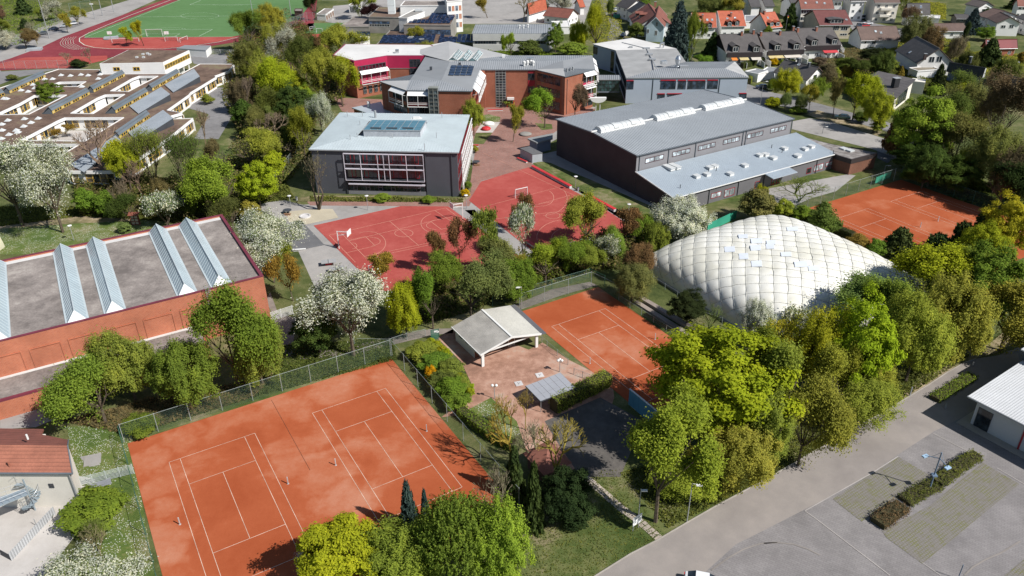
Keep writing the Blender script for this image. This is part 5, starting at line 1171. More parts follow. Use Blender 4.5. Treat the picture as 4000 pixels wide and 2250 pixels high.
house('gabled_house','white house with dark roof carrying two wide solar collectors','J',(350,155),(567,150),4.0,(545,32),zr=8.8,roof=tile_grey,wins=(('n',452,180,500,200,3),),sky=((388,98,415,130),(468,98,497,133),(375,50,430,80,'J',1),(450,50,505,80,'J',1)))
t_,q=block('flat_roofed_annexe','white flat-roofed garage beside the house with solar collectors','J',((550,165),(655,172),(660,145),(560,138)),2.9,white_r,white_mem,cat='garage')
t_,WLx,P,Lg,hw,ze,zr=house('gabled_house','big cream apartment house with stacked balconies at the top of the side street','J',(42,30),(285,30),8.5,(270,-60),zr=11.5,roof=tile_brown,wall=cream_r)
for z_ in(2.8,5.6):mb=MB();WLx['n'].box(mb,WLx['n'].L*.25,WLx['n'].L*.75,z_,z_+.9,0,1.5);mb.build('balcony',cream_r,t_)
house('gabled_house','white house with grey-brown roof near the top right corner','J',(895,42),(1030,72),5.4,(1140,22),F1=(1238,75),roof=rooftile('taupe_tiles',(0.12,0.1,0.09)),wins=(('e',1058,83,1118,105,2),('e',1128,85,1188,105,2)))
house('gabled_house','white house with brown roof and balcony, right of the blue fir','J',(1100,175),(1195,222),5.0,(1330,165),F1=(1432,226),roof=tile_brown,wins=(('e',1238,238,1282,268,2),('e',1318,232,1358,268,2)))
house('gabled_house','house partly hidden behind a conifer with a brown roof and white gable','J',(990,148),(1100,175),5.0,(1280,108),zr=7.5,roof=tile_brown)
house('bungalow','low bungalow with dark red roof, solar panels and glass lean-to','J',(1095,467),(1395,460),3.0,(1340,378),zr=5.8,roof=plain('dark_red_sheet',(0.19,0.03,0.035),.6),sky=((1105,380,1130,420,'J',1),(1135,380,1160,420,'J',1)),cat='bungalow',wall=brick_w)
house('bungalow','bungalow with flat brown tiled roof hidden behind garden shrubs','J',(640,300),(930,298),2.8,(910,225),zr=4.8,roof=tile_brown,cat='bungalow')
house('garden_shed','grey wooden shed in the gardens below the solar house','J',(815,180),(945,182),2.4,(925,140),zr=3.6,roof=tile_grey,wall=plain('old_grey_wood',(0.2,0.18,0.16)),cat='shed',wins=(('n',850,185,880,205,2),))
house('gabled_house','white house with rust-brown roof at the right edge of the picture','J',(1395,65),(1500,65),5.0,(1480,-10),zr=8,roof=tile_rb)
house('gabled_house','white house at the right edge below the rust-brown roof','J',(1370,165),(1520,215),5.5,(1560,110),zr=8,roof=tile_grey)
house('gabled_house','dark-roofed house half hidden by bare trees at the right edge','M',(1210,325),(1460,380),3.0,(1560,290),zr=6,roof=tile_grey)
house('apartment_house','white apartment house with dark windows, left of the white parked van','I',(1040,10),(1150,12),8.5,(1140,-70),zr=11,roof=tile_grey,cat='apartment house')
house('apartment_house','white apartment house with glass balcony at the top edge behind the maroon roof','I',(1235,20),(1415,15),8.5,(1400,-70),zr=11,roof=tile_grey,cat='apartment house')
for i_,(x,y,d)in enumerate(((-25,-20,'pale blue-white house at the very top left of the housing estate'),(130,-25,'white house behind the dark hedge left of the tall fir'),(430,-20,'white house right of the tall fir at the top edge'))):
 house('gabled_house',d,'I',(x,y+40),(x+110,y+38),5.5,(x+105,y-20),zr=9,roof=tile_grey)
t_,q=block('garage','grey flat-roofed garage left of the small orange-roofed house','I',((30,245),(150,240),(185,170),(30,172)),3.0,white_r,mgr,cat='garage')
t_,q=block('garage','white garage with grey flat roof at the bend of the residential road','L',((25,188),(150,212),(240,183),(130,165)),3.0,white_r,mgr,cat='garage')
t_,q=block('garage','low white garage next to the house with the satellite dish','L',((145,208),(300,190),(330,160),(240,148)),2.6,white_r,mgr,cat='garage')
t_,q=block('garage','white flat-roofed garage in front of the large white gable','J',((368,640),(450,670),(655,655),(580,625)),2.8,white_r,plain('lichen_roof',(0.25,0.22,0.17)),cat='garage')
house('bungalow','maroon hipped-roof bungalow with white flat annexe behind the slatted school','F',(350,185),(640,213),3.0,(690,108),zr=6.0,roof=tile_rb,cat='bungalow')
t_,q=block('flat_annexe','white flat-roofed annexe of the maroon-roofed bungalow','F',((445,240),(560,300),(658,298),(640,235)),3.2,white_r,white_mem)
house('bungalow','big orange tiled roof at the top edge between bare trees and white blossom','F',(195,172),(400,110),3.4,(345,0),zr=8,roof=tile_red,cat='house',wins=(('n',320,125,360,140,2),))
house('gabled_house','rust-roofed house peeking out right of the white blossom at the top','F',(700,45),(765,42),3.4,(730,0),zr=6,roof=tile_red)
# ---------------------------------------------------------------- lower-left hall with pantile roof and spiral stair
ze=5.6;e0=g(12,40,490,ze);e1=g(12,672,492,ze);rr0=g(12,-100,225,7.6);rr1=g(12,628,238,7.6)
oh=bld('pantile_hall','cream rendered hall with orange pantile roof and an outside spiral staircase',g(12,350,500,0))
u_=(e1-e0).normalized();far1=g(12,635,185,6.9);far2=g(12,385,135,6.6);far3=g(12,405,85,6.2);far0=g(12,-100,70,6.4);L0_=e0-u_*14
mb=MB();A_=rr0-u_*10
for q in([A_,L0_+Vector((0,0,0)),e0,e1,rr1,rr0],):mb.slab([L0_,e1,rr1,A_],.2)
mb.build('pantile_roof',tile_clay,oh)
mb=MB();mb.slab([A_,rr1,far1,far2,far3,far0-u_*8],.2);mb.build('upper_roof',tile_rb,oh)
mb=MB();mb.tube(L0_+Vector((0,0,-.05))-Vector((0,0,.05)),e1-Vector((0,0,.1)),.14);mb.tube(e1,rr1,.08);mb.tube(rr1,far1,.08);mb.build('gutter',zinc_d,oh)
W_=Wall(L0_,e1,rr1);iq=[L0_,e1-u_*.3,rr1-u_*.3,far1-u_*.3,far2,far3,far0-u_*8]
mb=MB();mb.prism([L0_+(rr1-e1)*.08,e1-u_*.3+(rr1-e1)*.08,far1-u_*.3,far2,far3,far0-u_*8],0,ze-.2);mb.build('wall',cream_r,oh)
P_=e1-u_*.3+(rr1-e1)*.08;mb=MB();mb.tube(Vector((P_.x-.1,P_.y-.15,0)),Vector((P_.x-.1,P_.y-.15,ze)),.09);mb.build('drain_pipe',steel,oh)
W_=Wall(L0_+(rr1-e1)*.08,P_,rr1);W_.windowp(12,455,592,500,628,oh,nx=1,fr=dkgrey)
for x in(90,260):
 c=hit(T(12,x,430 if x==90 else 180),e1,(e1-e0).cross(rr1-e1).normalized());mb=MB();mb.tube(c,c+Vector((0,0,.7)),.12);mb.build('vent_pipe',tile_clay if x==90 else white_p,oh)
wq=[g(12,40,490,ze),g(12,10,545,ze)]
scn=g(12,330,840,0);stair_m=plain('blue_grey_steel',(0.3,0.36,0.4),.4,.08,metal=.2)
ss=new_thing('spiral_staircase','galvanised spiral staircase with railings against the cream hall wall','staircase',scn)
mb=MB();mb.tube(scn,scn+Vector((0,0,4.9)),.09);mb.build('pole',stair_m,ss)
rail=MB();ns=20;rad=1.25
for i in range(ns):
 a0=2.2+i*2*math.pi*1.15/ns;a1=a0+.42;z=.2+i*.2;mb=MB()
 v0=[scn+Vector((math.cos(a_)*r_,math.sin(a_)*r_,z))for r_,a_ in((.09,a0),(rad,a0),(rad,a1),(.09,a1))]
 mb.hexa([p-Vector((0,0,.05))for p in v0],v0);mb.build('step',stair_m,ss)
 p0=scn+Vector((math.cos(a0)*rad,math.sin(a0)*rad,z));rail.tube(p0,p0+Vector((0,0,1.0)),.018,n=4)
 a2=a0+2*math.pi*1.15/ns;p1=scn+Vector((math.cos(a2)*rad,math.sin(a2)*rad,z+.2));rail.tube(p0+Vector((0,0,1)),p1+Vector((0,0,1)),.03,n=4);rail.tube(p0+Vector((0,0,.5)),p1+Vector((0,0,.5)),.015,n=4)
rail.build('railing',steel,ss)
z4=4.2;q=[g(12,230,640,z4),g(12,262,690,z4),g(12,-80,830,z4),g(12,-110,750,z4)]
mb=MB();mb.slab(q,.12);mb.build('landing',stair_m,ss);mb=MB()
for A_,B_ in((q[0],q[3]),(q[1],q[2])):
 for z_ in(.5,1.0):mb.tube(A_+Vector((0,0,z_)),B_+Vector((0,0,z_)),.025,n=4)
 for i in range(7):p=A_.lerp(B_,i/6);mb.tube(p,p+Vector((0,0,1)),.02,n=4)
mb.build('landing_railing',steel,ss)
# ---------------------------------------------------------------- white-roofed market hall (bottom right)
zm=4.5;q=[g(11,2010,1205,zm),g(11,2460,1435,zm),g(15,2700,200,zm),g(11,2900,700,zm),g(11,2476,895,zm)]
zmr=5.6;e0,e1=q[0],g(11,2460,1435,zm);u_=(e1-e0).normalized();v_=Vector((-u_.y,u_.x,0))
v_=(g(11,2576,845,zm)-e0);v_=v_-u_*v_.dot(u_);v_.normalize()
MP=lambda a0,b0,z:Vector((e0.x,e0.y,0))+u_*a0+v_*b0+Vector((0,0,z))
mk2=bld('market_hall','white metal-roofed market hall beside the parking lot, casting a deep shadow',MP(8,8,0))
Lm=24.0;Wm=(g(11,2576,845,zm)-e0).dot(v_)+2
rfm=plain('white_trapezoid_roof',(0.55,0.56,0.57),.5,.06)
qq=[MP(0,0,zm),MP(Lm,0,zm),MP(Lm,Wm,zm+.3),MP(0,Wm,zm+.3)]
mb=MB();mb.slab(qq,.2);r_=mb.build('roof',rfm,mk2);seams(qq,v_,.33,rfm,r_,.1,.05)
pv=plain('white_wall_panel',(0.5,0.53,0.57),.6,.05)
mb=MB();mb.prism([MP(1,1,0),MP(Lm,1,0),MP(Lm,Wm-.3,0),MP(1,Wm-.3,0)],0,zm-.2);mb.build('wall',pv,mk2)
W_=Wall(MP(1,1,0),MP(Lm,1,0),MP(8,8,0));rd=plain('red_post',(0.35,0.04,0.05));
W_.window(.4,2.3,.1,3.2,mk2,nx=1,fr=dkgrey,name='door')
for i in range(6):mb=MB();W_.box(mb,6.2+i*3.6,6.4+i*3.6,0,zm-.2,0,.15);mb.build('red_post',rd,mk2)
for i in range(8):mb=MB();W_.box(mb,2.6+i*3.6,6.1+i*3.6,.3,zm-.6,0.0,.04);mb.build('wall_panel',pv,mk2)
mb=MB();mb.tube(MP(0,-.1,zm),MP(Lm,-.1,zm),.12);mb.build('gutter',steel,mk2)
mb=MB();mb.prism([MP(-.2,-.3,0),MP(Lm,-.3,0),MP(Lm,1,0),MP(.9,1,0),MP(.9,Wm,0),MP(-.2,Wm,0)],0.07,.16);mb.build('plinth',kerb_m,mk2)
mb=MB();c0=G((3988,1364),6.5);RQ=[c0,c0+u_*16,c0+u_*16+v_*16,c0+v_*16];mb.prism(inset(RQ,.4),0,6.3);bk=bld('market_depot','dark taller rear part of the market hall with pale roof edge',avg(RQ));mb.build('wall',plain('dark_navy_wall',(0.06,0.07,0.09)),bk)
mb=MB();mb.prism(RQ,6.3,6.5);mb.build('roof',rfm,bk)
# ---------------------------------------------------------------- club house: open shelter with fibre-cement roof
zE_,zR_=2.5,3.9
A0=g(9,1965,510,zE_);A1=g(9,2258,795,zE_);R0_=g(9,2275,335,zR_);R1_=g(9,2576,612,zR_);B0_=g(10,-20,290,zE_);B1_=g(10,295,580,zE_)
ch_=bld('club_house','white club shelter with pale corrugated roof and open front next to the clay court',(A0+B1_)/2,cat='club house')
fc=brick('fibre_cement_sheets',(0.42,0.4,0.37),(0.37,0.35,0.32),(0.25,0.23,0.2),1.1,2.4,False,0.03);fc2=plain('pale_fibre_cement',(0.46,0.45,0.41),.85,.16,scale=1);fc1=plain('grey_fibre_cement',(0.33,0.315,0.29),.85,.25,scale=2)
rl_=[A0,A1,R1_,R0_];rr_=[R0_,R1_,B1_,B0_+Vector((0,0,0))]
mb=MB();mb.slab(rl_,.14);r_=mb.build('roof_slope',fc1,ch_);seams(rl_,R0_-A0,.33,fc1,r_,.1,.05)
q=[R0_,R1_,R1_.lerp(B1_,1.0),R0_.lerp(B0_,1.0)]
mb=MB();mb.slab(q,.14);r_=mb.build('roof_slope',fc2,ch_);seams(q,R0_-B0_,.33,fc2,r_,.1,.05)
mb=MB();mb.beam(R0_+Vector((0,0,.05)),R1_+Vector((0,0,.05)),.3,.1);mb.beam(A1,R1_,.1,.3);mb.beam(R1_,B1_,.1,.3);mb.beam(A0,A1,.1,.2);mb.build('fascia',white_p,ch_)
dvec=(B1_-B0_).normalized();wv=(B1_-A1);wv.z=0;wv.normalize()
dark_t=plain('dark_side_roof',(0.12,0.12,0.13),.5)
q=[B0_+Vector((0,0,-.05)),B1_+Vector((0,0,-.05)),B1_+wv*.95+Vector((0,0,-.12)),B0_+wv*.95+Vector((0,0,-.12))]
mb=MB();mb.slab(q,.1);mb.build('side_lean_to_roof',dark_t,ch_)
for A_,B_ in((A0+wv*.5+dvec*.4,A1+wv*.5-dvec*3),(A0+wv*.5+dvec*.4,B0_-wv*.4+dvec*.4),(B0_-wv*.4+dvec*.4,B1_-wv*.4-dvec*3)):
 W_=Wall(A_,B_,(A0+B1_)/2);mb=MB();W_.box(mb,0,W_.L,0,2.45,-.2,0);mb.build('wall',white_r,ch_)
W_=Wall(A0+wv*.5+dvec*.4,A1+wv*.5-dvec*3,(A0+B1_)/2)
for s_ in(1.2,3.2):W_.window(s_,s_+.9,1.5,1.9,ch_,fr=dkgrey)
W_=Wall(A1+wv*.5-dvec*3,B1_-wv*.4-dvec*3,(A0+R0_)/2);mb=MB();W_.box(mb,0,W_.L,0,2.45,-.2,0);mb.build('back_wall',plain('brown_wood_wall',(0.12,0.06,0.04),.7),ch_)
W_.window(W_.L*.3,W_.L*.5,.8,1.9,ch_,nx=2);W_.window(W_.L*.6,W_.L*.72,.05,2,ch_,name='door',fr=white_p,gl=plain('brown_door',(0.2,0.12,0.08)))
for P_ in(A1+wv*.6-dvec*.5,B1_-wv*.6-dvec*.5):
 mb=MB();mb.box((P_.x,P_.y,1.22),(.45,.3,2.44),.54);mb.build('pillar',white_p,ch_)
mb=MB();mb.beam(A1+wv*.4-dvec*.5+Vector((0,0,-.1)),B1_-wv*.4-dvec*.5+Vector((0,0,-.1)),.12,.2);mb.build('tie_beam',white_p,ch_)
z_=2.2;q=[g(10,135,1100,z_),g(10,285,1253,z_),g(10,642,1120,z_),g(10,485,965,z_)]
cp=bld('flat_canopy','flat canopy of grey sheets on posts beside the clipped hedge',avg(q),cat='canopy')
shm=plain('grey_sheet',(0.33,0.34,0.37),.6,.06)
for i in range(6):
 for j in range(3):
  bl=lambda s,t_:q[0].lerp(q[3],s).lerp(q[1].lerp(q[2],s),t_)
  c4=[bl((i+.02)/6,(j+.02)/3),bl((i+.98)/6,(j+.02)/3),bl((i+.98)/6,(j+.98)/3),bl((i+.02)/6,(j+.98)/3)]
  mb=MB();mb.slab(c4,.05);mb.build('roof_sheet',shm,cp)
mb=MB()
for i in range(4):mb.beam(q[i]-Vector((0,0,.12)),q[(i+1)%4]-Vector((0,0,.12)),.08,.12)
mb.build('frame',dkgrey,cp)
for P_ in inset(q,.25):mb=MB();mb.tube((P_.x,P_.y,0),(P_.x,P_.y,z_-.15),.05);mb.build('post',steel,cp)
A_=g(10,925,1270);B_=g(10,1230,1500,0);A_=g(10,930,1280);B_=g(15,-1700,0)
A_=ct(59.3,67.2);B_=ct(59.3,58.6);W_=Wall(A_,B_,ct(65,65));pw_=bld('practice_wall','blue practice wall at the corner of the middle clay court',(A_+B_)/2,cat='wall')
bl_m=plain('blue_painted_boards',(0.1,0.27,0.38),.6,.08)
for i in range(8):mb=MB();W_.box(mb,W_.L*i/8+.01,W_.L*(i+1)/8-.01,.1,2.7,0,.1);mb.build('board',bl_m,pw_)
mb=MB();W_.box(mb,0,W_.L,2.7,2.8,-.05,.15);mb.build('cap_rail',white_p,pw_)
z_=2.3;cc=g('O',1395,1150,z_)
ht=bld('garden_hut','small hut with rust-red hipped roof beneath a bare yellow-twigged tree',cc,cat='hut')
hm=plain('rust_red_roofing',(0.22,0.09,0.065),.8,.2);ps=[g(14,95,310,z_),g(14,300,520,z_),g(14,560,400,z_),g(14,350,185,z_)];tp_=avg(ps)+Vector((0,0,z_+1.1))
mb=MB();mb.add(ps+[tp_],[[0,1,4],[1,2,4],[2,3,4],[3,0,4],[3,2,1,0]]);mb.build('roof',hm,ht)
mb=MB();mb.prism(inset(ps,.5),0,z_);mb.build('wall',plain('dark_wood',(0.1,0.06,0.05)),ht)
# ---------------------------------------------------------------- air dome
dx0,dx1,dy0,dy1=86.9,122.6,63.7,99.2;HD=7.1
def dome_pt(uq,vq,bul=True):
 U,V=2*uq-1,2*vq-1
 f=max(0.0,(1-abs(U)**3.2))**0.4*max(0.0,(1-abs(V)**3.2))**0.4
 return f
mb=MB();nd=230;hm_=np.zeros((nd+1,nd+1,3));lx,ly=dx1-dx0,dy1-dy0
for i in range(nd+1):
 for j in range(nd+1):
  uu_,vq=.5-.5*math.cos(math.pi*i/nd),.5-.5*math.cos(math.pi*j/nd)
  uu_=.8*uu_+.2*i/nd;vq=.8*vq+.2*j/nd
  hm_[i,j]=(uu_*lx,vq*ly,HD*dome_pt(uu_,vq))
dxv=np.gradient(hm_,axis=0);dyv=np.gradient(hm_,axis=1);nv=np.cross(dxv,dyv);nv/=np.linalg.norm(nv,axis=2)[:,:,None]+1e-9
seg_i=np.linalg.norm(dxv,axis=2).cumsum(axis=0);seg_j=np.linalg.norm(dyv,axis=2).cumsum(axis=1)
seg_i-=seg_i[nd//2:nd//2+1];seg_j-=seg_j[:,nd//2:nd//2+1]
pd=(seg_i+seg_j)/math.sqrt(2);qd=(seg_i-seg_j)/math.sqrt(2);wq=2.2
sw=(np.abs(np.sin(math.pi*pd/wq))*np.abs(np.sin(math.pi*qd/wq)))**0.45
hm_+=nv*(sw*0.17)[:,:,None]*np.clip(hm_[:,:,2:3]/1.5,0,1)
vs=[tuple(ct(dx0+p[0],dy0+p[1],max(0,p[2])+.02))for p in hm_.reshape(-1,3)]
fs=[[i*(nd+1)+j,(i+1)*(nd+1)+j,(i+1)*(nd+1)+j+1,i*(nd+1)+j+1]for i in range(nd)for j in range(nd)]
dm=bld('air_dome','big white quilted air dome over tennis courts',ct((dx0+dx1)/2,(dy0+dy1)/2),cat='air dome')
def domemat():
 m,n,b=nm('dome_membrane');P=coords(n)
 col=ramp(n,noise(n,P,.12,3),[(.42,(0.68,0.66,0.57)),(.58,(0.77,0.755,0.69))]);dirt=ramp(n,noise(n,P,1.1,6,.8),[(.3,(.9,.9,.88)),(.5,(1,1,1))])
 n.links.new(mixc(n,1,col,dirt,'MULTIPLY'),b.inputs['Base Color']);b.inputs['Roughness'].default_value=.45;b.inputs['Specular IOR Level'].default_value=.35;return m
mb.add(vs,fs);mb.build('membrane',domemat(),dm,smooth=True)
hv=hm_.copy();cab=MB()
def dome_at(pv_,qv_):
 d2=(pd-pv_)**2+(qd-qv_)**2;k_=int(d2.argmin());return hm_.reshape(-1,3)[k_],float(d2.reshape(-1)[k_])
ext=30
for axis in(0,1):
 for a_i in range(-15,16):
  last=None
  for s_i in np.arange(-ext,ext+.1,1.1):
   pq=(a_i*wq,s_i)if axis==0 else(s_i,a_i*wq);P_,dd=dome_at(*pq)
   if dd<.3 and P_[2]>.6:
    W3_=ct(dx0+P_[0],dy0+P_[1],P_[2]+.05)
    if last is not None and(W3_-last).length<3.2:cab.beam(last,W3_,.05,.05)
    last=W3_
   else:last=None
cab.build('net_cable',plain('grey_cable',(0.34,0.34,0.31),.6),dm,kind='stuff')
mb=MB()
for q in([dx0-.5,dy0-.5,dx0+.15,dy1+.5],[dx1-.15,dy0-.5,dx1+.5,dy1+.5],[dx0,dy0-.5,dx1,dy0+.15],[dx0,dy1-.15,dx1,dy1+.5]):mb.prism([ct(q[0],q[1]),ct(q[2],q[1]),ct(q[2],q[3]),ct(q[0],q[3])],0,.25)
mb.build('foundation',concrete,dm)
from mathutils.bvhtree import BVHTree
bvh=BVHTree.FromPolygons([Vector(v)for v in vs],fs)
pm_=plain('pale_repair_patch',(0.66,0.7,0.76),.45,.06)
for k_,x,y,w_,h_ in((6,2325,990,50,20),(6,2460,1035,60,25),(6,2190,1120,55,28),(6,2450,1105,55,28),(6,2330,1190,50,30),(6,2460,1265,55,30),(7,245,915,60,20),(7,180,1170,55,22),(7,330,1270,70,30),(7,30,1050,50,20),(7,20,1090,45,25),(7,460,1310,60,25)):
 q=[]
 for sx,sy in((-1,-.8),(.9,-1),(1,.9),(-.85,1)):
  d_=ray(T(k_,x+sx*w_,y+sy*h_)).normalized();l_,n_,i_,ds_=bvh.ray_cast(Vector((0,0,CH)),d_)
  if l_ is None:break
  q.append(l_+n_*.12)
 if len(q)==4:mb=MB();mb.hexa([p-Vector((0,0,.1))for p in q],q);mb.build('repair_patch',pm_,dm)
# ================================================================== TREES, SHRUBS, HEDGES
rng=np.random.default_rng(11)
leaf_m=leafmat('leaf');blossom_m=leafmat('white_blossom',(0.56,0.58,0.5),.25);needle_m=leafmat('needle',None,.12)
def barkmat():
 m,n,b=nm('bark');P=coords(n);o=N(n,'ShaderNodeObjectInfo')
 t=ramp(n,noise(n,P,3,4),[(.3,(.6,.6,.6)),(.7,(1.3,1.3,1.3))]);n.links.new(mixc(n,1,o.outputs['Color'],t,'MULTIPLY'),b.inputs['Base Color'])
 b.inputs['Roughness'].default_value=.9;b.inputs['Specular IOR Level'].default_value=.1;return m
bark_m=barkmat()
def unit(n):
 v=rng.normal(size=(n,3));return v/np.linalg.norm(v,axis=1)[:,None]
def leafmesh(name,c,nrm,size,var,mats,mi=None,aspect=1.5):
 n=len(c);t=np.cross(nrm,unit(n));t/=np.linalg.norm(t,axis=1)[:,None]+1e-9;b=np.cross(nrm,t)
 s=size[:,None];a=aspect**.5
 v=np.stack([c-t*s*a,c-b*s/a*.9+nrm*s*.15,c+t*s*a,c+b*s/a*.9+nrm*s*.15],1).reshape(-1,3)
 me=bpy.data.meshes.new(name);me.vertices.add(4*n);me.vertices.foreach_set('co',v.astype(np.float32).ravel())
 me.loops.add(4*n);me.loops.foreach_set('vertex_index',np.arange(4*n,dtype=np.int32));me.polygons.add(n)
 me.polygons.foreach_set('loop_start',np.arange(0,4*n,4,dtype=np.int32));me.polygons.foreach_set('loop_total',np.full(n,4,np.int32))
 at=me.attributes.new('var','FLOAT','FACE');at.data.foreach_set('value',np.clip(var,0,1).astype(np.float32))
 for m in(mats if isinstance(mats,list)else[mats]):me.materials.append(m)
 if mi is not None:me.polygons.foreach_set('material_index',mi.astype(np.int32))
 me.update(calc_edges=True);me.validate();return me
def crown_broad(nl,n,lsz,lobe=(.2,.36),seed=0,blossom=0.0,fill=.12,flat=.85,spiky=0.0,bumpy=0.0):
 d=unit(nl*3);d=d[d[:,2]>-.75][:nl];nl=len(d)
 r=rng.uniform(.5,.86,nl);lr=rng.uniform(*lobe,nl);r=np.minimum(r,1.04-lr)
 bd=unit(7);amp=rng.uniform(-1,1,7);w_=1+bumpy*(np.exp(5*(d@bd.T-1))*amp[None]).sum(1)
 C=d*(r*w_)[:,None]*rng.uniform(.85,1.12,(nl,1));lv=rng.normal(.5,.16,nl)
 k=rng.integers(0,nl,n);e=unit(n);e[:,2]=np.where(e[:,2]<-.35,-e[:,2]*.6,e[:,2])
 rr=lr[k]*(rng.uniform(0,1,n)**.28)*(1+.25*rng.normal(size=n))
 p=C[k]+e*rr[:,None]*np.array([1,1,flat])
 if spiky:p=p+np.array([0,0,1])*(np.abs(rng.normal(size=(n,1)))*spiky*(e[:,2:3]>.2))
 out=p/(np.linalg.norm(p,axis=1)[:,None]+1e-6);nr=e*.4+out*.5+unit(n)*.55+np.array([0,0,.45]);nr/=np.linalg.norm(nr,axis=1)[:,None]
 q=int(n*fill);p[:q]=unit(q)*(rng.uniform(0,1,q)**.5*.7)[:,None]
 var=lv[k]*.55+rng.uniform(0,1,n)*.45
 mi=(rng.uniform(0,1,n)<blossom*(.4+.9*(rr/lr[k]>.55))).astype(int)if blossom else None
 return p,nr,lsz*rng.uniform(.6,1.3,n),var,mi
def mk_broad(name,nl,n,lsz,blossom=0.0,**kw):
 p,nr,s,v,mi=crown_broad(nl,n,lsz,blossom=blossom,**kw)
 return leafmesh(name,p,nr,s,v,[leaf_m,blossom_m]if blossom else leaf_m,mi)
def mk_open(seed,n,lsz,spread=.8,up=.45,stems=1,sig=.085,bl=0):
 """crown carried by its branches: leaves gather in sprays around the twigs, with gaps between"""
 segs,tips=grow(seed=seed,levels=5,split=3,r0=.03,up=up,spread=spread,stems=stems,jitter=.4)
 A=np.array([s[0]for s in segs if s[1][2]>.22]);B=np.array([s[1]for s in segs if s[1][2]>.22]);wt=rng.uniform(.15,1,len(A))**1.6*(.35+np.hypot(B[:,0],B[:,1]))*(1+1.3*(B[:,2]<.5))
 k=rng.choice(len(A),n,p=wt/wt.sum());p=A[k]+(B[k]-A[k])*rng.uniform(0,1,(n,1));p[:,2]=(p[:,2]-.57)/.42;p+=rng.normal(size=(n,3))*sig*rng.uniform(.4,1.2,(n,1))
 out=p/(np.linalg.norm(p,axis=1)[:,None]+.2);nr=out*.5+unit(n)*.6+np.array([0,0,.5]);nr/=np.linalg.norm(nr,axis=1)[:,None]
 lv=rng.normal(.5,.16,len(A));var=lv[k]*.6+rng.uniform(0,1,n)*.4
 return leafmesh('crown',p,nr,lsz*rng.uniform(.6,1.3,n),var,[leaf_m,blossom_m]if bl else leaf_m,(rng.uniform(0,1,n)<bl*(.5+lv[k])).astype(int)if bl else None)
def sticks(segs,nside=3):
 mb=MB()
 for p,q,a,b in segs:mb.tube(p,q,a,b,nside,False)
 me=bpy.data.meshes.new('branches');me.from_pydata(mb.v,[],mb.f);me.materials.append(bark_m);me.update();return me
def grow(levels=4,thin=.72,dec=.78,up=.5,spread=.75,split=3,r0=.035,seed=1,h0=.28,stems=1,jitter=.35):
 """branch skeleton in a unit crown: z 0 (ground) .. 1 (top), radius about 1"""
 rd=random.Random(seed);segs=[];tips=[]
 def go(p,d,L,r,lv):
  q=p
  for i in range(2):
   d=(d+Vector((rd.gauss(0,jitter*.35),rd.gauss(0,jitter*.35),up*.1))).normalized();q2=q+Vector((d.x*L*.5*spread*2,d.y*L*.5*spread*2,d.z*L*.5))
   segs.append((q,q2,r,r*dec));r*=dec;q=q2
   if lv<=1:tips.append((q2.copy(),d.copy()))
  if lv==0:return
  for i in range(split+(rd.random()<.4)):
   a=rd.uniform(0,6.283);s=rd.uniform(.35,.85)
   x=d.orthogonal().normalized();x.rotate(Matrix.Rotation(a,3,d))
   go(q,(d*(1-s*.35)+x*s+Vector((0,0,up*.3))).normalized(),L*rd.uniform(.6,.82),r*thin,lv-1)
 for k in range(stems):
  a=k*2.4+rd.random();s=0 if stems==1 else.45
  go(Vector((0,0,0)),Vector((math.cos(a)*s,math.sin(a)*s,1)).normalized(),h0,r0,levels)
 P=np.array([s[1]for s in segs]);zm=P[:,2].max();rm=np.percentile(np.hypot(P[:,0],P[:,1]),97)
 f=lambda v:Vector((v.x/rm,v.y/rm,v.z/zm))
 return[(f(a),f(b),c/max(rm,.3)*1.0,d/max(rm,.3))for a,b,c,d in segs],[(f(t),d)for t,d in tips]
def mk_twiggy(name,seed,nleaf,lsz,**kw):
 """visible branches plus (optionally) a thin veil of leaves; z 0..1, radius 1"""
 segs,tips=grow(seed=seed,**kw);br=sticks(segs);lf=None
 if nleaf:
  SA=np.array([s[0]for s in segs if s[0][2]>.3]);SB=np.array([s[1]for s in segs if s[0][2]>.3]);k=rng.integers(0,len(SA),nleaf)
  p=SA[k]+(SB[k]-SA[k])*rng.uniform(0,1,(nleaf,1))+rng.normal(size=(nleaf,3))*np.array([.09,.09,.045]);nr=unit(nleaf)+np.array([0,0,.6]);nr/=np.linalg.norm(nr,axis=1)[:,None]
  lf=leafmesh(name,p,nr,lsz*rng.uniform(.5,1.3,nleaf),rng.uniform(0,1,nleaf),leaf_m)
  if 'bl' in name:lf.materials.clear();lf.materials.append(leaf_m);lf.materials.append(blossom_m);lf.polygons.foreach_set('material_index',(rng.uniform(0,1,nleaf)<.6).astype(np.int32))
 return br,lf
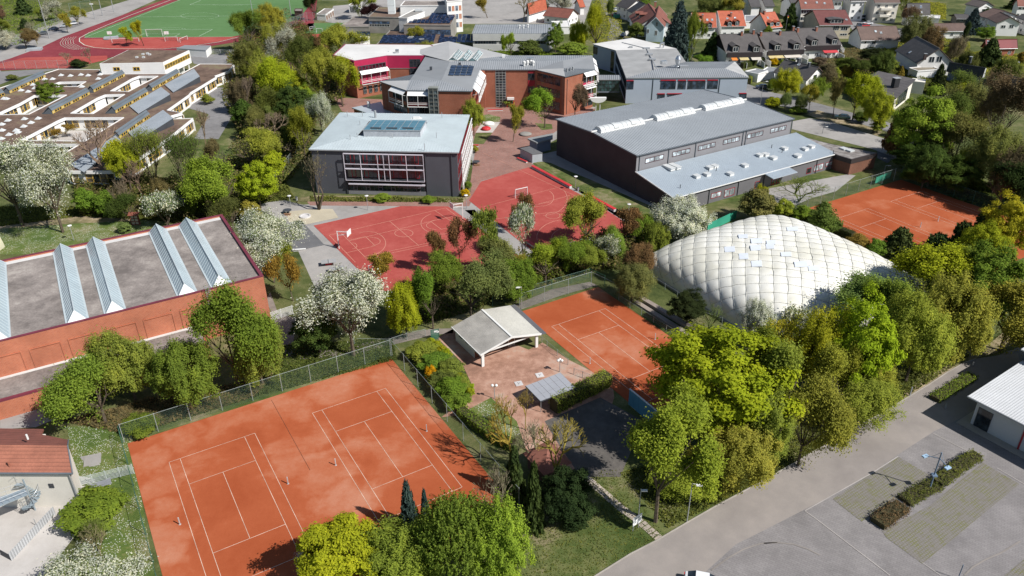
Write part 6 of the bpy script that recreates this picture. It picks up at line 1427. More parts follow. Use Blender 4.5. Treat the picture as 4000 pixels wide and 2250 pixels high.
def mk_conifer(name,tiers,per,seed,droop=.25,dens=26,lsz=.05,taper=1.0):
 rd=np.random.default_rng(seed);cs,ns,ss,vv_=[],[],[],[]
 for i in range(tiers):
  f=i/tiers;z=.04+.94*f;R=(1-f)**taper*rd.uniform(.85,1.08)+.03;m=max(4,int(per*(1-f*.6)))
  for j in range(m):
   a=6.283*(j+rd.uniform(-.3,.3))/m+i;Rj=R*rd.uniform(.75,1.1);n_=max(5,int(dens*(R+.15)))
   t=rd.uniform(.15,1,n_)**.7;w=rd.normal(0,.09,n_)*(1.15-t*.6)
   x=np.cos(a)*t*Rj-np.sin(a)*w;y=np.sin(a)*t*Rj+np.cos(a)*w
   zz=z-t*Rj*droop*.45+rd.normal(0,.008,n_)+(t**3)*.012
   cs.append(np.stack([x,y,zz],1));nn=rd.normal(size=(n_,3))*.5+np.array([np.cos(a)*.3,np.sin(a)*.3,.8]);ns.append(nn/np.linalg.norm(nn,axis=1)[:,None])
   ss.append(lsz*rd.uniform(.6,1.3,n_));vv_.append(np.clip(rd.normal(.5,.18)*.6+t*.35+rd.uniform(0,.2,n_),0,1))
 return leafmesh(name,np.concatenate(cs),np.concatenate(ns),np.concatenate(ss),np.concatenate(vv_),needle_m,aspect=2.4)
def mk_shoots(name,n,per,lsz,seed):
 """many upright shoots carrying small leaves (hazel, willow, hedge maple)"""
 rd=np.random.default_rng(seed);base=unit(n);base[:,2]=np.abs(base[:,2])*1.1-.35;r=rd.uniform(.35,.95,n)
 b=base*r[:,None];cs,vv_=[],[]
 d=base*.45+np.array([0,0,.8])+rd.normal(0,.15,(n,3));d/=np.linalg.norm(d,axis=1)[:,None]
 L=rd.uniform(.15,.34,n);t=rd.uniform(0,1,(n,per));p=b[:,None,:]+d[:,None,:]*(t*L[:,None])[:,:,None]+rd.normal(0,.022,(n,per,3))*(1.3-t[:,:,None])
 p=p.reshape(-1,3);nr=unit(len(p))*.8+p*.5+np.array([0,0,.4]);nr/=np.linalg.norm(nr,axis=1)[:,None]
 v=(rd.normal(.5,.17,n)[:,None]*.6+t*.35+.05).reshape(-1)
 return leafmesh(name,p,nr,lsz*rd.uniform(.6,1.25,len(p)),v,leaf_m)
def limbs(seed):
 rd=random.Random(seed);segs=[(Vector((0,0,0)),Vector((.01,.01,.5)),.05,.036)]
 for i in range(7):
  a=i*6.283/7+rd.uniform(-.3,.3);q=Vector((math.cos(a)*.3,math.sin(a)*.3,.8+rd.uniform(-.1,.1)));q2=Vector((math.cos(a)*.62,math.sin(a)*.62,1.05+rd.uniform(-.1,.2)))
  segs+=[(Vector((.01,.01,.48)),q,.028,.016),(q,q2,.016,.006)]
  for j in range(2):segs.append((q,q+Vector((rd.uniform(-.3,.3),rd.uniform(-.3,.3),rd.uniform(.2,.4))),.01,.004))
 segs.append((Vector((.01,.01,.48)),Vector((0,.03,1.3)),.03,.01))
 me=sticks(segs,5);return me
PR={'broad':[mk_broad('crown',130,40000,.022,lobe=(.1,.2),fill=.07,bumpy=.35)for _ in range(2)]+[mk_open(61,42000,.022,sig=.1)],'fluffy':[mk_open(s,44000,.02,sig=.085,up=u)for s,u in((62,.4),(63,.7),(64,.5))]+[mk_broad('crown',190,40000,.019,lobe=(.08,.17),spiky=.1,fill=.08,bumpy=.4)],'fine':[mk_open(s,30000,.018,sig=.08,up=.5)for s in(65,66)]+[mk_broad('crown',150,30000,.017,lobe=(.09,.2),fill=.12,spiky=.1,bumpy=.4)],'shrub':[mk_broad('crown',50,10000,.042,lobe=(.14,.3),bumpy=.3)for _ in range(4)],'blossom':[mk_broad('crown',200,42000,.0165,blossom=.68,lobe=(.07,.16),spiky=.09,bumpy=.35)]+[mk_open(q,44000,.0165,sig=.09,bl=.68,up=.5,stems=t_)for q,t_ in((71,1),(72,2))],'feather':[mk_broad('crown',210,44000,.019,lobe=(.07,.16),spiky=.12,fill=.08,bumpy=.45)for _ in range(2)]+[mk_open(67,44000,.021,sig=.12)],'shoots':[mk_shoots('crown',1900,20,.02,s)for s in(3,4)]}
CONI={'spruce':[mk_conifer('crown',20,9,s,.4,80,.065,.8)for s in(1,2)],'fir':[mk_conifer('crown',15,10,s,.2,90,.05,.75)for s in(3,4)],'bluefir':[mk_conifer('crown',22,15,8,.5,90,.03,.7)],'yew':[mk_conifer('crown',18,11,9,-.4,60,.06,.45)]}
TW={'bare':[mk_twiggy('c',s,0,0,levels=5,split=3,r0=.04,up=.5,jitter=.5,thin=.8,dec=.86)for s in(1,2,3)],'barelow':[mk_twiggy('c',s,0,0,levels=4,split=3,r0=.026,thin=.8,dec=.86,up=.6,stems=4,h0=.3)for s in(5,6)],'sparse':[mk_twiggy('crown',s,7000,.026,levels=5,split=2,r0=.03,up=.5)for s in(11,12,13)],'sparsebl':[mk_twiggy('crown_bl',s,8000,.028,levels=5,split=2,r0=.028,up=.6,stems=3)for s in(21,)],'whips':[mk_twiggy('crown',s,7000,.016,levels=3,split=4,r0=.012,up=1.6,stems=9,h0=.4,spread=.5,jitter=.2)for s in(31,32)],'poplar':[mk_twiggy('crown',s,500,.02,levels=5,split=2,r0=.022,up=1.3,stems=3,h0=.3,spread=.5,jitter=.25)for s in(41,)]}
LIMB=[limbs(s)for s in(1,2,3)]
CC={'YG':(0.35,0.39,0.028),'YL':(0.38,0.39,0.035),'LG':(0.27,0.365,0.045),'G':(0.185,0.26,0.04),'MG':(0.25,0.3,0.055),'DG':(0.085,0.125,0.03),'OL':(0.33,0.335,0.055),'OD':(0.2,0.21,0.07),'RB':(0.24,0.15,0.07),'OR':(0.32,0.23,0.05),'TW':(0.24,0.2,0.13),'BR':(0.2,0.15,0.1),'YE':(0.6,0.4,0.015),'HB':(0.17,0.12,0.07),'C1':(0.15,0.17,0.045),'C2':(0.1,0.13,0.035),'C3':(0.19,0.155,0.08),'PU':(0.06,0.025,0.03),'BL':(0.05,0.085,0.085),'FG':(0.06,0.085,0.03),'FD':(0.042,0.062,0.024),'BG':(0.14,0.18,0.045),'WG':(0.2,0.25,0.08)}
TREE_ID=[0]
def fit(x0,y0,x1,y1,clear,ground=False):
 """crown box in the photo (2576-wide coordinates) -> radius, half height, centre"""
 cxp,cyp=(x0+x1)/2,(y0+y1)/2;hp=(y1-y0)/2*1.5528;wp=(x1-x0)/2*1.5528
 z=3.0
 for _ in range(12):
  P=g('O',cxp,cyp,z);D=(P-Vector((0,0,CH))).dot(CF);a=wp*D/FO
  d=(P-Vector((0,0,CH))).normalized();s,c=-d.z,math.sqrt(1-d.z*d.z);hm=hp*D/FO
  b=math.sqrt(max((a*s*.5)**2,hm*hm-(a*s)**2))/c;b=min(max(b,a*.45),a*3.2)
  z=clear+b
 return P,a,b,z
def tree(kind,x0,y0,x1,y1,col,clear=None,label=None,cat=None,group=None,bark=None):
 TREE_ID[0]+=1;i=TREE_ID[0];c=CC[col];jit=[v*R_.uniform(.9,1.1)for v in c];bk=bark or(0.12,0.095,0.07)
 nmz={'shrub':'shrub','blshrub':'blossoming_shrub','blossom':'blossoming_tree','barelow':'bare_shrub','bare':'bare_tree','whips':'willow_shrub','spruce':'spruce_tree','fir':'fir_tree','bluefir':'blue_spruce','yew':'yew_tree','poplar':'poplar_tree','sparsebl':'blossoming_tree'}.get(kind,'leafy_tree')
 small=(x1-x0)<40
 if kind in PR:
  cl=clear if clear is not None else(0.0 if 'shrub' in kind else 1.2)
  P,a,b,z=fit(x0,y0,x1,y1,cl)
  t=thing(nmz,label,cat or('shrub' if 'shrub' in nmz else 'tree'),(P.x,P.y,0),group,R_.uniform(0,6.28))
  me=PR[kind][i%len(PR[kind])]
  o=bpy.data.objects.new('crown',me);COL.objects.link(o);o.parent=t;o.location=(0,0,z);o.scale=(a*1.12,a*1.12,b*1.1);o.color=(*jit,1)
  o=bpy.data.objects.new('trunk',LIMB[i%3]);COL.objects.link(o);o.parent=t;o.scale=(a,a,z);o.color=(*bk,1)
 elif kind in CONI:
  P,a,b,z=fit(x0,y0,x1,y1,0.0)
  base=P.copy();
  for _ in range(3):
   h=zabove(base,y0*1.5528);lowy=y1*1.5528;base=G((T('O',(x0+x1)/2,y1)[0],lowy-a*.42*FO/(base-Vector((0,0,CH))).dot(CF)),0.15*h*0)
  h=max(2.0,zabove(base,y0*1.5528))
  t=thing(nmz,label,cat or 'conifer',(base.x,base.y,0),group,R_.uniform(0,6.28))
  o=bpy.data.objects.new('crown',CONI[kind][i%len(CONI[kind])]);COL.objects.link(o);o.parent=t;o.scale=(a*1.25,a*1.25,h);o.color=(*jit,1)
  mb=MB();mb.tube((0,0,0),(0,0,h*.93),a*.07,a*.01,6);o=mb.build('trunk',bark_m,None,color=(.08,.06,.045));o.parent=t
 else:
  P,a,b,z=fit(x0,y0,x1,y1,0.0);base=P
  for _ in range(4):
   D=(base-Vector((0,0,CH))).dot(CF);base=G(((x0+x1)/2*1.5528,(y1)*1.5528-a*.18*FO/D))
  h=max(1.5,zabove(base,y0*1.5528));t=thing(nmz,label,cat or('shrub' if 'shrub' in nmz else 'tree'),(base.x,base.y,0),group,R_.uniform(0,6.28))
  br,lf=TW[kind][i%len(TW[kind])];tw=(jit if kind in('bare','barelow')else bk)
  o=bpy.data.objects.new('branches',br);COL.objects.link(o);o.parent=t;o.scale=(a,a,h);o.color=(*tw,1)
  if lf is not None:o=bpy.data.objects.new('crown',lf);COL.objects.link(o);o.parent=t;o.scale=(a,a,h);o.color=(*jit,1)
 return t
def hedge(label,pts,wd_,ht_,col,k='O',name='hedge',top=None):
 W=[g(k,*p)for p in pts];n_all=[];t=new_thing(name,label,'hedge',W[len(W)//2]);cs,ns=[],[]
 core=MB()
 for i in range(len(W)-1):
  p,q=W[i],W[i+1];L=(q-p).length;n=int(L*(2*ht_+wd_)*55)+40;n=min(n,16000);d=(q-p).normalized();x=Vector((-d.y,d.x,0))
  m=rng.uniform(0,1,n);per=rng.uniform(0,2*ht_+wd_,n)
  off=np.where(per<ht_,-wd_/2,np.where(per<ht_+wd_,per-ht_-wd_/2,wd_/2));z=np.where(per<ht_,per,np.where(per<ht_+wd_,ht_,2*ht_+wd_-per))
  nrm=np.where((per<ht_)[:,None],[-x.x,-x.y,.25],np.where((per<ht_+wd_)[:,None],[0,0,1.0],[x.x,x.y,.25]))
  c=np.array(p)[None]+np.outer(m*L,d)+np.outer(off,x)+np.outer(z,[0,0,1]);c+=rng.normal(0,.1,c.shape)+(np.sin(c[:,:1]*2.1+c[:,1:2]*1.7)*.06)*nrm
  nn=nrm+unit(n)*.6;cs.append(c);ns.append(nn/np.linalg.norm(nn,axis=1)[:,None])
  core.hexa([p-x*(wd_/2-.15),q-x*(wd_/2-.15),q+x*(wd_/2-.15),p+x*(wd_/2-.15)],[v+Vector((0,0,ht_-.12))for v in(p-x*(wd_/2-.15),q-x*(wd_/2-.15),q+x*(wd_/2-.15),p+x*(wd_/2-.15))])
 c=np.concatenate(cs)-np.array(t.location)[None];n=len(c)
 me=leafmesh('foliage',c,np.concatenate(ns),rng.uniform(.05,.11,n),rng.uniform(0,1,n),leaf_m)
 o=bpy.data.objects.new('foliage',me);COL.objects.link(o);o.parent=t;o.color=(*CC[col],1)
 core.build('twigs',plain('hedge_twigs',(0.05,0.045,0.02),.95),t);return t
def cover(name,poly,n,size,col,hgt=.35,k='O'):
 P=[g(k,*p)for p in poly];tri=tessellate_polygon([P]);ar=[];
 for t in tri:a,b,c=(P[i]for i in t);ar.append(((b-a).cross(c-a)).length/2)
 ar=np.array(ar);idx=rng.choice(len(tri),n,p=ar/ar.sum());r1=np.sqrt(rng.uniform(0,1,n));r2=rng.uniform(0,1,n)
 TT=np.array([[list(P[i])for i in t]for t in tri]);A,B,C=TT[idx,0],TT[idx,1],TT[idx,2]
 c=A*(1-r1)[:,None]+B*(r1*(1-r2))[:,None]+C*(r1*r2)[:,None]
 hh=np.clip(np.sin(c[:,0]*.83+1.7*np.sin(c[:,1]*.31))*np.cos(c[:,1]*.71+1.3*np.sin(c[:,0]*.37))*.9+.25,.04,1)*hgt+.03;c[:,2]=rng.uniform(0,1,n)*hh+.02
 nn=unit(n)*.7+np.array([0,0,.8]);nn/=np.linalg.norm(nn,axis=1)[:,None]
 me=leafmesh(name,c,nn,size*rng.uniform(.5,1.4,n),rng.uniform(0,1,n),leaf_m);o=bpy.data.objects.new(name,me);COL.objects.link(o);o.color=(*CC[col],1);o['kind']='stuff';return o
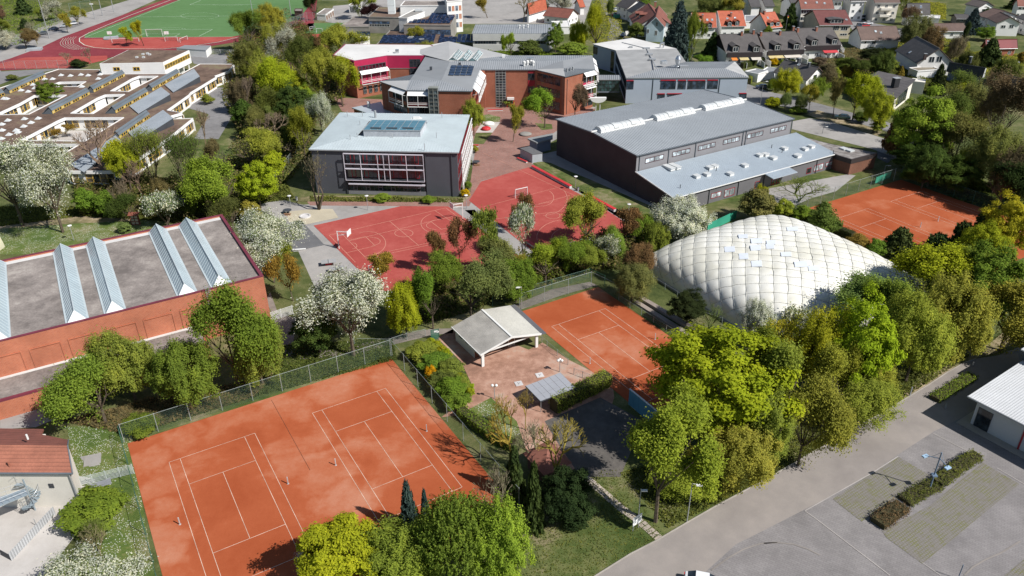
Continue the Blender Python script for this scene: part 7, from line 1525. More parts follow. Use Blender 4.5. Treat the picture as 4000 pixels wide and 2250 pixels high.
for r in[('broad',1640,820,1965,1105,'YG',4.5,'huge round yellow-green maple overhanging the lower corner of the middle clay court'),('fluffy',1550,1010,1785,1285,'LG',3.5,'bright green tree whose shade falls across the stepping path'),('feather',1760,1050,1960,1245,'OL',1,'olive leafy tree between the bright green tree and the parking kerb'),('fluffy',1870,860,2090,1120,'MG',1.5,'mid-green tree right behind the huge round maple'),('feather',1950,960,2110,1180,'OL',.5,'olive tree leaning over the kerb in the middle of the parking lane'),('broad',2090,755,2255,1010,'YG',1.5,'tall fresh green tree in front of the dome with the brightest crown of the belt'),('fluffy',1990,780,2140,1000,'YG',1.5,'yellow tree in front of the dome, left of the brightest green crown'),('fine',2080,930,2250,1080,'MG',.5,'low green thicket tree above the parking kerb below the brightest crown'),('feather',2220,740,2400,960,'OL',1,'wide olive-brown tree covering the right corner of the dome'),('feather',2300,690,2490,920,'OL',1,'broad olive tree above the end of the parking lane'),('broad',2250,635,2440,800,'YG',2,'yellow-green tree casting its shadow onto the dome'),('feather',2330,610,2500,760,'MG',2,'green tree just below the dark firs of the far clay courts'),('broad',2400,620,2576,820,'G',1.5,'dark-leaved round tree at the right edge above the dirt path'),('feather',2450,710,2640,890,'OL',.5,'olive shrubbery tree at the right edge over the dirt path'),('broad',2475,500,2610,650,'YL',2,'yellow tree at the right edge below the far clay courts'),('broad',2420,560,2530,690,'YG',2,'yellow-green tree between two dark firs beside the far clay courts'),('fir',2205,570,2305,668,'FG',0,'spreading dark fir in front of the far clay courts'),('yew',2305,590,2378,700,'FD',0,'leftmost of three narrow dark conifers by the far clay courts'),('yew',2370,560,2430,680,'FD',0,'middle of three narrow dark conifers by the far clay courts'),('yew',2425,535,2490,650,'FD',0,'rightmost of three narrow dark conifers by the far clay courts'),('shrub',2035,505,2120,600,'BG',0,'light olive round bush at the left corner of the far clay courts'),('shrub',2130,585,2195,640,'OR',0,'yellow-flowering bush on the bank behind the dome'),('shrub',2180,600,2225,655,'G',0,'green bush left of the spreading dark fir'),('blossom',1860,750,1950,870,'WG',1,'pale blossoming tree in front of the dome, left of the two'),('sparsebl',1960,775,2090,880,'WG',1,'thin blossoming tree in front of the dome, right of the two'),('fine',1760,950,1900,1130,'OL',1,'olive tree squeezed between the huge maple and its neighbours'),('fluffy',1850,985,1990,1200,'MG',.5,'green tree touching the kerb between two olive trees, right of the street lamp'),('fluffy',2020,880,2160,1080,'OL',.8,'olive-yellow tree filling the belt left of the brightest crown'),('fine',2150,890,2260,1040,'OL',.3,'loose olive tree above the wooden kerb post'),('fluffy',2170,720,2300,900,'MG',1,'green tree between the brightest crown and the wide olive-brown tree'),('fine',1880,800,2010,960,'YL',1.5,'thin yellowish tree top in front of the dome beside the first pale blossom'),('fine',1620,1130,1800,1260,'OL',.3,'olive undergrowth tree between huge maple and bright green tree'),('broad',745,1290,960,1490,'YG',1.5,'yellow-leaved tree at the bottom edge over the double clay court'),('feather',900,1300,1130,1500,'MG',1.5,'olive-green tree at the bottom edge right of the yellow-leaved one'),('shoots',1050,1240,1250,1480,'G',1,'upright green tree behind the narrow blue spruce'),('feather',1160,1270,1325,1490,'LG',1,'light green tree at the bottom edge beside the grass slope'),('spruce',1003,1208,1062,1350,'BL',0,'narrow blue-grey spruce at the edge of the double clay court'),('spruce',1056,1228,1092,1345,'BL',0,'smaller spruce just right of the narrow blue-grey one'),('barelow',1195,1175,1330,1345,'TW',0,'leafless brown bush between the spruces and the double clay court'),('spruce',1262,1120,1325,1260,'FG',0,'dark spruce left of the rust-red hut'),('spruce',1312,1160,1372,1340,'FG',0,'slim dark spruce right below the rust-red hut'),('broad',1358,1180,1485,1325,'FD',0,'dense black-green pine between the hut and the grass slope'),('bare',1325,1050,1465,1255,'OR',0,'leafless tree with yellow lichened twigs above the rust-red hut'),('bare',1225,1000,1355,1185,'OR',0,'leafless yellow-twigged tree by the daisy lawn of the club terrace'),('bare',1300,975,1345,1085,'OR',0,'small leafless tree beside the flat canopy'),('blossom',700,1395,880,1520,'WG',.5,'white blossoming tree at the bottom edge under the yellow-leaved tree'),('blossom',90,1385,340,1560,'WG',.5,'white blossoming tree in the bottom left corner'),('shrub',148,1222,315,1325,'G',0,'big clipped-looking green shrub beside the cream hall'),('barelow',210,1305,300,1400,'BG',0,'thin grey-green bush below the big green shrub'),('barelow',215,1330,300,1420,'TW',0,'thin brown bush above the white blossom in the corner'),('barelow',1285,1065,1400,1185,'TW',0,'brown leafless thicket left of the rust-red hut'),('shrub',1395,1235,1500,1325,'FD',0,'dark green shrub at the foot of the black-green pine'),('feather',2350,250,2450,400,'C1',.5,'shaded olive tree directly right of the lime-green tree'),('feather',2500,370,2620,520,'C3',.5,'brown-green tree at the right edge above the clay courts'),('feather',2290,370,2400,470,'C2',.3,'dark green tree between the car park and the far court fence'),('feather',150,895,330,1075,'MG',.5,'lower left tree of the feathery group hiding the brick hall'),('feather',230,825,400,1010,'MG',1,'upper left tree of the feathery group hiding the brick hall'),('feather',375,850,545,1030,'G',.5,'middle tree of the feathery group hiding the brick hall'),('feather',480,735,670,985,'G',1,'tallest tree of the feathery group, reaching the hall roof'),('feather',575,800,715,970,'MG',.5,'right-hand tree of the feathery group at the hall corner'),('shrub',305,1040,400,1100,'G',0,'green bush in the corner of the double clay court fence'),('blossom',765,680,985,880,'BG',2.5,'big white blossoming tree above the curved footpath'),('broad',742,770,850,890,'DG',.5,'dark green tree in the shade left of the big white blossom'),('sparse',690,648,785,765,'OR',0,'thin yellowish tree by the right end of the brick hall'),('blossom',595,528,755,680,'WG',1,'pale blossoming tree behind the corner of the brick hall'),('sparse',640,610,740,720,'OL',0,'sparse tree under the pale blossom at the hall corner'),('fluffy',975,715,1060,850,'YG',.3,'yellow-green bush tree right of the big white blossom'),('fluffy',1040,690,1130,830,'G',.3,'green bush tree in the hedgerow above the footpath gate'),('fine',1105,640,1260,815,'OD',.5,'dark olive tree directly behind the club shelter'),('fine',1030,640,1140,750,'G',.5,'green tree in front of the left red court'),('fluffy',1245,655,1350,765,'G',.2,'fresh green hedgerow bush right behind the club shelter'),('fluffy',1320,620,1425,720,'LG',.2,'light green hedgerow bush in the middle of the row'),('fluffy',1390,605,1470,690,'G',.2,'green hedgerow bush above the court C gate'),('fluffy',1440,625,1510,695,'MG',.2,'green hedgerow bush left of the small white blossom'),('sparsebl',1485,598,1550,680,'WG',.2,'small white blossoming bush at the corner of the dome'),('fine',1560,610,1650,700,'RB',.5,'reddish-brown bush at the left tip of the dome'),('fine',1540,665,1645,765,'OD',.3,'dark olive bush under the left tip of the dome'),('fluffy',1560,545,1650,620,'G',.3,'green bush beside the red bench end'),('fluffy',1600,560,1690,640,'G',.3,'dark green bush below the round white blossom'),('fluffy',1490,570,1570,650,'MG',.3,'green bush at the lower corner of the right red court'),('blossom',1635,490,1790,610,'WG',.6,'round white blossoming tree at the corner of the sports hall'),('fluffy',1420,495,1530,625,'OL',.5,'tree with yellow-green top standing before the right red court'),('sparse',1440,510,1540,620,'OR',0,'orange-tinged sapling before the right red court'),('sparse',1500,525,1610,625,'RB',0,'thin reddish tree right of the orange-tinged sapling'),('sparsebl',1280,525,1355,655,'WG',0,'cream blossoming young tree between the two red courts'),('sparse',1285,490,1345,590,'RB',0,'thin red-brown tree behind the cream blossoming one'),('sparse',1045,590,1120,700,'RB',0,'first young locust tree from the left before the left red court'),('sparse',1110,555,1200,680,'RB',0,'second young locust tree before the left red court'),('sparse',1170,535,1275,690,'MG',0,'tall thin tree between the two red courts'),('sparse',890,640,995,720,'OR',0,'small orange-leaved tree beside the nearest basketball hoop'),('fine',1160,610,1290,720,'OD',.5,'brownish bush tree at the lower edge between the red courts'),('fluffy',1280,640,1350,710,'OL',.3,'olive bush below the cream blossoming tree'),('broad',1690,735,1775,815,'FD',1,'dark pine beside the stone bench tiers'),('barelow',1745,770,1820,835,'BG',0,'sparse grey-green bush under the dome edge'),('shrub',1860,475,1950,560,'OD',0,'brownish bush in front of the low wing'),('sparse',1880,465,1925,545,'YG',0,'thin yellow-green sapling in front of the low wing'),('barelow',1940,440,2080,520,'BG',0,'grey leafless bush thicket beside the path to the far courts'),('shrub',1990,515,2045,560,'G',0,'green bush by the gate of the far courts'),('shrub',1945,500,1995,550,'OL',0,'olive bush behind the green windbreak'),('blossom',-70,355,110,560,'WG',1.5,'enormous white blossoming tree at the left edge'),('blossom',45,365,200,575,'WG',1.5,'large white blossoming tree right next to the enormous one'),('shrub',185,470,245,545,'G',0,'green bush right of the white blossoming trees'),('shrub',235,480,300,545,'G',0,'second green bush right of the white blossoming trees'),('barelow',280,450,350,560,'BR',0,'bare yellowish bush above the insect hotel'),('sparsebl',370,480,475,575,'WG',0,'twiggy blossoming bush at the far edge of the hall roof'),('sparse',255,360,370,470,'YG',0,'yellow-green tree in front of the pale pent roof'),('fluffy',270,365,355,450,'YG',3,'bright yellow-green crown in front of the pale pent roof'),('whips',345,320,440,480,'MG',0,'left of the two tall wispy willows'),('whips',425,330,520,490,'BG',0,'right of the two tall wispy willows'),('broad',485,400,620,545,'LG',.8,'wide bright green tree left of the grey school path'),('broad',590,410,700,520,'YG',.8,'yellow-green tree next to the wide bright green one'),('fine',560,330,690,430,'OL',.5,'round olive bush tree at the back of the meadow'),('shrub',600,500,660,560,'OL',0,'olive bush left of the yard entrance'),('bare',495,270,545,385,'BR',0,'bare tree on the playground asphalt'),('bare',205,300,330,470,'TW',0,'bare grey birch before the pent roof'),('shrub',295,555,330,585,'WG',0,'small pale bush at the hall roof edge'),('barelow',320,395,400,500,'BR',0,'bare bush behind the yellow-green tree'),('shrub',140,215,145,220,'G',0,'tiny bush in the school courtyard'),('broad',88,205,150,265,'G',0,'round green tree growing in the school courtyard'),('sparse',140,315,200,350,'OR',0,'thin tree in the big white courtyard'),('shrub',460,185,510,215,'OD',0,'low round shrub on the playground island'),('shrub',505,235,540,262,'MG',0,'small shrub beside the concrete ramp'),('broad',640,150,740,270,'YG',1,'bright yellow-green round tree in the wood'),('broad',690,175,775,265,'YL',1,'yellow crown behind the bright yellow-green tree'),('broad',690,210,790,320,'DG',1,'dark round tree in the middle of the wood'),('fluffy',770,130,860,260,'OL',1,'olive tree left of the magenta wing'),('fluffy',815,150,895,260,'YG',1,'light green tree hiding the magenta wing corner'),('broad',745,215,800,300,'LG',1,'green tree at the right edge of the wood'),('blossom',775,235,835,340,'WG',.5,'pale blossoming tree beside the grey school roof'),('barelow',690,240,730,290,'TW',0,'small pale bare tree in the wood'),('bare',640,280,740,400,'BR',0,'bare brown tree at the lower end of the wood'),('bare',590,190,660,300,'BR',0,'bare brown tree along the left edge of the wood'),('fine',590,270,660,350,'OD',.5,'dark olive bush tree at the left edge of the wood'),('fine',720,280,800,400,'OL',.5,'olive tree behind the left corner of the grey school'),('shrub',575,250,640,320,'DG',0,'dark shrub by the playground'),('fine',600,160,680,260,'OL',.8,'olive-brown tree at the upper left of the wood'),('blossom',680,75,760,165,'TW',1,'large white blossoming tree at the top of the wood'),('fluffy',585,35,660,125,'G',1,'green tree at the corner of the running track'),('fine',640,60,720,160,'OL',1,'brown-green tree behind the white blossom'),('fluffy',640,10,720,80,'OL',1,'olive tree between the track and the wire cage'),('broad',770,-15,812,45,'FD',1,'dark evergreen beside the running track'),('fluffy',810,70,905,160,'OL',1,'olive tree beside the small green pitch'),('shrub',775,92,800,135,'FG',0,'small dark shrub by the red pitch'),('shrub',790,90,830,140,'RB',0,'reddish shrub before the red pitch'),('fine',600,110,690,200,'OD',1,'dark olive tree left of the white blossoming one'),('fluffy',880,-15,935,40,'LG',1.2,'bright green tree at the top beside the white pavilion'),('broad',910,15,975,55,'PU',.5,'dark purple beech by the concrete school'),('barelow',720,150,760,220,'BR',0,'bare shrub under the white blossoming tree'),('fine',745,265,790,330,'OD',.5,'olive bush beneath the pale blossoming tree'),('fluffy',660,255,720,330,'OD',.5,'brownish bush tree below the bright yellow-green one'),('fine',680,330,780,400,'OL',.3,'low thicket left of the grey school shadow'),('shrub',660,380,720,440,'YG',0,'yellow-green shrub by the long fence'),('broad',1330,232,1412,312,'LG',1.2,'fresh green tree in front of the brick school'),('sparse',1260,265,1320,362,'OL',0,'thin budding tree on the red paving'),('fine',1420,215,1475,290,'BR',1.5,'brown budding tree against the brick wall'),('fluffy',1160,250,1222,330,'LG',1.5,'yellow-green tree at the right rear corner of the grey school'),('shrub',1245,242,1300,262,'MG',0,'low green hedge bush by the red door'),('poplar',760,385,845,535,'TW',0,'tall bare multi-stemmed tree at the left front corner of the grey school'),('shrub',1165,455,1188,478,'G',0,'small green bush at the right front corner of the grey school'),('shrub',1158,475,1182,495,'YE',0,'yellow flowering bush at the right front corner of the grey school'),('shrub',940,482,985,508,'LG',0,'round green bush before the grey school front'),('shrub',1060,492,1100,510,'G',0,'small dark bush right of the paved entrance'),('shrub',1185,365,1205,385,'OL',0,'small shrub by the long side of the grey school'),('fluffy',1430,55,1480,125,'YG',1,'yellow-green tree between the slatted school and the street'),('fluffy',1465,20,1535,130,'YG',1,'tall yellow-green tree beside the residential street'),('broad',1375,60,1420,130,'G',.5,'dark green tree in front of the slatted school end'),('sparse',1020,70,1075,120,'OL',0,'thin tree between concrete school and slatted school'),('fluffy',1030,105,1110,150,'MG',.5,'green bush row before the concrete wing'),('fluffy',1265,85,1305,138,'LG',.5,'light green tree before the white slats'),('shrub',1300,100,1370,140,'BG',0,'grey-green bush before the white slats'),('shrub',1395,110,1480,140,'MG',0,'low green bushes right of the slatted school'),('sparse',1200,-5,1252,50,'OR',0,'orange-brown tree on the school forecourt'),('bare',1290,-10,1345,60,'TW',0,'bare grey tree near the orange roof'),('blossom',1378,-15,1440,35,'TW',.5,'white blossoming tree between the orange roofs'),('shrub',1345,-5,1385,35,'OR',0,'orange-yellow bush between the orange roofs'),('fine',1525,0,1552,50,'BG',.5,'pale grey-green tree at the street'),('bluefir',1655,-5,1745,170,'BL',0,'very large blue-grey spruce'),('fluffy',1725,40,1765,165,'G',.5,'green columnar tree at the right side of the large blue spruce'),('spruce',1762,80,1820,155,'FG',0,'dark spruce in front of the dark-roofed terrace'),('fir',1965,5,2005,78,'FG',0,'bushy green fir right of the small orange house'),('shrub',1580,50,1625,100,'BG',0,'grey-green shrub by the parked cars'),('shrub',1592,130,1625,155,'YE',0,'bright yellow bush behind the pale blue school'),('shrub',1615,130,1660,160,'G',0,'green bush below the cream awning'),('fluffy',1945,172,2018,245,'YG',1.8,'yellow-green street tree before the house with satellite dish'),('sparse',2010,215,2060,285,'OL',0,'thin street tree right of the yellow-green one'),('sparse',2065,195,2125,300,'OD',0,'sparse brown street tree in the middle of the roadside'),('fluffy',2115,190,2200,290,'YG',1.5,'light green street tree before the slate-roofed house'),('fluffy',2170,225,2250,320,'YL',1.5,'yellowish street tree nearest the tall fresh green one'),('shoots',1963,232,1990,280,'WG',0,'pale small sapling at the roadside, left of two'),('shoots',2002,235,2030,285,'WG',0,'pale small sapling at the roadside, right of two'),('broad',2245,225,2400,410,'LG',1,'tall fresh lime-green tree at the road end'),('yew',2220,280,2270,400,'RB',0,'brown columnar conifer left of the lime-green tree'),('feather',2380,210,2500,350,'OD',1,'large brown-olive tree right of the lime-green one'),('fine',2330,185,2440,300,'BG',1,'grey-green tree behind the lime-green one'),('broad',2395,215,2455,300,'YL',2,'yellow crown among bare trees below the charcoal roof'),('fine',2450,195,2590,400,'TW',1,'big twiggy grey tree at the right edge'),('broad',2250,360,2370,440,'DG',1,'dark shaded tree beside the small annexe'),('feather',2340,300,2480,440,'OD',1,'dark brown-green tree above the far clay courts'),('feather',2440,330,2600,480,'OD',1,'dark tree in the far right wood above the clay courts'),('broad',2350,390,2470,480,'DG',.5,'black-green tree right behind the far court fence'),('broad',2455,410,2600,530,'FD',.5,'black-green tree at the right end of the far court fence'),('fine',2280,420,2370,475,'DG',.3,'dark bush behind the far court fence, left part'),('feather',2400,370,2450,460,'OL',1,'olive sunlit tree rising from the dark wood'),('spruce',2330,160,2375,245,'FD',0,'pointed dark spruce in front of the large white gable'),('spruce',2415,20,2465,95,'BL',0,'bluish fir left of the brown roof with balcony'),('broad',2462,65,2508,100,'G',.3,'round green tree under the balcony house'),('spruce',2445,95,2520,180,'FG',0,'olive-green conifer before the dark red bungalow'),('fluffy',2265,40,2350,130,'OD',.5,'brown garden trees behind the white gable, left'),('fine',2320,70,2400,150,'RB',.5,'reddish-brown garden tree in the middle of the estate'),('broad',2250,70,2320,125,'FD',.5,'dark evergreen beside the side street'),('shrub',2330,105,2375,135,'OR',0,'orange-yellow flowering bush in the middle gardens'),('shrub',2370,120,2410,145,'MG',0,'green bush below the orange-yellow one'),('fine',2380,90,2430,160,'BR',.3,'brown bare bush left of the dark red bungalow'),('fluffy',2255,-20,2305,30,'MG',2,'green tree above the bungalow at the top'),('sparse',2255,20,2310,80,'BR',0,'bare tree above the brown bungalow roof'),('fir',2530,-10,2570,30,'FD',0,'dark fir at the top right corner'),('broad',2160,120,2220,155,'FD',.3,'dark evergreen bushes beside the brown-roofed house'),('fluffy',2120,150,2185,195,'DG',.2,'dark garden shrub left of the evergreens'),('shrub',2205,145,2260,180,'G',0,'green shrub below the white gable house'),('shrub',2100,145,2150,175,'BG',0,'pale garden bush by the lawn'),('spruce',2255,165,2275,195,'OR',0,'small golden conifer beside the flat garage'),('shrub',2115,165,2140,195,'OR',0,'orange-yellow shrub left of the golden cone-shaped conifer'),('spruce',2120,160,2155,200,'OR',0,'golden cone-shaped conifer in the garden lawn'),('shrub',2085,170,2115,200,'LG',0,'bright green garden bush left of the orange-yellow shrub'),('shrub',2040,140,2080,165,'BR',0,'brown garden bush below the terrace patios'),('shrub',1935,145,1960,165,'YE',0,'yellow forsythia in front of the terrace row'),('shrub',1985,160,2005,172,'YE',0,'second yellow forsythia in front of the terrace row'),('shrub',1958,150,1980,165,'MG',0,'round clipped bush between the forsythias'),('fluffy',1640,130,1690,170,'MG',.2,'green shrub beneath the blue spruce'),('fluffy',1745,140,1790,175,'G',.2,'green shrub by the end wall of the dark terrace'),('fluffy',1820,0,1875,45,'OL',.5,'olive garden tree above the orange terrace'),('fluffy',1750,-10,1830,35,'OD',.5,'brown-olive trees at the top right of the blue spruce'),('fluffy',1860,-10,1910,30,'OD',.5,'dark garden tree at the top edge above the orange terrace'),('shrub',1895,10,1925,40,'TW',0,'pale flowering bush above the orange terrace'),('shrub',1915,65,1945,100,'G',0,'green bush between terrace and small orange house'),('shrub',2560,130,2590,160,'OR',0,'orange bush at the right edge beside the lean-to'),('fluffy',2420,60,2450,120,'FG',.3,'dark shrub beside the bluish fir'),('broad',2470,20,2510,50,'FG',.3,'dark garden tree near the top right'),('broad',1600,-10,1640,20,'G',.3,'green garden tree at the top beside the lane'),('fluffy',2030,195,2080,250,'G',.3,'green garden shrub right of the house with the dish'),('shrub',1930,195,1960,230,'G',0,'green bush left of the yellow-green street tree'),('shrub',2145,280,2190,310,'DG',0,'dark roadside bush near the parked dark car'),('shrub',2190,300,2230,335,'OL',0,'olive roadside bush right of the parked dark green car'),('shrub',2240,310,2270,345,'DG',0,'dark roadside bush at the right end'),('shrub',1985,265,2030,285,'MG',0,'low roadside greenery at the hall corner'),('shrub',1920,245,1970,268,'YG',0,'low yellow-green roadside bush'),('fir',40,-10,85,45,'FG',0,'dark fir at the top left'),('blossom',115,5,165,50,'TW',.3,'white blossoming tree in the allotments'),('sparse',150,35,190,85,'OL',0,'thin green tree in the allotments'),('bare',75,50,115,115,'TW',0,'white-stemmed bare birch beside the stadium road'),('fine',30,75,90,120,'RB',.2,'reddish-brown hedge tree left of the birch'),('blossom',-20,75,35,120,'TW',.2,'white blossoming bush at the left edge'),('fluffy',-20,50,20,80,'MG',.2,'green bush at the left edge of the allotments'),('fluffy',90,20,125,50,'MG',.2,'light green bush in the allotments'),('fluffy',170,20,210,60,'OL',.2,'olive tree right of the white blossom in the allotments'),('fir',50,45,80,80,'FD',0,'small dark conifer in the allotments'),('fine',-20,15,25,60,'BR',.2,'brown bush at the top left edge'),('sparse',300,70,340,120,'YG',0,'left of two thin yellow-green trees on the stadium edge'),('sparse',340,55,385,120,'YG',0,'right of two thin yellow-green trees on the stadium edge'),('bare',150,130,190,170,'TW',0,'bare sapling by the red pitch'),('bare',210,120,250,165,'BR',0,'bare brown tree left of the white school box'),('shrub',175,148,222,170,'FD',0,'dark evergreen bush by the red pitch'),('shrub',15,188,45,200,'OD',0,'low olive bush on the asphalt left of the low school'),('fluffy',0,370,60,420,'OL',.3,'olive bush behind the enormous white tree'),('shrub',640,540,700,600,'OL',0,'olive undergrowth right of the hall'),('fluffy',505,470,575,560,'G',.2,'dark green bush beneath the wide bright green tree'),('feather',285,490,360,560,'C2',.2,'dark shrub mass at the back of the daisy meadow, beside the insect hotel'),('feather',380,450,450,540,'C3',.2,'brown-green shrub beneath the left wispy willow'),('feather',440,460,515,550,'C2',.2,'dark shrub beneath the right wispy willow'),('feather',540,500,620,580,'C1',.2,'olive shrub at the far right corner of the hall roof'),('fine',520,350,590,430,'C3',.2,'twiggy shrub on the lawn above the wide bright green tree'),('feather',570,200,640,280,'C3',.5,'brownish tree between playground and wood'),('feather',640,230,710,330,'C1',.5,'olive tree in the wood under the bright yellow-green one'),('feather',700,300,770,380,'C2',.5,'dark tree in the wood near the grey school'),('feather',600,120,670,200,'MG',.5,'green tree in the upper left wood'),('feather',730,100,800,200,'C1',.5,'olive tree behind the white blossom at the top of the wood'),('feather',2180,130,2250,190,'C2',.3,'dark garden tree between the white gable and the brown-roofed house'),('feather',2400,130,2460,200,'C2',.3,'dark garden tree above the charcoal-roofed house'),('feather',2050,165,2110,215,'C3',.3,'brown-green garden shrub right of the house with the dish'),('feather',2140,190,2200,235,'C2',.3,'dark shrub behind the light green street tree'),('feather',2500,150,2576,210,'C1',.3,'olive garden tree at the right edge below the lean-to'),('feather',2060,690,2260,830,'WG',3,'pale thin crown before the lower edge of the dome'),]:
 k,x0,y0,x1,y1,col,clr,lab=r
 if x1-x0<8:continue
 if k in('broad','fluffy','fine')and y0>600:x0-=6;x1+=6;y0-=4
 tree(k,x0,y0,x1,y1,col,clr if k in PR else None,lab)
hedge('low clipped green hedge along the foot of the brick hall annexe',[(0,1045),(40,1030),(85,1018),(150,1000)],1.0,.9,'G')
hedge('tall clipped hedge beside the flat canopy',[(1392,1035),(1440,1010),(1490,985),(1528,965)],1.8,2.2,'MG')
hedge('clipped hedge island in the parking lot, far green piece',[(1560,615),(1680,520),(1800,430),(1930,350)],1.6,.9,'C1',15)
hedge('clipped hedge island in the parking lot, middle low piece',[(1260,770),(1420,680),(1560,610)],1.9,.6,'C1',15)
hedge('clipped hedge island in the parking lot, near reddish piece',[(1010,985),(1120,905),(1240,820)],2.0,.85,'HB',15)
hedge('clipped hedge strip at the shaded edge of the parking lane',[(1670,1255),(1780,1190),(1900,1115),(2050,1020)],1.6,.8,'G',11)
hedge('hedge between double clay court fence and daisy lawn',[(1160,1045),(1200,1075),(1240,1105),(1290,1130)],1.6,1.4,'G')
hedge('brown beech hedge in the gardens beyond the terrace',[(850,640),(970,650),(1075,640)],1.2,1.8,'BR',3)
hedge('dark hedge behind the orange-roofed terrace',[(1900,110),(2200,95),(2400,85),(2576,75)],1.2,2.0,'DG',2)
hedge('clipped hedge before the left patio of the dark terrace',[(2310,690),(2400,665),(2500,640),(2560,625)],1.4,2.0,'DG',2)
hedge('clipped hedge around the dark terrace gardens',[(0,650),(80,655),(180,665),(260,640)],1.2,1.6,'DG',3)
hedge('long dark hedge under the dome edge towards the far courts',[(60,745),(250,800),(420,860),(700,960),(850,1020)],1.6,1.6,'FG',7)
hedge('green hedge right of the pale blue school',[(2385,850),(2400,800),(2405,780)],1.2,2.0,'MG',2)
hedge('garden hedge in front of the house with solar collectors',[(430,228),(520,222),(600,215)],1.2,1.4,'G','J')
for i,(x,y,w_,h_,c,l)in enumerate(((1020,855,90,60,'MG','first green shrub of the planted bed left of the club shelter'),(1050,885,90,60,'G','second green shrub of the planted bed, beside the path gate'),(1065,925,80,60,'BG','third shrub of the planted bed, pale twiggy'),(1068,918,34,45,'YE','golden forsythia in the planted bed left of the club terrace'),(1100,900,70,60,'MG','fourth shrub of the planted bed, above the forsythia'),(1095,945,80,65,'G','dark green shrub right of the forsythia'),(1110,975,75,60,'G','lowest dense shrub of the planted bed'),(1130,940,55,50,'MG','shrub on the terrace side of the planted bed'))):
 tree('shrub',x,y,x+w_,y+h_,c,0,l)
ord_='first second third fourth fifth sixth seventh eighth'.split()
rg_='small round yellow-green bushes edging the club terrace'
for x,y in((1690,665),(1755,695),(1795,725),(1860,770),(1905,905),(1955,1010),(2065,1110),(2075,1160)):
 cx_,cy_=T(9,x+70 if x<1900 else x+80,y);cx_/=1.5528;cy_/=1.5528
 tree('shrub',cx_-13,cy_-13,cx_+13,cy_+14,'YG',0,ord_.pop(0)+' small yellow-green bush on the left terrace edge, counted from the green gate',group=rg_)
cover('undergrowth',[(690,870),(985,850),(1000,905),(640,1000),(320,1100),(305,1060),(640,960)],16000,.13,'C2',.3)
for n_,c_,h_ in((16000,'C1',2.6),(14000,'C2',3.0),(12000,'C3',3.4)):
 cover('hedgerow_thicket',[(985,760),(1000,720),(1160,700),(1380,640),(1560,590),(1640,620),(1600,680),(1500,680),(1300,745),(1130,800),(1000,830)],n_,.2,c_,h_)
cover('undergrowth',[(1560,1190),(1680,1330),(1960,1190),(2240,1025),(2440,895),(2400,860),(2000,1080),(1800,1120)],20000,.13,'C1',.35)
cover('grass_tufts',[(1320,1290),(1470,1190),(1560,1180),(1670,1345),(1500,1440),(1490,1460),(1300,1460)],6000,.07,'C1',.12)
for c_,h_ in(('C1',3.0),('C3',3.8),('C2',2.4)):
 cover('wood_thicket',[(575,140),(640,60),(760,60),(840,150),(880,240),(800,280),(785,390),(690,500),(600,540),(540,470),(600,340),(560,250)],20000,.26,c_,h_)
 cover('meadow_edge_thicket',[(185,465),(330,440),(480,455),(600,490),(620,550),(500,575),(350,545),(200,545)],12000,.2,c_,h_*.8)
cover('undergrowth',[(2260,420),(2600,480),(2600,560),(2400,500)],9000,.25,'C2',.8)
cover('undergrowth',[(0,520),(330,520),(480,560),(200,545),(0,570)],9000,.2,'C1',.4)
cover('bed_plants',[(780,495),(940,497),(1165,500),(1165,510),(780,507)],5000,.15,'C1',.5)
for gp_ in([(2060,140),(2140,120),(2260,150),(2230,200),(2130,200),(2060,175)],[(2200,120),(2330,90),(2440,110),(2440,150),(2320,150),(2240,140)],[(2440,130),(2580,140),(2590,210),(2480,190),(2400,180)],[(2230,170),(2330,170),(2400,200),(2440,240),(2300,230)],[(1900,60),(1960,60),(1960,100),(1900,100)],[(1760,0),(1900,0),(1930,20),(1800,40),(1760,30)],[(2000,180),(2080,220),(2160,250),(2200,220),(2090,180)],[(2290,0),(2380,10),(2380,50),(2290,40)],[(1500,-20),(1560,30),(1570,120),(1540,140),(1480,100)],[(1180,125),(1300,130),(1500,140),(1490,155),(1180,148)],[(0,-10),(130,10),(180,40),(60,110),(0,120)],[(560,130),(640,60),(720,20),(800,90),(800,150),(640,240)],[(600,420),(700,420),(740,500),(600,520)]):
 cover('garden_shrubbery',gp_,9000,.22,R_.choice(('OL','C3','C1','G')),1.1)
cover('undergrowth',[(150,1060),(400,1000),(620,960),(690,940),(640,1000),(330,1095)],9000,.16,'C3',.5)
# ================================================================== FENCES, COURT FURNITURE, LAMPS, CARS
green_w=wire('green_wire_mesh',(0.07,0.13,0.1),.84);grey_w=wire('grey_wire_mesh',(0.3,0.32,0.32),.86)
post_m=plain('grey_green_post',(0.3,0.34,0.33),.5);pgreen=plain('green_post',(0.05,0.14,0.1),.5)
def fence(label,pts,h,pitch=4.5,wm=None,pm=None,r=.045,rail=False,name='wire_fence',cat='fence'):
 pts=[Vector((p[0],p[1],0))for p in pts];t=new_thing(name,label,cat,pts[0]);wm=wm or green_w;pm=pm or post_m
 me0=None
 for i in range(len(pts)-1):
  p,q=pts[i],pts[i+1];n_=max(1,round((q-p).length/pitch));up=Vector((0,0,h))
  mb=MB();mb.face([p+Vector((0,0,.05)),q+Vector((0,0,.05)),q+up,p+up]);mb.build('wire_mesh',wm,t)
  mb=MB();mb.tube(p+up,q+up,.025,n=4);mb.build('top_rail',pm,t)
  for j in range(n_+(i==len(pts)-2)):
   if me0 is None:
    mb=MB();mb.tube((0,0,0),(0,0,h+.1),r,n=6);o=mb.build('post',pm,None);me0=o.data;o.parent=t
   else:o=bpy.data.objects.new('post',me0);COL.objects.link(o);o.parent=t
   P=p.lerp(q,j/n_);o.location=P-Vector(t.location)
 return t
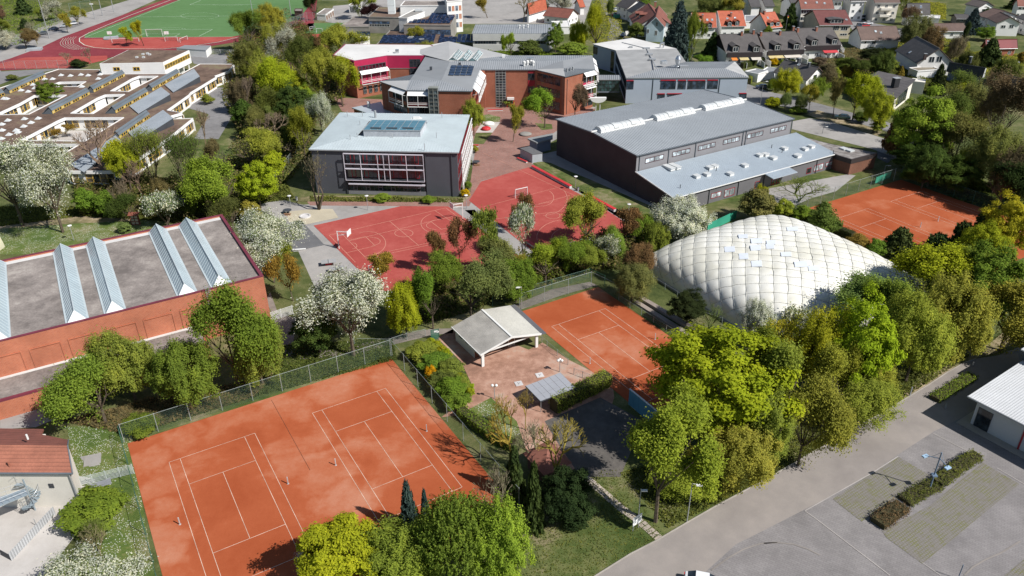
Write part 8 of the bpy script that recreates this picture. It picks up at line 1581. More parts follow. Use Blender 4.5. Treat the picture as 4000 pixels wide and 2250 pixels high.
fence('tall green mesh fence along the upper side of the double clay court',[ct(-2.7,95.9),ct(35.6,96.0)],3.0)
fence('tall green mesh fence along the right side of the double clay court',[ct(35.8,96.0),ct(35.8,58.5)],3.0)
fence('green mesh fence on the left side of the double clay court',[ct(-2.9,95.8),ct(-2.9,58.5)],2.8,pm=pgreen)
fence('green mesh fence behind the middle clay court along the path',[ct(60,97.6),ct(75,97.6),g(10,1072,240)],3.0)
fence('green mesh fence on the far side of the path behind the middle clay court',[g(9,2380,300),g(10,400,130),g(10,780,20),g(10,930,90)],2.0,pm=pgreen)
fence('low grey mesh fence on the right side of the middle clay court',[g(10,1072,240),g(10,1300,385),g(10,1550,545),g(10,1700,640)],1.1,3.0,wm=grey_w)
fence('low mesh fence beside the club shelter at the middle clay court',[g(10,300,665),g(10,352,710),g(10,563,890)],1.1,3.0,wm=grey_w)
fence('low mesh fence between the flat canopy and the middle clay court',[g(10,622,985),g(10,798,1055)],1.1,2.0,wm=grey_w)
fence('tall green fence on the upper left side of the far clay courts',[ct(131.5,101.4),ct(165.3,101.5)],3.0)
fence('tall dark fence on the upper right side of the far clay courts',[ct(167.8,101.5),ct(167.8,66)],3.0,pm=pgreen)
fence('green fence along the left side of the far clay courts behind the dome',[ct(131.3,101.2),ct(131.3,66)],1.4,pm=pgreen)
fence('low grey fence around the left side of the air dome',[g(10,1420,60),g(10,1660,210),g(10,1930,420),g(10,2110,480)],1.2,3.0,wm=grey_w)
fence('low mesh fence along the curved footpath',[g(9,990,690),g(9,1345,700),g(9,1520,640),g(9,1705,600)],1.3,4.0)
fence('wire cage fence around the small green pitch',[g(1,250,320),g(1,520,215),g(1,760,225)],4.0,3.0,wm=grey_w)
fence('long grey fence along the left border of the grey school',[g(5,120,520),g(5,260,340),g(5,400,160),g(5,540,10)],1.8,3.0,wm=grey_w)
fence('tall mesh fence along the red pitch in the stadium',[g(0,-60,700),g(0,700,690)],3.0,4.0,wm=grey_w)
fence('grey mesh fence along the allotment road',[g(0,-100,520),g(0,450,260),g(0,800,150)],1.6,6.0,wm=grey_w)
fence('green wire fence at the corner of the allotment meadow',[g(0,705,110),g(0,920,70)],3.5,5.0)
def barfence(label,A,B,h,n,m,name='bar_fence',nb=8,cat='fence',posts=None):
 t=new_thing(name,label,cat,A)
 for i in range(nb):z=.15+(h-.2)*i/(nb-1);mb=MB();mb.beam(A+Vector((0,0,z)),B+Vector((0,0,z)),.04,.06);mb.build('bar',m,t)
 for i in range(n+1):P=A.lerp(B,i/n);mb=MB();mb.beam(P,P+Vector((0,0,h+.1)),.09);mb.build('post',m,t)
 return t
barfence('white steel bar gate between the brick hall and the footpath',g(9,140,455),g(9,375,380),1.7,2,white_p,'bar_gate',9,'gate')
barfence('pale bar fence between the cream hall and the double clay court',g(12,740,625),g(12,1245,500),1.5,4,plain('pale_green_grey',(0.42,0.47,0.45),.5))
barfence('white bar fence beside the changing cabins',g(0,2125,540),g(0,2510,555),1.8,4,white_p,nb=6)
barfence('pale bar fence hidden in the hedgerow below the right red court',g(6,530,1130),g(6,860,1040),1.5,4,plain('pale_green_grey',(0.42,0.47,0.45),.5),nb=6)
zf=new_thing('plank_fence','grey standing plank fence across the pale forecourt of the cream hall','fence',g(12,110,1310));zm_=plain('bleached_planks',(0.4,0.41,0.42),.7,.12)
A_,B_=g(12,110,1310),g(12,520,870);n_=42
for i in range(n_):
 P=A_.lerp(B_,(i+.5)/n_);d=(B_-A_).normalized();mb=MB();mb.box(P+Vector((0,0,.6)),(.16,.03,1.2),math.atan2(d.y,d.x)+(.5 if i%2 else-.3));mb.build('plank',zm_,zf)
A_,B_=g(12,10,1255),g(12,110,1310)
for i in range(8):P=A_.lerp(B_,(i+.5)/8);d=(B_-A_).normalized();mb=MB();mb.box(P+Vector((0,0,.5)),(.16,.03,1.0),math.atan2(d.y,d.x));mb.build('plank',dkgrey,zf)
gt=new_thing('path_gate','green mesh gate with two white notices on the footpath','gate',g(9,1770,620));A_,B_=g(9,1765,640),g(9,1842,625);W_=Wall(A_,B_,A_+Vector((0,5,0)))
mb=MB()
for s_ in(0,W_.L):mb.beam(W_.pt(s_,0),W_.pt(s_,1.9),.08)
for z in(.1,1.0,1.85):mb.beam(W_.pt(0,z),W_.pt(W_.L,z),.05)
mb.build('gate_frame',pgreen,gt);mb=MB();mb.face([W_.pt(0,.1),W_.pt(W_.L,.1),W_.pt(W_.L,1.8),W_.pt(0,1.8)]);mb.build('wire_mesh',wire('green_dense_mesh',(0.04,0.15,0.11),.3),gt)
for s_,z,w_ in((.5,1.35,.6),(.9,1.2,.4)):mb=MB();W_.box(mb,s_,s_+w_,z,z+.3,.03,.05);mb.build('notice',white_p,gt)
def sheet(label,A,B,h,z0=.4):
 W_=Wall(A,B,A+Vector((0,8,0)));t=new_thing('windbreak',label,'windbreak',A);mb=MB();W_.box(mb,0,W_.L,z0,h,.05,.08);mb.build('sheet',plain('green_windbreak',(0.04,0.3,0.2),.7),t)
 mb=MB()
 for i in range(5):mb.tube(W_.pt(W_.L*i/4,0),W_.pt(W_.L*i/4,h+.2),.04)
 mb.build('posts',pgreen,t)
sheet('bright green windbreak between the sports hall wing and the dome',g(6,1960,950),g(6,2250,810),2.0,.1)
sheet('green windbreak hung on the upper fence of the far clay courts',g(7,1070,470),g(7,1222,410),1.9)
zc_=1.6;q=[g(6,1770,955,zc_),g(6,1860,1000,zc_),g(6,1950,970,zc_),g(6,1830,930,zc_)]
ts_=new_thing('garden_shed','small grey-roofed shed at the upper left edge of the dome','shed',avg(q));mb=MB();mb.prism(q,0,zc_-.08);mb.build('wall',plain('dark_wood',(0.1,0.06,0.05)),ts_);mb=MB();mb.prism(inset(q,-.15),zc_-.08,zc_);mb.build('roof',zinc,ts_)
tm_=plain('stone_tier',(0.3,0.25,0.22),.9,.15)
tr_=new_thing('stone_seating','two long stone seating steps in the shade beside the middle clay court','seating',g(10,1500,400))
for(a,b_,c,d_),h in(((1290,230,1850,560),.55),((1245,262,1800,610),.3)):
 mb=MB();mb.beam(g(10,a,b_)+Vector((0,0,h/2)),g(10,c,d_)+Vector((0,0,h/2)),.9,h);mb.build('step',tm_,tr_)
npm=plain('grey_net_post',(0.45,0.46,0.46),.5)
proto=new_thing('net_post','net post','net post',(0,0,0));mb=MB();mb.beam((0,0,0),(0,0,1.12),.1);mb.build('post',npm,proto);mb=MB();mb.box((0,0,.02),(.22,.22,.04));mb.build('foot',npm,proto)
first=True
for cx,cy,ss_,l in((7.1,76.75,-1,'leftmost net post of the double clay court, on the bright dry patch'),(7.1,76.75,1,'net post right of the left field of the double clay court'),(26.1,76.85,-1,'net post left of the right field of the double clay court'),(26.1,76.85,1,'net post near the right fence of the double clay court'),(67,78.2,-1,'net post of the middle clay court on the club terrace side'),(67,78.2,1,'net post of the middle clay court on the dome side'),(159.5,82.1,-1,'net post of the far clay courts, right one of the close pair'),(140.9,82.2,1,'net post of the far clay courts, left one of the close pair')):
 o=proto if first else copy_tree(proto);first=False;o.location=ct(cx+ss_*6.4,cy,.03);o['label']=l;o['group']='tennis net posts'
def lamp(label,base,top,kind='globe',name='street_lamp',k=None,arm=0.0):
 P=g(*base);h=zabove(P,T(*top)[1]);t=new_thing(name,label,'street lamp',P);mb=MB();mb.tube(P,P+Vector((0,0,h)),.07,.05);mb.build('pole',steel,t)
 lm=plain('lamp_white',(0.75,0.75,0.73),.3);c=P+Vector((0,0,h))
 if kind=='disc':mb=MB();mb.lathe(c,[(.08,-.35),(.12,-.05),(.42,0),(.42,.06),(.15,.14)],14);mb.build('lamp_head',lm,t)
 elif kind=='globes':
  for dx,dy in((-.28,0),(.28,0),(0,.3))[:3 if arm else 2]:
   mb=MB();mb.beam(c-Vector((0,0,.2)),c+Vector((dx,dy,-.1)),.04);mb.build('arm',steel,t);mb=MB();mb.lathe(c+Vector((dx,dy,-.15)),[(.02,0),(.17,.08),(.22,.22),(.17,.36),(.02,.42)],12);mb.build('globe',lm,t,smooth=True)
 else:mb=MB();mb.beam(c,c+Vector((arm,-.3,.1)),.06);mb.box(c+Vector((arm+.3*(1 if arm>0 else-1),-.4,.12)),(.7,.28,.14));mb.build('lamp_head',lm,t)
 return t
lamp('disc-headed lamp in front of the grey school facade',(5,1127,725),(5,1112,580),'disc')
lamp('disc-headed lamp by the white basketball hoop near the yellow bush',(5,2118,715),(5,2112,575),'disc')
lamp('disc-headed lamp in the shade at the left end of the yard',(5,350,690),(5,330,580),'disc')
lamp('disc-headed lamp on the lawn below the sports hall',(6,637,525),(6,640,385),'disc')
lamp('disc-headed lamp nearer the white blossoming tree below the sports hall',(6,1170,795),(6,1177,665),'disc')
lamp('twin-globe lamp beside the daisy lawn of the club terrace',(9,2400,1230),(9,2402,1100),'globes')
lamp('three-globe lamp beside the flat canopy',(10,480,960),(10,482,850),'globes',arm=1)
lamp('slim lamp on the meadow behind the brick hall',(4,745,1028),(4,705,880),'disc')
lamp('street lamp at the bright green tree by the parking kerb',(14,1622,950),(14,1660,590),'arm',arm=.4)
lamp('street lamp by the pale blue school corner',(3,-90,1130),(3,-40,820),'arm',arm=.5)
lamp('street lamp on the roadside verge',(3,5,905),(3,15,815),'arm',arm=.5)
lamp('street lamp at the gardens on the right edge',(3,2480,800),(3,2525,625),'arm',arm=-.4)
lamp('street lamp behind the far court fence',(7,1172,330),(7,1180,275),'arm',arm=.4)
lamp('street lamp in the small car park behind the annexe',(3,545,1350),(3,560,1275),'arm',arm=.4)
lamp('floodlight pole with camera beside the club shelter path',(10,95,330),(10,85,105),'arm',arm=-.3)
lamp('street lamp standing by the solar-collector house',(3,1450,300),(3,1468,225),'arm',arm=-.3)
lamp('wooden pole behind the white notice board',(14,1172,900),(14,1198,640),'none',arm=.01)
for(bx,by),(tx,ty),l in(((498,385),(410,-60),'tallest floodlight mast at the near left of the stadium'),((1033,158),(990,-90),'second floodlight mast along the track'),((1147,120),(1120,-60),'third floodlight mast along the track'),((955,188),(925,40),'short mast beside the allotment meadow'),((2540,128),(2520,-60),'floodlight mast at the right end of the pitch')):
 P=g(0,bx,by);h=min(26,zabove(P,T(0,tx,ty)[1]));t=new_thing('floodlight_mast',l,'floodlight mast',P);mb=MB();mb.tube(P,P+Vector((0,0,h)),.2,.1);mb.build('mast',steel,t);mb=MB();mb.box(P+Vector((0,0,h)),(1.6,.3,.5));mb.build('floodlight',white_p,t)
P=g(1,355,165);t=new_thing('floodlight_mast','slim floodlight mast beside the small dark hut','floodlight mast',P);mb=MB();mb.tube(P,P+Vector((0,0,16)),.18,.1);mb.build('mast',steel,t);mb=MB();mb.box(P+Vector((0,0,16)),(1.4,.3,.4));mb.build('floodlight',white_p,t)
P=g(15,1495,650);h=5.9;t=new_thing('parking_lamp','double-armed blue lamp post rising from the hedge island of the parking lot','street lamp',P);up=Vector((0,0,1))
bm_=plain('blue_grey_post',(0.14,0.2,0.28),.5);mb=MB();mb.tube(P,P+up*h,.1,.07);mb.build('pole',bm_,t)
e1_,e2_=g(15,1505,340,h-.9),g(15,1660,430,h-.9);c=P+up*(h-.9)
for E_ in(e1_,e2_):
 E_=c+(E_-c).normalized()*1.55
 mb=MB();mb.beam(c,E_,.07);mb.beam(P+up*h,c.lerp(E_,.6),.03);mb.build('arm',bm_,t);mb=MB();mb.box(E_-up*.08,(.75,.4,.18),.4);mb.build('lamp_head',plain('lamp_blue',(0.35,0.5,0.65),.3),t)
mb=MB();mb.box(P+up*2.4,(.6,.6,.18));mb.build('bracket',bm_,t)
P=g(15,1760,1480);t=new_thing('street_lamp','slim pole at the bottom edge of the parking lot','street lamp',P);mb=MB();mb.tube(P,P+up*2.2,.05);mb.build('pole',bm_,t)
for bx,by,tx,ty,l in((11,1425,1205,1445,'grey wooden post on the kerb below the olive trees'),(11,2055,905,2060,'short barrier post at the end of the parking lane'),(11,1780,1330,1785,'white marker post in the market hall shadow'),(4,0,0,0,'')):
 if not l:continue
 P=g(bx,by,tx);t=new_thing('post',l,'post',P);hh=1.6 if 'wooden' in l else.8;mb=MB();mb.beam(P,P+up*hh,.14);mb.build('shaft',steel,t)
A_,B_=g(14,1118,1035),g(14,1172,1000);W_=Wall(A_,B_,A_+Vector((0,5,0)));nb=new_thing('notice_board','white notice board on two posts beside the stepping path','sign',A_)
W_.u=W_.u;L_=W_.L
mb=MB();W_.box(mb,-.1,L_+.35,.85,2.15,.02,.07);mb.build('board',plain('white_board',(0.78,0.78,0.77),.5,.02),nb)
mb=MB()
for s_ in(.05,L_):mb.beam(W_.pt(s_,0),W_.pt(s_,1.0),.08)
mb.build('post',steel,nb);ink=plain('grey_print',(0.3,0.32,0.35),.6)
for s_,z,w_,h_ in((.1,1.75,.35,.2),(.6,1.8,.3,.12),(.15,1.3,.25,.1),(.55,1.35,.4,.18),(1.0,1.9,.2,.1),(.9,1.15,.3,.1)):mb=MB();W_.box(mb,s_,s_+w_,z,z+h_,.07,.075);mb.build('print_mark',ink,nb)
def hoop(label,base,tp,board,bk=0):
 P=g(*base);h=zabove(P,T(*tp)[1]);Bq=g(*board,h-.3);d=Bq-P;d.z=0;d.normalize();arm=min(2.4,max(1.4,(Bq-P).length));x=Vector((-d.y,d.x,0))
 t=new_thing('basketball_hoop',label,'basketball hoop',P);st_=white_p;mb=MB();mb.beam(P,P+up*h,.16);mb.build('post',st_,t)
 E_=P+d*arm+up*(h-.1);mb=MB()
 for s_ in(-.3,.3):mb.beam(P+up*(h-.05),E_+x*s_+up*.15,.06);mb.beam(P+up*(h-.9),E_+x*s_-up*.3,.06)
 mb.build('bracket',st_,t)
 mb=MB();rz=math.atan2(x.y,x.x);mb.box(E_+d*.08+up*0,(1.8,.06,1.15),rz);bd=mb.build('backboard',plain('white_board',(0.78,0.78,0.77),.5,.02),t)
 mb=MB()
 for i in range(12):
  a0,a1=6.283*i/12,6.283*(i+1)/12;c=E_+d*.45-up*.35;mb.beam(c+x*math.cos(a0)*.24+d*math.sin(a0)*.24,c+x*math.cos(a1)*.24+d*math.sin(a1)*.24,.03)
 mb.build('rim',plain('orange_rim',(0.6,0.15,0.03)),bd)
hoop('white basketball hoop at the left corner of the left red court',(5,837,1113),(5,820,935),(5,925,960))
hoop('white basketball hoop at the far right corner of the left red court',(5,2082,808),(5,2075,650),(5,2000,680))
hoop('basketball hoop half hidden by the orange-leaved tree',(5,1145,1400),(5,1150,1280),(5,1225,1260))
hoop('basketball hoop standing in the small green cage pitch',(1,545,320),(1,545,270),(1,560,275))
def goal(label,k,a,b_,h=2.0,dpt=1.0,nsign=1):
 A_,B_=g(k,*a),g(k,*b_);d=(B_-A_).normalized();y=Vector((-d.y,d.x,0))*dpt*nsign;t=new_thing('goal',label,'goal',A_)
 mb=MB();mb.beam(A_,A_+up*h,.12);mb.beam(B_,B_+up*h,.12);mb.beam(A_+up*h,B_+up*h,.12);mb.build('goal_frame',white_p,t)
 mb=MB();mb.beam(A_+y,A_+up*h,.04);mb.beam(B_+y,B_+up*h,.04);mb.beam(A_+y,B_+y,.04);mb.beam(A_,A_+y,.04);mb.beam(B_,B_+y,.04);mb.build('net_frame',steel,t)
 mb=MB();mb.face([A_+y,B_+y,B_+up*h,A_+up*h]);mb.add([A_,A_+y,A_+up*h,B_,B_+y,B_+up*h],[[0,1,2],[3,5,4]]);mb.build('net',wire('goal_net',(0.5,0.5,0.48),.75),t)
goal('white handball goal on the right red court',6,(35,605),(155,578),2.1)
goal('full-size white football goal at the near end of the green pitch',0,(1480,370),(1640,368),3.0,2.0)
goal('small goal parked on the red apron of the stadium',0,(1665,418),(1790,415),1.8,1.5)
goal('tipped small goal lying right of the other on the stadium apron',0,(1815,430),(1890,400),1.6,1.2)
goal('wide low goal frame left of the yellow-green trees on the apron',0,(1130,430),(1400,420),1.5,1.2)
goal('small goal in the green cage pitch',1,(610,330),(670,330),1.8,.8)
for x,y,l in((1120,390,'grey high-jump mat with white board on the stadium apron'),(350,505,'grey high-jump mat at the left edge of the running track')):
 P=g(0,x,y);t=new_thing('high_jump_mat',l,'mat',P);mb=MB();mb.box(P+up*.4,(5.5,3.2,.8),.3);mb.build('mat',plain('mat_grey',(0.33,0.36,0.38)),t)
for x0,y0,l in((1120,350,'left white board on a pole at the stadium apron'),(1690,350,'right white board on a pole at the stadium apron')):
 P=g(0,x0,y0+60);t=new_thing('board_on_pole',l,'sign',P);mb=MB();mb.beam(P,P+up*3.4,.12);mb.build('pole',steel,t);mb=MB();mb.box(P+up*3.2,(1.8,.1,1.2),.2);mb.build('board',white_p,t)
for(cx,cy),l in(((735,1255),'grey outdoor table tennis table with red base, left one'),((812,1325),'grey outdoor table tennis table with red base, nearer the white blossom')):
 P=g(5,cx,cy+20);t=new_thing('table_tennis_table',l,'table tennis table',P);rz=.25
 mb=MB();mb.box(P+up*.78,(2.74,1.52,.08),rz);mb.build('tabletop',plain('grey_tabletop',(0.33,0.33,0.33),.6),t);mb=MB();mb.box(P+up*.88,(.04,1.52,.14),rz);mb.build('net',steel,t)
 mb=MB();mb.box(P+up*.37,(1.3,.3,.74),rz);mb.build('base',rb,t)
redb=plain('bright_red_bench',(0.52,0.04,0.045),.5);ston=plain('pale_bench_base',(0.55,0.53,0.52),.7)
def bench(label,k,a,b_,h=.45,w_=.5):
 A_,B_=g(k,*a),g(k,*b_);t=new_thing('bench',label,'bench',(A_+B_)/2);mb=MB();mb.beam(A_+up*(h-.06),B_+up*(h-.06),w_,.12);mb.build('seat',redb,t);mb=MB();mb.beam(A_+up*(h-.12)/2,B_+up*(h-.12)/2,w_*.8,h-.13);mb.build('base',ston,t)
bench('very long red-topped bench beside the upper part of the right red court',6,(205,300),(590,505),.7,.8)
bench('red-topped bench beside the lower part of the right red court',6,(760,590),(1035,740),.7,.8)
bench('red bench beside the small pale store room',6,(55,210),(150,250))
bench('red bench at the bottom corner of the right red court',6,(150,1050),(265,1125),.6,.7)
bench('curved red bench in front of the brick school','B',(445,1085),(700,1075),.5)
bench('small red bench by the side of the grey school',5,(2185,85),(2240,85),.5,.6)
def disc(label,k,x,y,r,h,m,name='play_dome'):
 P=g(k,x,y);t=new_thing(name,label,'play dome',P);mb=MB();mb.lathe(P,[(r*.8,0),(r,h*.35),(r*.8,h*.75),(r*.4,h),(.05,h*1.03)],20);mb.build('shell',m,t,smooth=True)
disc('red lens-shaped play dome on the pale play area',1,2315,1305,1.4,.9,redb);disc('white lens-shaped play dome on the pale play area',1,2345,1255,1.6,.9,white_p);disc('grey stone dome in the red paving',6 if 0 else 2,135,1355,1.8,.6,concrete)
for k,x,y,l in((5,2215,262,'dark round table with bench beside the grey school'),(5,318,755,'dark round table with bench in the sand area')):
 P=g(k,x,y);t=new_thing('picnic_table',l,'table',P);mb=MB();mb.lathe(P+up*.72,[(.95,0),(.95,.06)],16);mb.build('tabletop',dkgrey,t);mb=MB();mb.tube(P,P+up*.72,.25);mb.build('leg',dkgrey,t);mb=MB();mb.box(P+Vector((.3,-1.2,.42)),(1.6,.35,.06));mb.box(P+Vector((.3,-1.2,.2)),(1.2,.2,.4));mb.build('seat',plain('bench_wood',(0.3,0.17,0.1)),t)
P=g(5,495,790);t=new_thing('sandbox_ring','pale concrete ring in the sand area','ring',P);mb=MB();mb.lathe(P,[(1.2,0),(1.2,.3),(.9,.3),(.88,.1)],18);mb.build('ring',ston,t)
P=g(5,435,1135);t=new_thing('bench','white bench at the edge of the dark asphalt square','bench',P);mb=MB();mb.box(P+up*.4,(2.6,.4,.1),.15);mb.build('seat',white_p,t);mb=MB();mb.box(P+up*.18,(2.2,.15,.35),.15);mb.build('base',ston,t)
for k,x,y,l in((6,663,530,'grey litter bin beside the disc-headed lamp below the sports hall'),(5,410,625,'grey litter bin at the left end of the yard')):
 P=g(k,x,y);t=new_thing('litter_bin',l,'litter bin',P);mb=MB();mb.lathe(P,[(.25,0),(.28,.8),(.3,.85)],10);mb.build('body',steel,t);mb=MB();mb.lathe(P+up*.85,[(.3,0),(.15,.1)],10);mb.build('lid',dkgrey,t)
P=g('C',305,1110);t=new_thing('bowl_sculpture','white half-bowl on two legs behind the sports hall roof','sculpture',P);mb=MB();n_=12
vs=[P+Vector((math.cos(math.pi+math.pi*i/n_)*2.4,dy,4.3+math.sin(math.pi+math.pi*i/n_)*1.5))for dy in(-.6,.6)for i in range(n_+1)]
mb.add(vs,[list(range(n_+1))[::-1],list(range(n_+1,2*n_+2))]+[[i,i+1,i+n_+2,i+n_+1]for i in range(n_)]+[[n_,0,n_+1,2*n_+1]]);mb.build('bowl',white_p,t)
for dx in(-.6,.6):mb=MB();mb.tube(P+Vector((dx,0,0)),P+Vector((dx,0,3.0)),.14);mb.build('leg',white_p,t)
P=g(4,1370,870);t=new_thing('insect_hotel','red-framed insect hotel by the roof edge of the brick hall','insect hotel',P);hb=plain('red_brown_wood',(0.26,0.09,0.06))
mb=MB();
for dx in(-.8,.8):mb.box(P+Vector((dx,0,1.1)),(.12,.5,2.2))
for z in(.1,.8,1.5,2.15):mb.box(P+up*z,(1.7,.5,.1))
mb.box(P+Vector((0,.2,1.1)),(1.6,.05,2.1));mb.build('frame',hb,t);mb=MB();mb.slab([P+Vector((-1.1,-.5,2.3)),P+Vector((1.1,-.5,2.3)),P+Vector((1.1,.5,2.7)),P+Vector((-1.1,.5,2.7))],.08);mb.build('roof',hb,t)
for dx in(-.4,.4):
 for z in(.45,1.15,1.82):mb=MB();mb.box(P+Vector((dx,0,z)),(.6,.35,.5));mb.build('filling',plain('pale_straw',(0.5,0.42,0.33)),t)
P=g(4,10,1160);t=new_thing('curved_canvas','white and yellow curved canvas standing at the left edge of the meadow','canvas',P);mb=MB();n_=8;cv=[(-2.2+1.1*math.sin(1.57*i/n_)*2,i*.62)for i in range(n_+1)]
pts_=[P+Vector((-1.0-i*.18*i*.12,dy,5.0*(i/n_)))for dy in(0,3.0)for i in range(n_+1)]
mb.add(pts_,[[i,i+1,i+n_+2,i+n_+1]for i in range(n_)]);mb.add([p+Vector((.12,-.05,0))for p in pts_],[[i,i+1,i+n_+2,i+n_+1][::-1]for i in range(n_)]);mb.build('canvas',plain('cream_canvas',(0.6,0.57,0.42)),t)
for x,y,l in((278,995,'square white floor hatch on the club terrace nearer the court'),(68,1080,'square white floor hatch on the club terrace by the canopy')):
 P=g(10,x,y);t=new_thing('floor_hatch',l,'hatch',P);mb=MB();mb.box(P+up*.05,(1.1,1.1,.08),.3);mb.build('slab',ston,t);mb=MB();mb.beam(P+Vector((-.2,.2,.1)),P+Vector((0,0,.1)),.05,.01);mb.beam(P+Vector((.2,.2,.1)),P+Vector((0,0,.1)),.05,.01);mb.beam(P+Vector((0,0,.1)),P+Vector((0,-.3,.1)),.05,.01);mb.build('painted_mark',dkgrey,t)
t=new_thing('garden_steps','short timber steps on the path from the club terrace to the double clay court','steps',g(9,2010,1330))
for i in range(4):a=g(9,1975+i*17,1355-i*14);mb=MB();mb.beam(a,a+(g(9,2005+i*17,1385-i*14)-a)*1.2+up*.0,.14,.2);mb.build('step',plain('dark_wood',(0.1,0.06,0.05)),t)
P=g(12,860,375);t=new_thing('concrete_slab','square concrete cover slab in the daisy meadow','slab',P);mb=MB();mb.box(P+up*.06,(2.0,2.0,.12),.4);mb.build('slab',yard_m,t)
P=g(12,925,590);t=new_thing('grey_mat_table','flat grey table board beside the pale bar fence','table',P);mb=MB();q=[g(12,820,605,.75),g(12,1025,535,.75),g(12,1035,590,.75),g(12,830,650,.75)];mb.slab(q,.06);mb.build('tabletop',plain('mat_grey2',(0.22,0.23,0.25)),t);mb=MB();mb.prism(inset(q,.4),0,.68);mb.build('base',dkgrey,t)
for x0,y0,x1,y1,l in((340,985,310,920,'leaning grey post on the forecourt beside the plank fence'),(660,1115,622,1015,'grey post below the big green shrub')):
 P=g(12,x0,y0);h=zabove(P,T(12,x1,y1)[1]);t=new_thing('post',l,'post',P);mb=MB();mb.tube(P,P+up*h,.04);mb.build('shaft',steel,t)
car_glass=glass('car_glass',(0.02,0.025,0.03),.05);tyre_m=plain('tyre_rubber',(0.02,0.02,0.02),.9);rim_m=plain('alloy_rim',(0.4,0.4,0.42),.3,metal=.6)
def carpaint(nm_,c):
 if nm_ in MATS:return MATS[nm_]
 m=plain(nm_,c,.3,.02,spec=.6);m.node_tree.nodes['Principled BSDF'].inputs['Coat Weight'].default_value=.6;return m
def car(label,P,rz,paint,van=False,door=False):
 t=thing('parked_car',label,'van' if van else 'car',(P[0],P[1],P[2]if len(P)>2 else 0.08),None,rz)
 L,Wd,H=(4.8,1.9,1.95)if van else(4.3,1.75,1.45)
 prof=[(-L/2,.35),(-L/2,.75),(-L/2+.15,.9),(-L/2+1.0,.98),(L/2-.5,1.0),(L/2-.05,.9),(L/2,.4)]
 mb=MB();n_=len(prof);sec=[(-1,.0),(-.97,.04),(.97,.04),(1,.0)]
 vs=[(x,s*Wd/2,z)for s in(-1,1)for x,z in prof];mb.add(vs,[list(range(n_)),list(range(n_,2*n_))[::-1]]+[[i,i+n_,(i+1)%n_+n_,(i+1)%n_]for i in range(n_)]);b=mb.build('body',paint,None);b.parent=t
 bv=b.modifiers.new('b','BEVEL');bv.width=.09;bv.segments=3
 ro=[(-L/2+.95,.96),(-L/2+1.65,H-.05),(-L/2+2.0,H),(L/2-1.1,H),(L/2-.35,.98)]if not van else[(-L/2+.6,.96),(-L/2+1.3,H),(L/2-.15,H),(L/2-.05,.98)]
 n_=len(ro);mb=MB();vs=[(x,s*(Wd/2-(.05 if z<1.1 else.2)),z)for s in(-1,1)for x,z in ro];mb.add(vs,[list(range(n_)),list(range(n_,2*n_))[::-1]]+[[i,i+n_,(i+1)%n_+n_,(i+1)%n_]for i in range(n_)]);o=mb.build('window_glass',car_glass,None);o.parent=t
 mb=MB();x0,x1=(ro[1][0]+.1,ro[-2][0]-.05);mb.box(((x0+x1)/2,0,H),(x1-x0,Wd-.42,.05));o=mb.build('roof',paint,None);o.parent=t
 for x in(-L/2+.85,L/2-.85):
  for s in(-1,1):
   mb=MB();mb.tube((x,s*(Wd/2-.2),.32),(x,s*(Wd/2+.01),.32),.32,n=14);w_=mb.build('wheel',tyre_m,None);w_.parent=t
   mb=MB();mb.tube((x,s*(Wd/2),.32),(x,s*(Wd/2+.03),.32),.19,n=10);r_=mb.build('rim',rim_m,None);r_.parent=w_
 for s in(-1,1):
  mb=MB();mb.box((-L/2+.03,s*.6,.7),(.12,.35,.16));o=mb.build('headlight',gl_l,None);o.parent=t;mb=MB();mb.box((L/2-.02,s*.62,.75),(.1,.3,.18));o=mb.build('tail_light',redb,None);o.parent=t
 if door:mb=MB();mb.hexa([(-.75,Wd/2,.35),(-.7,Wd/2+.05,.35),(-1.2,Wd/2+.95,.35),(-1.26,Wd/2+.93,.35)],[(-.75,Wd/2,1.35),(-.7,Wd/2+.05,1.35),(-1.1,Wd/2+.8,1.3),(-1.2,Wd/2+.85,1.3)]);o=mb.build('open_door',paint,None);o.parent=t
 return t
wp_,bp_,sp_,rp_=carpaint('white_car_paint',(0.75,0.76,0.78)),carpaint('dark_blue_car_paint',(0.02,0.03,0.06)),carpaint('silver_car_paint',(0.4,0.42,0.44)),carpaint('red_car_paint',(0.5,0.02,0.02))
c=g(14,1790,1500,.9);car('white car with an open door at the bottom edge of the parking lot',(c.x,c.y,.08),math.radians(165),wp_,door=True)
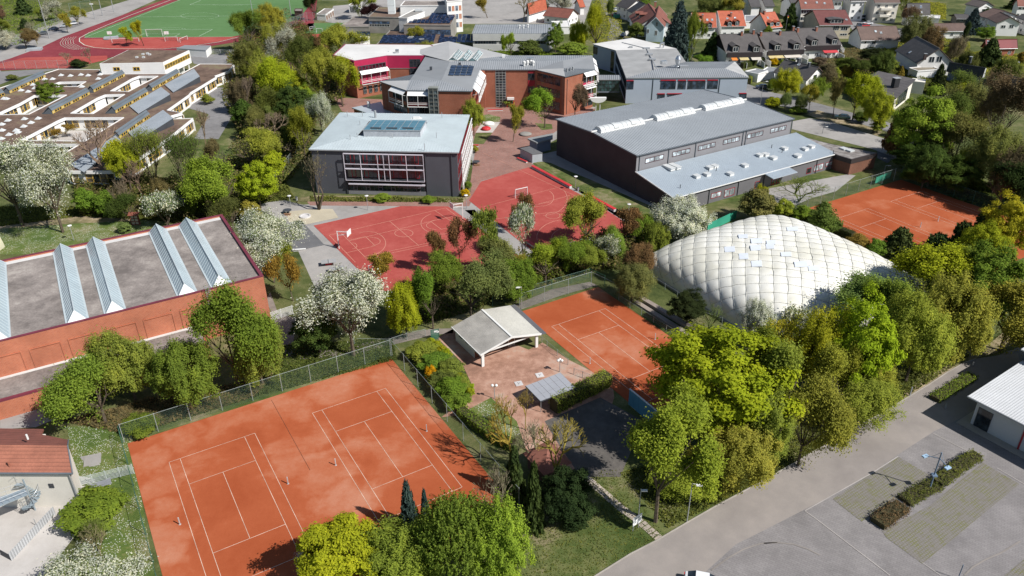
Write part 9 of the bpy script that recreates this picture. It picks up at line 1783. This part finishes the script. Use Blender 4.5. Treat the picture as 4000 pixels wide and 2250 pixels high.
for k,x,y,rz,p_,l,v in(('F',1172,112,.2,wp_,'white car parked on the lane above the red car',0),('F',1180,165,.2,rp_,'red car parked on the lane by the green container',0),('F',1265,400,1.2,bp_,'dark car parked beside the yellow bush',0),('I',1425,265,.1,wp_,'white car parked in the side street',0),('I',1340,205,.15,wp_,'white van parked at the end of the side street',1),('I',1388,292,.1,rp_,'small red car in the side street',0),('I',1330,290,1.4,bp_,'dark car parked before the maroon-roofed house',0),('I',1057,88,1.3,sp_,'silver car between the apartment houses',0),(3,750,1180,-.35,carpaint('green_car_paint',(0.02,0.06,0.05)),'dark green car parked under the roadside trees',0),(2,2520,875,-.1,bp_,'black car beside the low white garage',0),(0,655,260,.5,sp_,'silver car on the allotment road',0),(0,540,290,.5,bp_,'dark blue car on the allotment road',0),(0,430,335,.5,carpaint('grey_car_paint',(0.1,0.11,0.12)),'grey car on the allotment road',0),(0,300,385,.5,carpaint('maroon_car_paint',(0.12,0.02,0.03)),'maroon car on the allotment road',0),(0,735,235,.5,wp_,'pale car on the allotment road',0)):
 c=g(k,x,y,.6);car(l,(c.x,c.y,.05),rz,p_,bool(v))
t=new_thing('recycling_container','dark green tent-like container beside the red car','container',g('F',1190,205));mb=MB();P=g('F',1190,205);mb.box(P+up*.8,(3,2,1.6));mb.build('body',plain('green_tarp',(0.06,0.25,0.18)),t)
for A_,B_,l in((g('H',120,410),g('H',285,395),'white garden wall beside the pale blue gabled house'),(g('I',1090,560),g('I',1145,620),'white patio screen right of the dark terrace')):
 W_=Wall(A_,B_,A_+Vector((0,6,0)));t=new_thing('garden_wall',l,'wall',A_);mb=MB();W_.box(mb,0,W_.L,0,2.0,0,.2);mb.build('wall',white_r,t);mb=MB();W_.box(mb,-.05,W_.L+.05,2.0,2.08,-.04,.24);mb.build('coping',concrete,t)
t=new_thing('flagpole','small black, red and gold flag on the garden pole behind the dark terrace','flag',g('I',490,345));P=g('I',490,345);mb=MB();mb.tube(P,P+up*6.5,.05);mb.build('pole',steel,t)
for i,m_ in enumerate((dkgrey,redb,plain('gold_cloth',(0.7,0.5,0.05)))):mb=MB();mb.box(P+Vector((.25+.02*i,0,6.2-i*.45)),(.5,.05,.44));mb.build('stripe',m_,t)
